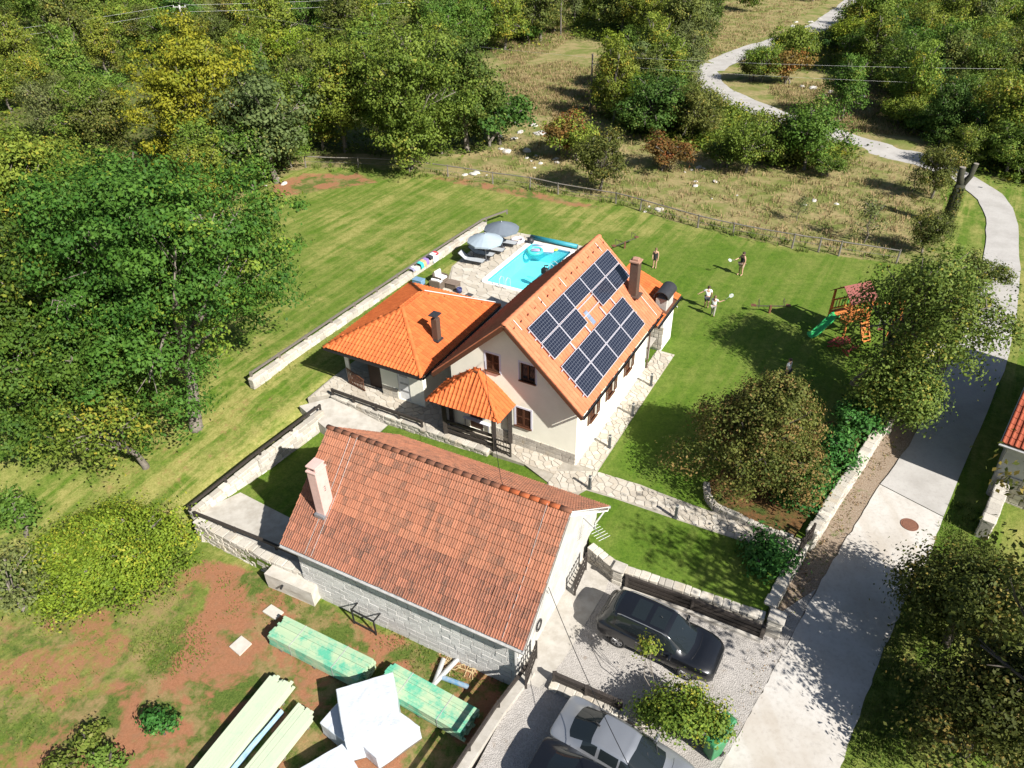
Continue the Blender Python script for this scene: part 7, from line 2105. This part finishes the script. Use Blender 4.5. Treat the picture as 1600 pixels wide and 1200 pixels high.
# dead grey branches hanging in the big tree
for i, (x, y, hh) in enumerate(((95, 470, 7.5), (40, 545, 5.5), (290, 345, 10.5))):
    rnd = random.Random(i+50); p = at(x, y, hh); q = MB()
    for _ in range(9):
        e = p+Vector((rnd.uniform(-1.6, 1.6), rnd.uniform(-1, .3), rnd.uniform(-1.8, .5))); m_ = p.lerp(e, .5)+Vector((0, 0, rnd.uniform(0, .5)))
        q.tube([p+Vector((.3, 1.2, -.2)), p, m_, e], [.045, .035, .02, .008], 5)
    tag(q.build('dead_branch', MATS['dead_wood']), ('bare grey branches in the crown at the upper left', 'bare grey branches low in the crown at the left edge', 'bare grey branches high in the huge dark tree')[i], 'branch')
# garden trees on the right
tree('walnut_tree', 'leafy olive-green tree over the garden wall by the road', 'tree', Vector((20.6, 30.6, 0)), 111, (3.6, 4.0, 3.6), 5.3, 'leaf_walnut', 36, 700, 54, .16, .22, foot=at(1335, 600), spread=.40, droop=.25)
tree('walnut_tree', 'lower leafy tree in front of the olive-green one at the garden wall', 'tree', under(1408, 612, 2.6), 112, (1.8, 2.3, 2.1), 2.6, 'leaf_walnut', 26, 400, 54, .15, .18, spread=.4)
tree('copper_shrub', 'large copper-brown leafy shrub in the raised stone bed', 'shrub', under(1187, 690, 2.9), 113, (3.3, 3.0, 3.3), 2.9, 'leaf_copper', 44, 1100, 66, .125, .14, spread=.30, cone=.38, stems=4, bark='bark_dark')
laur = ((1252, 775, 1.2, 1.15), (1276, 742, 1.2, 1.15), (1302, 708, 1.2, 1.15), (1326, 676, 1.2, 1.1), (1350, 648, 1.1, 1.1))
for i, (x, y, h, r_) in enumerate(laur):
    tree('laurel_bush', f'glossy green laurel along the garden wall, {ordn[i]} from the gate', 'bush', under(x, y, h), 120+i, (r_, r_, 1.2), h, 'leaf_laurel', 9, 70, 40, .17, .06, spread=.26, stems=3, bark='bark_dark', group='laurels along the garden wall')
tree('laurel_bush', 'dark glossy laurel in the lawn corner below the gate', 'bush', under(1200, 865, 1.3), 126, (1.1, 1.1, 1.4), 1.3, 'leaf_laurel', 9, 80, 44, .17, .06, spread=.28, stems=3, bark='bark_dark')
tree('shrub', 'yellowish green shrub between the black car and the bins', 'shrub', under(1066, 1116, 1.2), 127, (1.85, .95, .85), 1.2, 'leaf_mid', 16, 260, 48, .12, .08, spread=.24, stems=3)
tree('shrub', 'thin upright leafy branch rising beside the black car', 'shrub', under(1010, 1015, 2.2), 128, (.35, .3, .55), 2.2, 'leaf_mid', 5, 12, 26, .13, .03, spread=.16, foot=under(1040, 1095, 1.2))
tree('roadside_bush', 'dense dark olive bush under the roadside tree at the right edge', 'bush', under(1515, 940, 2.4), 133, (2.3, 2.5, 2.3), 2.4, 'leaf_bay', 34, 560, 56, .14, .14, bark='bark_dark', spread=.34, stems=3)
tree('roadside_bush', 'dense dark olive bush filling the bottom right corner', 'bush', under(1540, 1110, 2.3), 134, (2.4, 2.4, 2.2), 2.3, 'leaf_bay', 34, 560, 56, .14, .14, bark='bark_dark', spread=.34, stems=3)
tree('roadside_tree', 'dark olive tree with drooping leaves at the bottom right corner', 'tree', (16.4, 12.0, gz(16.4, 12.0)), 131, (3.7, 4.2, 6.0), 7.2, 'leaf_bay', 34, 200, 34, .19, .26, bark='bark_dark', foot=(17.2, 11.2, gz(17.2, 11.2)), spread=.40)
0 and tree('roadside_tree', 'tall tree off to the right whose shade falls over road and lawn', 'tree', (20.5, 8.0, gz(20.5, 8)), 132, (4.8, 4.6, 4.6), 8.6, 'leaf_olive', 22, 110, 40, .34, .3, bark='bark_dark', spread=.6)
# pollarded snag beside the road
sp_ = atg(1478, 352); hs_ = height_to(sp_, 262)
t = thing('snag', 'dead ivy-dark tree stump with two sawn-off limbs beside the road', 'tree stump', sp_)
q = MB(); q.smooth = True; tp_ = at(1492, 285, sp_.z+hs_*.75)
tp_ = sp_+Vector((.05, 0, hs_*.72))
q.tube([sp_-Vector((0, 0, .3)), sp_+Vector((.0, 0, .4)), sp_.lerp(tp_, .5)+Vector((-.1, 0, 0)), tp_], [.62, .42, .36, .36], 10)
q.tube([tp_-Vector((0, 0, .2)), tp_+Vector((-.25, 0, .6)), tp_+Vector((-.3, 0, 1.3))], [.3, .24, .22], 9); q.tube([tp_-Vector((0, 0, .2)), tp_+Vector((.5, 0, .6)), tp_+Vector((.62, 0, 1.55))], [.26, .2, .18], 9)
q.build('trunk', M('ivy_bark', (.05, .045, .03), (.03, .035, .02), 6, .95, .6, 20), t)
g_ = np.random.default_rng(9); n_ = 1500; a_ = g_.uniform(0, 6.28, n_); f_ = g_.uniform(0, .85, n_); rr_ = .46-.1*f_+g_.normal(size=n_)*.06
ivC = np.stack([sp_.x+rr_*np.cos(a_)+.05*f_, sp_.y+rr_*np.sin(a_), sp_.z+f_*hs_*.8], 1); ivN = np.stack([np.cos(a_), np.sin(a_), g_.uniform(-.2, .6, n_)], 1); ivN /= np.linalg.norm(ivN, axis=1, keepdims=True)
ivm = mesh_quads('ivy', leaf_cloud(ivC-np.array(sp_), ivN, .16*g_.uniform(.6, 1.3, n_), None, None, g_), g_.uniform(0, .7, n_), g_.uniform(0, 1, n_)); link('ivy', ivm, MATS['leaf_bay'], t)
for c_, r_ in ((tp_+Vector((-.3, 0, 1.31)), .22), (tp_+Vector((.62, 0, 1.56)), .18)): MB().lathe([(0, .01), (r_, .01), (r_*1.02, -.02)], c_, 12).build('sawn_end', MATS['dead_wood'], t)

# ---- tree and bush prototypes for the wooded land behind
protos = {}
def proto(key, seed, R3, hc, lobes, clumps, leaves, lsize, r0, spread, **kw):
    me_, LC = crown(seed, R3, hc, lobes, clumps, leaves, lsize, spread, **kw)
    protos[key] = (me_, trunk_mesh(seed, (0, 0, 0), r0, LC, hc, kw.pop('stems', 1) if False else (3 if hc < 2.2 else 1)), max(R3[0], R3[1]), hc+R3[2])
proto('tall', 201, (2.5, 2.4, 3.7), 3.8, 30, 520, 50, .18, .14, .30, lobe_r=.27, low=-.9)
proto('tall2', 202, (2.2, 2.3, 3.3), 3.4, 28, 480, 50, .17, .13, .29, lobe_r=.27, low=-.9)
proto('round', 203, (2.9, 2.8, 2.8), 2.9, 32, 540, 50, .18, .15, .30, lobe_r=.27, low=-.9)
proto('round2', 204, (2.6, 2.9, 2.4), 2.4, 30, 500, 50, .17, .13, .29, lobe_r=.27, low=-.9)
proto('bush', 205, (1.7, 1.6, 1.25), 1.25, 18, 220, 44, .14, .06, .22, lobe_r=.30)
proto('bush2', 206, (1.5, 1.8, 1.1), 1.1, 18, 220, 44, .14, .06, .22, lobe_r=.30)
proto('thin', 207, (1.5, 1.5, 2.1), 2.5, 10, 50, 26, .18, .07, .32)
for me_, tm_, _, _ in protos.values():
    me_.materials.append(MATS['leaf_green']); tm_.materials.append(MATS['bark'])
MWORD = {'leaf_green': 'green', 'leaf_mid': 'yellowish green', 'leaf_grey': 'grey-green', 'leaf_dark': 'dark green', 'leaf_rust': 'rust-brown', 'leaf_lime': 'lime-green', 'leaf_yellow': 'yellow', 'leaf_olive': 'olive', 'leaf_ash': 'deep green', 'leaf_copper': 'copper'}
def place(key, pos, sc, mat, label, cat, group, name, seed=0):
    rnd = random.Random(seed)
    t = thing(name, label, cat, pos, rnd.uniform(0, 6.28), group)
    t.scale = (sc*rnd.uniform(.9, 1.1), sc*rnd.uniform(.9, 1.1), sc*rnd.uniform(.88, 1.12))
    cm, tm_, _, _ = protos[key]
    o = bpy.data.objects.new('trunk', tm_); COL.objects.link(o); o.parent = t
    o = bpy.data.objects.new('crown', cm); COL.objects.link(o); o.parent = t
    o.material_slots[0].link = 'OBJECT'; o.material_slots[0].material = MATS[mat]
    return t
taken = [(under(300, 150, 7.0), 3.5), (under(645, 150, 7), 2.5), (under(725, 145, 5.6), 2.5), (under(590, 140, 6.0), 2.5)]
def free(p, r_):
    for (q_, rq) in taken:
        if abs(q_[0]-p[0]) < r_+rq and abs(q_[1]-p[1]) < r_+rq and math.hypot(q_[0]-p[0], q_[1]-p[1]) < (r_+rq): return False
    return True
# trees one can pick out: pixel of the foot, pixel row of the top, kind, colour, words
PICK = [
 ((432, 285), 95, 'round', 'leaf_grey', 'grey-green tree right of the bright yellow tree'),
 ((395, 300), 185, 'round2', 'leaf_green', 'green tree at the field corner under the yellow tree'),
 ((455, 262), 160, 'tall2', 'leaf_green', 'slim green tree at the left end of the pasture fence'),
 ((540, 238), 52, 'tall', 'leaf_mid', 'tall yellow-tinged tree behind the pasture fence'),
 ((505, 235), 95, 'tall2', 'leaf_green', 'green tree left of the tall yellow-tinged one'),
 ((775, 225), 130, 'bush', 'leaf_dark', 'dark green bush at the foot of the rounded oak'),
 ((690, 240), 130, 'tall2', 'leaf_green', 'green tree squeezed between the two oaks'),
 ((885, 245), 165, 'round2', 'leaf_rust', 'red-tinged bush in the meadow under the wooden pole'),
 ((938, 298), 205, 'round2', 'leaf_olive', 'olive bush standing just behind the pasture fence'),
 ((900, 250), 180, 'bush', 'leaf_mid', 'yellow-green bush beside the red-tinged one'),
 ((1042, 265), 200, 'bush', 'leaf_rust', 'rust-brown bush in the middle of the meadow'),
 ((1005, 205), 130, 'round', 'leaf_dark', 'dark green round tree right of the wooden pole'),
 ((1055, 195), 120, 'round2', 'leaf_green', 'green tree between the wooden pole and the road bend'),
 ((1165, 270), 185, 'round2', 'leaf_green', 'green bushy tree in the meadow below the road bend'),
 ((1130, 262), 215, 'bush', 'leaf_dark', 'dark low bush left of the bushy meadow tree'),
 ((1215, 250), 170, 'bush2', 'leaf_olive', 'olive bush right of the bushy meadow tree'),
 ((1255, 265), 150, 'round2', 'leaf_green', 'loose green tree hiding a piece of the road'),
 ((1290, 275), 232, 'bush', 'leaf_green', 'small green sapling bush in the meadow centre'),
 ((1190, 128), 60, 'round2', 'leaf_mid', 'tree inside the curve of the far road'),
 ((1175, 125), 85, 'bush', 'leaf_olive', 'olive bush inside the curve of the far road'),
 ((1225, 130), 75, 'bush', 'leaf_rust', 'brownish bush inside the curve of the far road'),
 ((1330, 95), 20, 'round2', 'leaf_lime', 'lime-green tree above the far road curve'),
 ((1455, 310), 235, 'round2', 'leaf_olive', 'olive bush at the roadside left of the dead stump'),
 ((1425, 300), 255, 'thin', 'leaf_grey', 'thin grey bush left of the roadside olive bush'),
 ((1480, 190), 115, 'round', 'leaf_olive', 'autumn-brown crown in the right-hand wood'),
 ((1570, 275), 185, 'round', 'leaf_green', 'wide green bush at the right edge above the road'),
 ((1500, 262), 195, 'round2', 'leaf_green', 'green bush bordering the road in the right-hand wood'),
 ((1245, 345), 300, 'thin', 'leaf_grey', 'bare twiggy sapling just behind the pasture fence'),
 ((1350, 380), 300, 'thin', 'leaf_grey', 'pale twiggy shrub behind the right end of the fence'),
 ((1530, 450), 395, 'bush', 'leaf_olive', 'shrub at the road edge behind the garden tree'),
 ((1440, 395), 330, 'round2', 'leaf_olive', 'olive shrub at the right end of the pasture fence'),
]
for i, (foot, ty, key, mat, lab) in enumerate(PICK):
    p = atg(*foot); p.z = gz(p.x, p.y)
    h = height_to(p, ty); sc = h/protos[key][3]
    bush = key.startswith('bush') or key == 'thin'
    place(key, p, sc, mat, lab, 'bush' if bush else 'tree', 'bushes in the open land' if bush else 'trees in the open land', 'bush' if bush else 'tree', i)
    taken.append((p, protos[key][2]*sc*.55))
roadpts = [(v.x, v.y) for v in cen]
def near_road(p, d=3.2): return any((p[0]-x)**2+(p[1]-y)**2 < d*d for x, y in roadpts)
far_road_px = []
for v in smooth_line([Vector((*q, 0)) for q in far_px], 1):
    far_road_px.append((v.x, v.y))
def hides_road(p, r_, h):
    s_ = pxscale(p); q0 = Vector(p)-Vector((0, 0, CAM_H)); x = 800+FPX*q0.dot(right)/q0.dot(fwd); y = 600-FPX*q0.dot(upv)/q0.dot(fwd); y2 = y-h*s_*.9
    for (a, b_) in far_road_px:
        if 1225 < a < 1262 or 1300 < a < 1350 or 1170 < a < 1195: continue
        if abs(a-x) < r_*s_*.9 and y2 < b_ < y+3: return True
    return False
LAND = [(302, 70, 'the concrete pylon'), (300, 200, 'the bright yellow tree'), (645, 200, 'the fence oak'), (725, 200, 'the dark rounded oak'), (590, 190, 'the broad light tree'), (875, 30, 'the top-edge pole'), (923, 150, 'the meadow pole'), (1100, 120, 'the road bend'), (1215, 65, 'the upper road'), (1258, 200, 'the lower far road'), (1330, 70, 'the lime-green tree'), (1490, 300, 'the dead stump'), (1480, 165, 'the autumn-brown crown'), (1570, 240, 'the wide right-edge bush'), (60, 180, 'the left picture edge'), (1042, 240, 'the rust-brown bush'), (1165, 240, 'the bushy meadow tree'), (885, 220, 'the red-tinged bush')]
def forest_label(px, py, sc, colr, bush):
    d = min(LAND, key=lambda l: (l[0]-px)**2+(l[1]-py)**2*2.5)
    dx_, dy_ = px-d[0], py-d[1]; far_ = math.hypot(dx_, dy_)
    rel = ('left of' if dx_ < 0 else 'right of') if abs(dx_) > abs(dy_)*1.2 else ('behind' if dy_ < 0 else 'in front of')
    dist = 'close' if far_ < 45 else ('some way' if far_ < 110 else 'far')
    if rel in ('behind', 'in front of'): rel = {'close': 'right ', 'some way': '', 'far': 'far '}[dist]+rel
    else: rel = {'close': 'just ', 'some way': '', 'far': 'far '}[dist]+rel
    size = 'small' if sc < .95 else ('large' if sc > 1.3 else 'medium')
    row = 'top edge' if py < 10 else ('back rows' if py < 70 else ('middle rows' if py < 150 else 'front rows'))
    return f'{size} {colr} {"bush" if bush else "tree"} {rel} {d[2]}, {row}'
def region_words(px, py):
    v = 'upper ' if py < 70 else ('lower ' if py > 190 else '')
    if px < 330: w_ = 'left-hand wood near the concrete pylon'
    elif px < 620: w_ = 'wood left of the meadow'
    elif px < 900: w_ = 'thicket above the rocky clearing'
    elif px < 1110: w_ = 'thicket between wooden pole and road bend'
    elif px < 1330: w_ = 'scrub along the winding road'
    else: w_ = 'right-hand wood beyond the road'
    return v+w_
rnd = random.Random(31)
pal = ['leaf_green']*10+['leaf_mid']*9+['leaf_grey']*3+['leaf_dark']*3+['leaf_olive']*5+['leaf_lime']*2+['leaf_rust']*0+['leaf_mid']*4
nT = nB = 0
def scatter(poly, tries, pb, rmul=.62, cap=400):
    global nT, nB
    xs = [q[0] for q in poly]; ys = [q[1] for q in poly]
    for _ in range(tries):
        x, y = rnd.uniform(min(xs), max(xs)), rnd.uniform(max(min(ys), -58), max(ys))
        if not inpoly(x, y, poly) or x < -70 or x > 1680 or (abs(x-923) < 32 and 95 < y < 240): continue
        p = atg(x, y); p.z = gz(p.x, p.y)
        if p.y > 330 or near_road(p) : continue
        bush = rnd.random() < pb
        key = rnd.choice(['bush', 'bush2', 'thin'] if bush else ['tall', 'tall2', 'round', 'round2', 'round'])
        sc = rnd.uniform(.8, 1.3)*(1.05 if p.y < 110 else 1.3)
        rr_ = protos[key][2]*sc*rmul*.6
        if not free(p, rr_) or hides_road(p, protos[key][2]*sc, protos[key][3]*sc): continue
        if bush and nB > 290 or (not bush and nT >= capT): continue
        mat = rnd.choice(pal)
        if not bush and 195 < x < 410 and 135 < y < 310: continue
        PLACED.append((bush, pxscale(p)*sc, key, p.copy(), sc, mat, x, y, rnd.randrange(10**6)))
        0 and place(key, p, sc, mat, forest_label(x, y, sc, MWORD[mat], bush), 'bush' if bush else 'tree', 'woodland: '+forest_label(x, y, sc, MWORD[mat], bush), 'bush' if bush else 'tree', rnd.randrange(10**6))
        taken.append((p, rr_))
        if bush: nB += 1
        else: nT += 1
capT = 0
PLACED = []
def region(poly, tries, pb, n, rmul=.62):
    global capT
    capT = nT+n; scatter(poly, tries, pb, rmul)
region(WOODS[3], 2200, .3, 120, .45); region([(-200, -58), (870, -58), (865, 75), (720, 105), (-200, 115)], 2200, .15, 110, .42); region(WOODS[0], 1000, .2, 90, .5); region(WOODS[1], 900, .4, 45, .42); region(WOODS[2], 700, .65, 24, .5)
region([(790, 60), (1010, 60), (1080, 140), (900, 180), (800, 170)], 60, .9, 5, .9)
region([(860, 205), (1460, 270), (1470, 330), (1200, 330), (900, 280)], 130, 1.0, 0, .9)
region([(780, 110), (900, 100), (980, 190), (800, 185)], 40, 1.0, 0, 1.0)
region([(1060, -30), (1330, -30), (1195, 60), (1100, 90)], 60, .8, 6, .9)
region([(1195, 150), (1390, 140), (1470, 230), (1340, 215), (1220, 180)], 40, .9, 4, .9)
PLACED.sort(key=lambda q: -q[1])
cnt = {True: 0, False: 0}; rest_ = []
for (bush, _, key, p, sc, mat, x, y, sd_) in PLACED:
    if cnt[bush] >= (255 if bush else 268): rest_.append((key, p, sc, sd_)); continue
    cnt[bush] += 1
    lab_ = forest_label(x, y, sc, MWORD[mat], bush)
    place(key, p, sc, mat, lab_, 'bush' if bush else 'tree', 'woodland: '+lab_, 'bush' if bush else 'tree', sd_)
# the farthest trees, too small to count, joined into one
if rest_:
    base_ = {}
    for key, (cm, _, _, _) in protos.items():
        v_ = np.empty(len(cm.vertices)*3, np.float32); cm.vertices.foreach_get('co', v_); v_ = v_.reshape(-1, 4, 3)[::7]
        t_ = np.empty(len(cm.polygons), np.float32); cm.attributes['tint'].data.foreach_get('value', t_)
        a_ = np.empty(len(cm.polygons), np.float32); cm.attributes['accent'].data.foreach_get('value', a_)
        c_ = v_.mean(1, keepdims=True); base_[key] = (c_+(v_-c_)*2.3, t_[::7], a_[::7])
    VV, TT, AA = [], [], []
    for key, p, sc, sd_ in rest_:
        v_, t_, a_ = base_[key]; an_ = sd_ % 628/100; m_ = np.array(((math.cos(an_), -math.sin(an_), 0), (math.sin(an_), math.cos(an_), 0), (0, 0, 1)))
        VV.append((v_ @ m_.T)*sc+np.array(p)); TT.append(np.clip(t_+(sd_ % 7-3)*.07, 0, 1)); AA.append(a_)
    tag(link('far_wood', mesh_quads('far_wood', np.concatenate(VV), np.concatenate(TT), np.concatenate(AA)), MATS['leaf_green']), 'mass of small far-off trees at the top of the picture', 'woodland', kind='stuff')
# leafy undergrowth that fills the woods: nobody could count it
def undergrowth(name, label, polys, n, mat, seed):
    g = np.random.default_rng(seed); C = []; Nn = []; T = []; A = []
    for poly in polys:
        xs = [q[0] for q in poly]; ys = [max(q[1], -55) for q in poly]
        for _ in range(n):
            x, y = g.uniform(min(xs), max(xs)), g.uniform(min(ys), max(ys))
            if not inpoly(x, y, poly): continue
            p = atg(x, y)
            if p.y > 300 or near_road(p, 2.6): continue
            k_ = 24; z = gz(p.x, p.y); r_ = g.uniform(.5, 1.3)*(1 if p.y < 110 else 1.4)
            o = g.normal(size=(k_, 3))*np.array([r_, r_, r_*.35]); o[:, 2] = np.abs(o[:, 2])+.15
            C.append(np.array([p.x, p.y, z])+o); q_ = g.normal(size=(k_, 3))*.6+np.array([0, 0, 1]); Nn.append(q_/np.linalg.norm(q_, axis=1, keepdims=True))
            t_ = g.uniform(.1, .9); T.append(np.clip(t_+g.normal(size=k_)*.2, 0, 1)); A.append(np.clip(g.uniform(0, 1)*.7+g.uniform(0, .3, k_), 0, 1))
    C = np.concatenate(C); Nn = np.concatenate(Nn)
    V = leaf_cloud(C, Nn, .34*g.uniform(.6, 1.4, len(C)), None, None, g)
    tag(link(name, mesh_quads(name, V, np.concatenate(T), np.concatenate(A)), MATS[mat]), label, 'undergrowth', kind='stuff')
undergrowth('undergrowth', 'green leafy undergrowth covering the floor of the woods', WOODS, 4200, 'leaf_mid', 8)
print('forest', nT, nB)
# weeds on the soil
for i, (x, y, r_, mat, lab) in enumerate(((250, 1128, .62, 'leaf_laurel', 'dark green bushy plant alone on the red soil'), (140, 1158, .75, 'weed', 'bright green weed clump left of the dark plant'), (165, 1190, .6, 'weed', 'grey-green weed clump at the bottom edge'), (95, 1195, .6, 'weed', 'green weed clump in the bottom left corner'))):
    tree('weed_plant', lab, 'plant', under(x, y, .3), 140+i, (r_, r_*.85, .35), .38, mat, 7, 40, 26, .15, .03, spread=.16, stems=3, bark='bark_dark')

# ---- grass tufts and low weeds
def tufts(name, label, polys, n, h, mat, seed, blades=9, sp=.14, wd=.022, dens=None):
    g = np.random.default_rng(seed); V = []; T = []; A = []
    for poly in polys:
        xs = [q[0] for q in poly]; ys = [q[1] for q in poly]; c = 0
        while c < n:
            x, y = g.uniform(min(xs), max(xs)), g.uniform(min(ys), max(ys)); c += 1
            if not inpoly(x, y, poly): continue
            p = atg(x, y)
            if near_road(p, 2.2): continue
            z = gz(p.x, p.y); hh = h*g.uniform(.5, 1.5); tt = g.uniform(.2, .8); aa = g.uniform(0, 1)
            for b_ in range(blades):
                a = g.uniform(0, 6.28); o = np.array([p.x+g.normal()*sp, p.y+g.normal()*sp, z-.02]); d = np.array([math.cos(a), math.sin(a), 0])*hh*g.uniform(.2, .7); u_ = np.array([-math.sin(a), math.cos(a), 0])*wd*g.uniform(.7, 1.6)
                tip = o+d+np.array([0, 0, hh*g.uniform(.6, 1.1)])
                V.append([o-u_, o+u_, tip+u_*.4, tip-u_*.4]); T.append(np.clip(tt+g.normal()*.15, 0, 1)); A.append(np.clip(aa+g.normal()*.1, 0, 1))
    o = link(name, mesh_quads(name, np.array(V), np.array(T), np.array(A)), MATS[mat]); tag(o, label, 'grass', kind='stuff')
mead_poly = [[(700, 262), (770, 232), (800, 180), (950, 195), (1120, 245), (1300, 245), (1480, 270), (1480, 380), (1390, 398), (1240, 380), (1090, 348), (960, 310), (830, 288)], [(780, 110), (880, 95), (1000, 120), (950, 185), (800, 180)], [(1060, -20), (1330, -20), (1200, 60), (1110, 95)], [(720, 40), (880, 10), (900, 60), (800, 110)], [(1200, 135), (1370, 120), (1440, 215), (1330, 205), (1230, 180)]]
tufts('dry_grass', 'dry straw-coloured grass tufts over the meadow behind the fence', mead_poly, 3000, .30, 'dry_grass', 1, 8, .26, .028)
tufts('fence_grass', 'long green grass growing along the pasture fence', [[(480, 255), (700, 268), (960, 310), (1240, 380), (1400, 402), (1400, 412), (1240, 392), (960, 322), (700, 280), (480, 266)]], 2600, .34, 'weed', 2, 8, .16, .03)
tufts('roadside_grass', 'green grass verge on the right of the road', [[(1320, 1200), (1380, 1020), (1455, 870), (1490, 780), (1545, 810), (1560, 880), (1420, 1200)]], 2600, .16, 'weed', 3, 8, .12, .016)
tufts('soil_weeds', 'patches of low green weeds on the red soil and left field edge', [[(0, 980), (120, 950), (300, 860), (340, 870), (330, 930), (250, 990), (150, 1060), (0, 1200)], [(330, 880), (420, 930), (560, 960), (700, 1020), (640, 1030), (540, 985), (350, 960)], [(200, 1000), (300, 960), (330, 1030), (240, 1060)], [(560, 960), (800, 1040), (790, 1075), (640, 1050)]], 300, .08, 'weed', 4, 10, .26, .024)
tufts('verge_weeds', 'dry weeds and leaves along the foot of the garden wall', [[(1240, 870), (1330, 735), (1400, 650), (1420, 665), (1340, 790), (1250, 930), (1190, 1070), (1150, 1150), (1130, 1150), (1180, 1040)]], 1500, .10, 'dry_grass', 5, 7, .14, .02)
tufts('wall_foot_grass', 'longer grass left uncut along the foot of the walls', [[(398, 604), (640, 436), (752, 352), (756, 358), (648, 446), (410, 614)], [(296, 812), (286, 800), (490, 640), (500, 634), (496, 646)], [(930, 738), (1046, 553), (1052, 556), (938, 744)], [(918, 772), (1180, 856), (1178, 862), (916, 778)]], 1300, .10, 'weed', 6, 7, .10, .014)
# ---- limestone rocks in the meadow
k = N('karst_rock')
c = k.mix(k.rampf(k.noise(4, 7, .75), .35, .7), (.56, .54, .50), (.36, .34, .31)); k.col(c); k.bump(k.noise(9, 8, .8), .9, .08); MATS['karst'] = k.fin(.95, 0, .2)
def rock_mesh(seed):
    from mathutils import noise
    bm = bmesh.new(); bmesh.ops.create_icosphere(bm, subdivisions=2, radius=1)
    for v in bm.verts:
        v.co *= 1+.45*noise.noise(v.co*1.3+Vector((seed*3.1, 0, 0)))+.2*noise.noise(v.co*3.2+Vector((0, seed, 0))); v.co.z *= .6
    me_ = bpy.data.meshes.new('rock'); bm.to_mesh(me_); bm.free(); me_.materials.append(MATS['karst']); return me_
RK = [rock_mesh(i) for i in range(5)]
def rock(px, s_, label, group, rnd):
    p = atg(*px); p.z = gz(p.x, p.y)
    o = bpy.data.objects.new('rock', rnd.choice(RK)); COL.objects.link(o); o.location = (p.x, p.y, p.z+s_*.08); o.scale = (s_*rnd.uniform(.8, 1.4), s_*rnd.uniform(.7, 1.1), s_*rnd.uniform(.5, .9)); o.rotation_euler = (rnd.uniform(-.2, .2), rnd.uniform(-.2, .2), rnd.uniform(0, 6))
    tag(o, label, 'rock', group)
rnd = random.Random(5)
for cx, cy, w_, h_, n_, lab in ((815, 222, 38, 30, 22, 'white limestone rock in the clearing right of the dark oak'), (845, 255, 35, 18, 12, 'pale limestone rock in the clearing near the fence'), (1022, 326, 20, 5, 10, 'white limestone rock heaped at the fence corner'), (755, 272, 40, 8, 9, 'flat limestone rock along the fence below the dark oak'), (1300, 140, 50, 14, 14, 'limestone rock in the dry patch inside the road bend'), (1075, 285, 40, 25, 11, 'small limestone rock in the meadow beside the rust-brown bush'), (1130, 300, 50, 18, 8, 'small limestone rock in the open meadow'), (410, 283, 35, 15, 8, 'grey rock at the upper left corner of the field'), (1285, 310, 30, 12, 6, 'small rock in the meadow under the wires'), (895, 30, 40, 25, 7, 'pale rock in the upper clearing'), (1260, 35, 25, 14, 8, 'pale rock beside the upper road')):
    for _ in range(max(2, int(n_*.5))): rock((cx+rnd.uniform(-w_, w_), cy+rnd.uniform(-h_, h_)), rnd.uniform(.2, .6) if cy < 240 else rnd.uniform(.10, .34), lab, lab.replace('rock', 'rocks'), rnd)

0 and print('TRIS', sum(len(m.polygons)*2 for m in bpy.data.meshes))
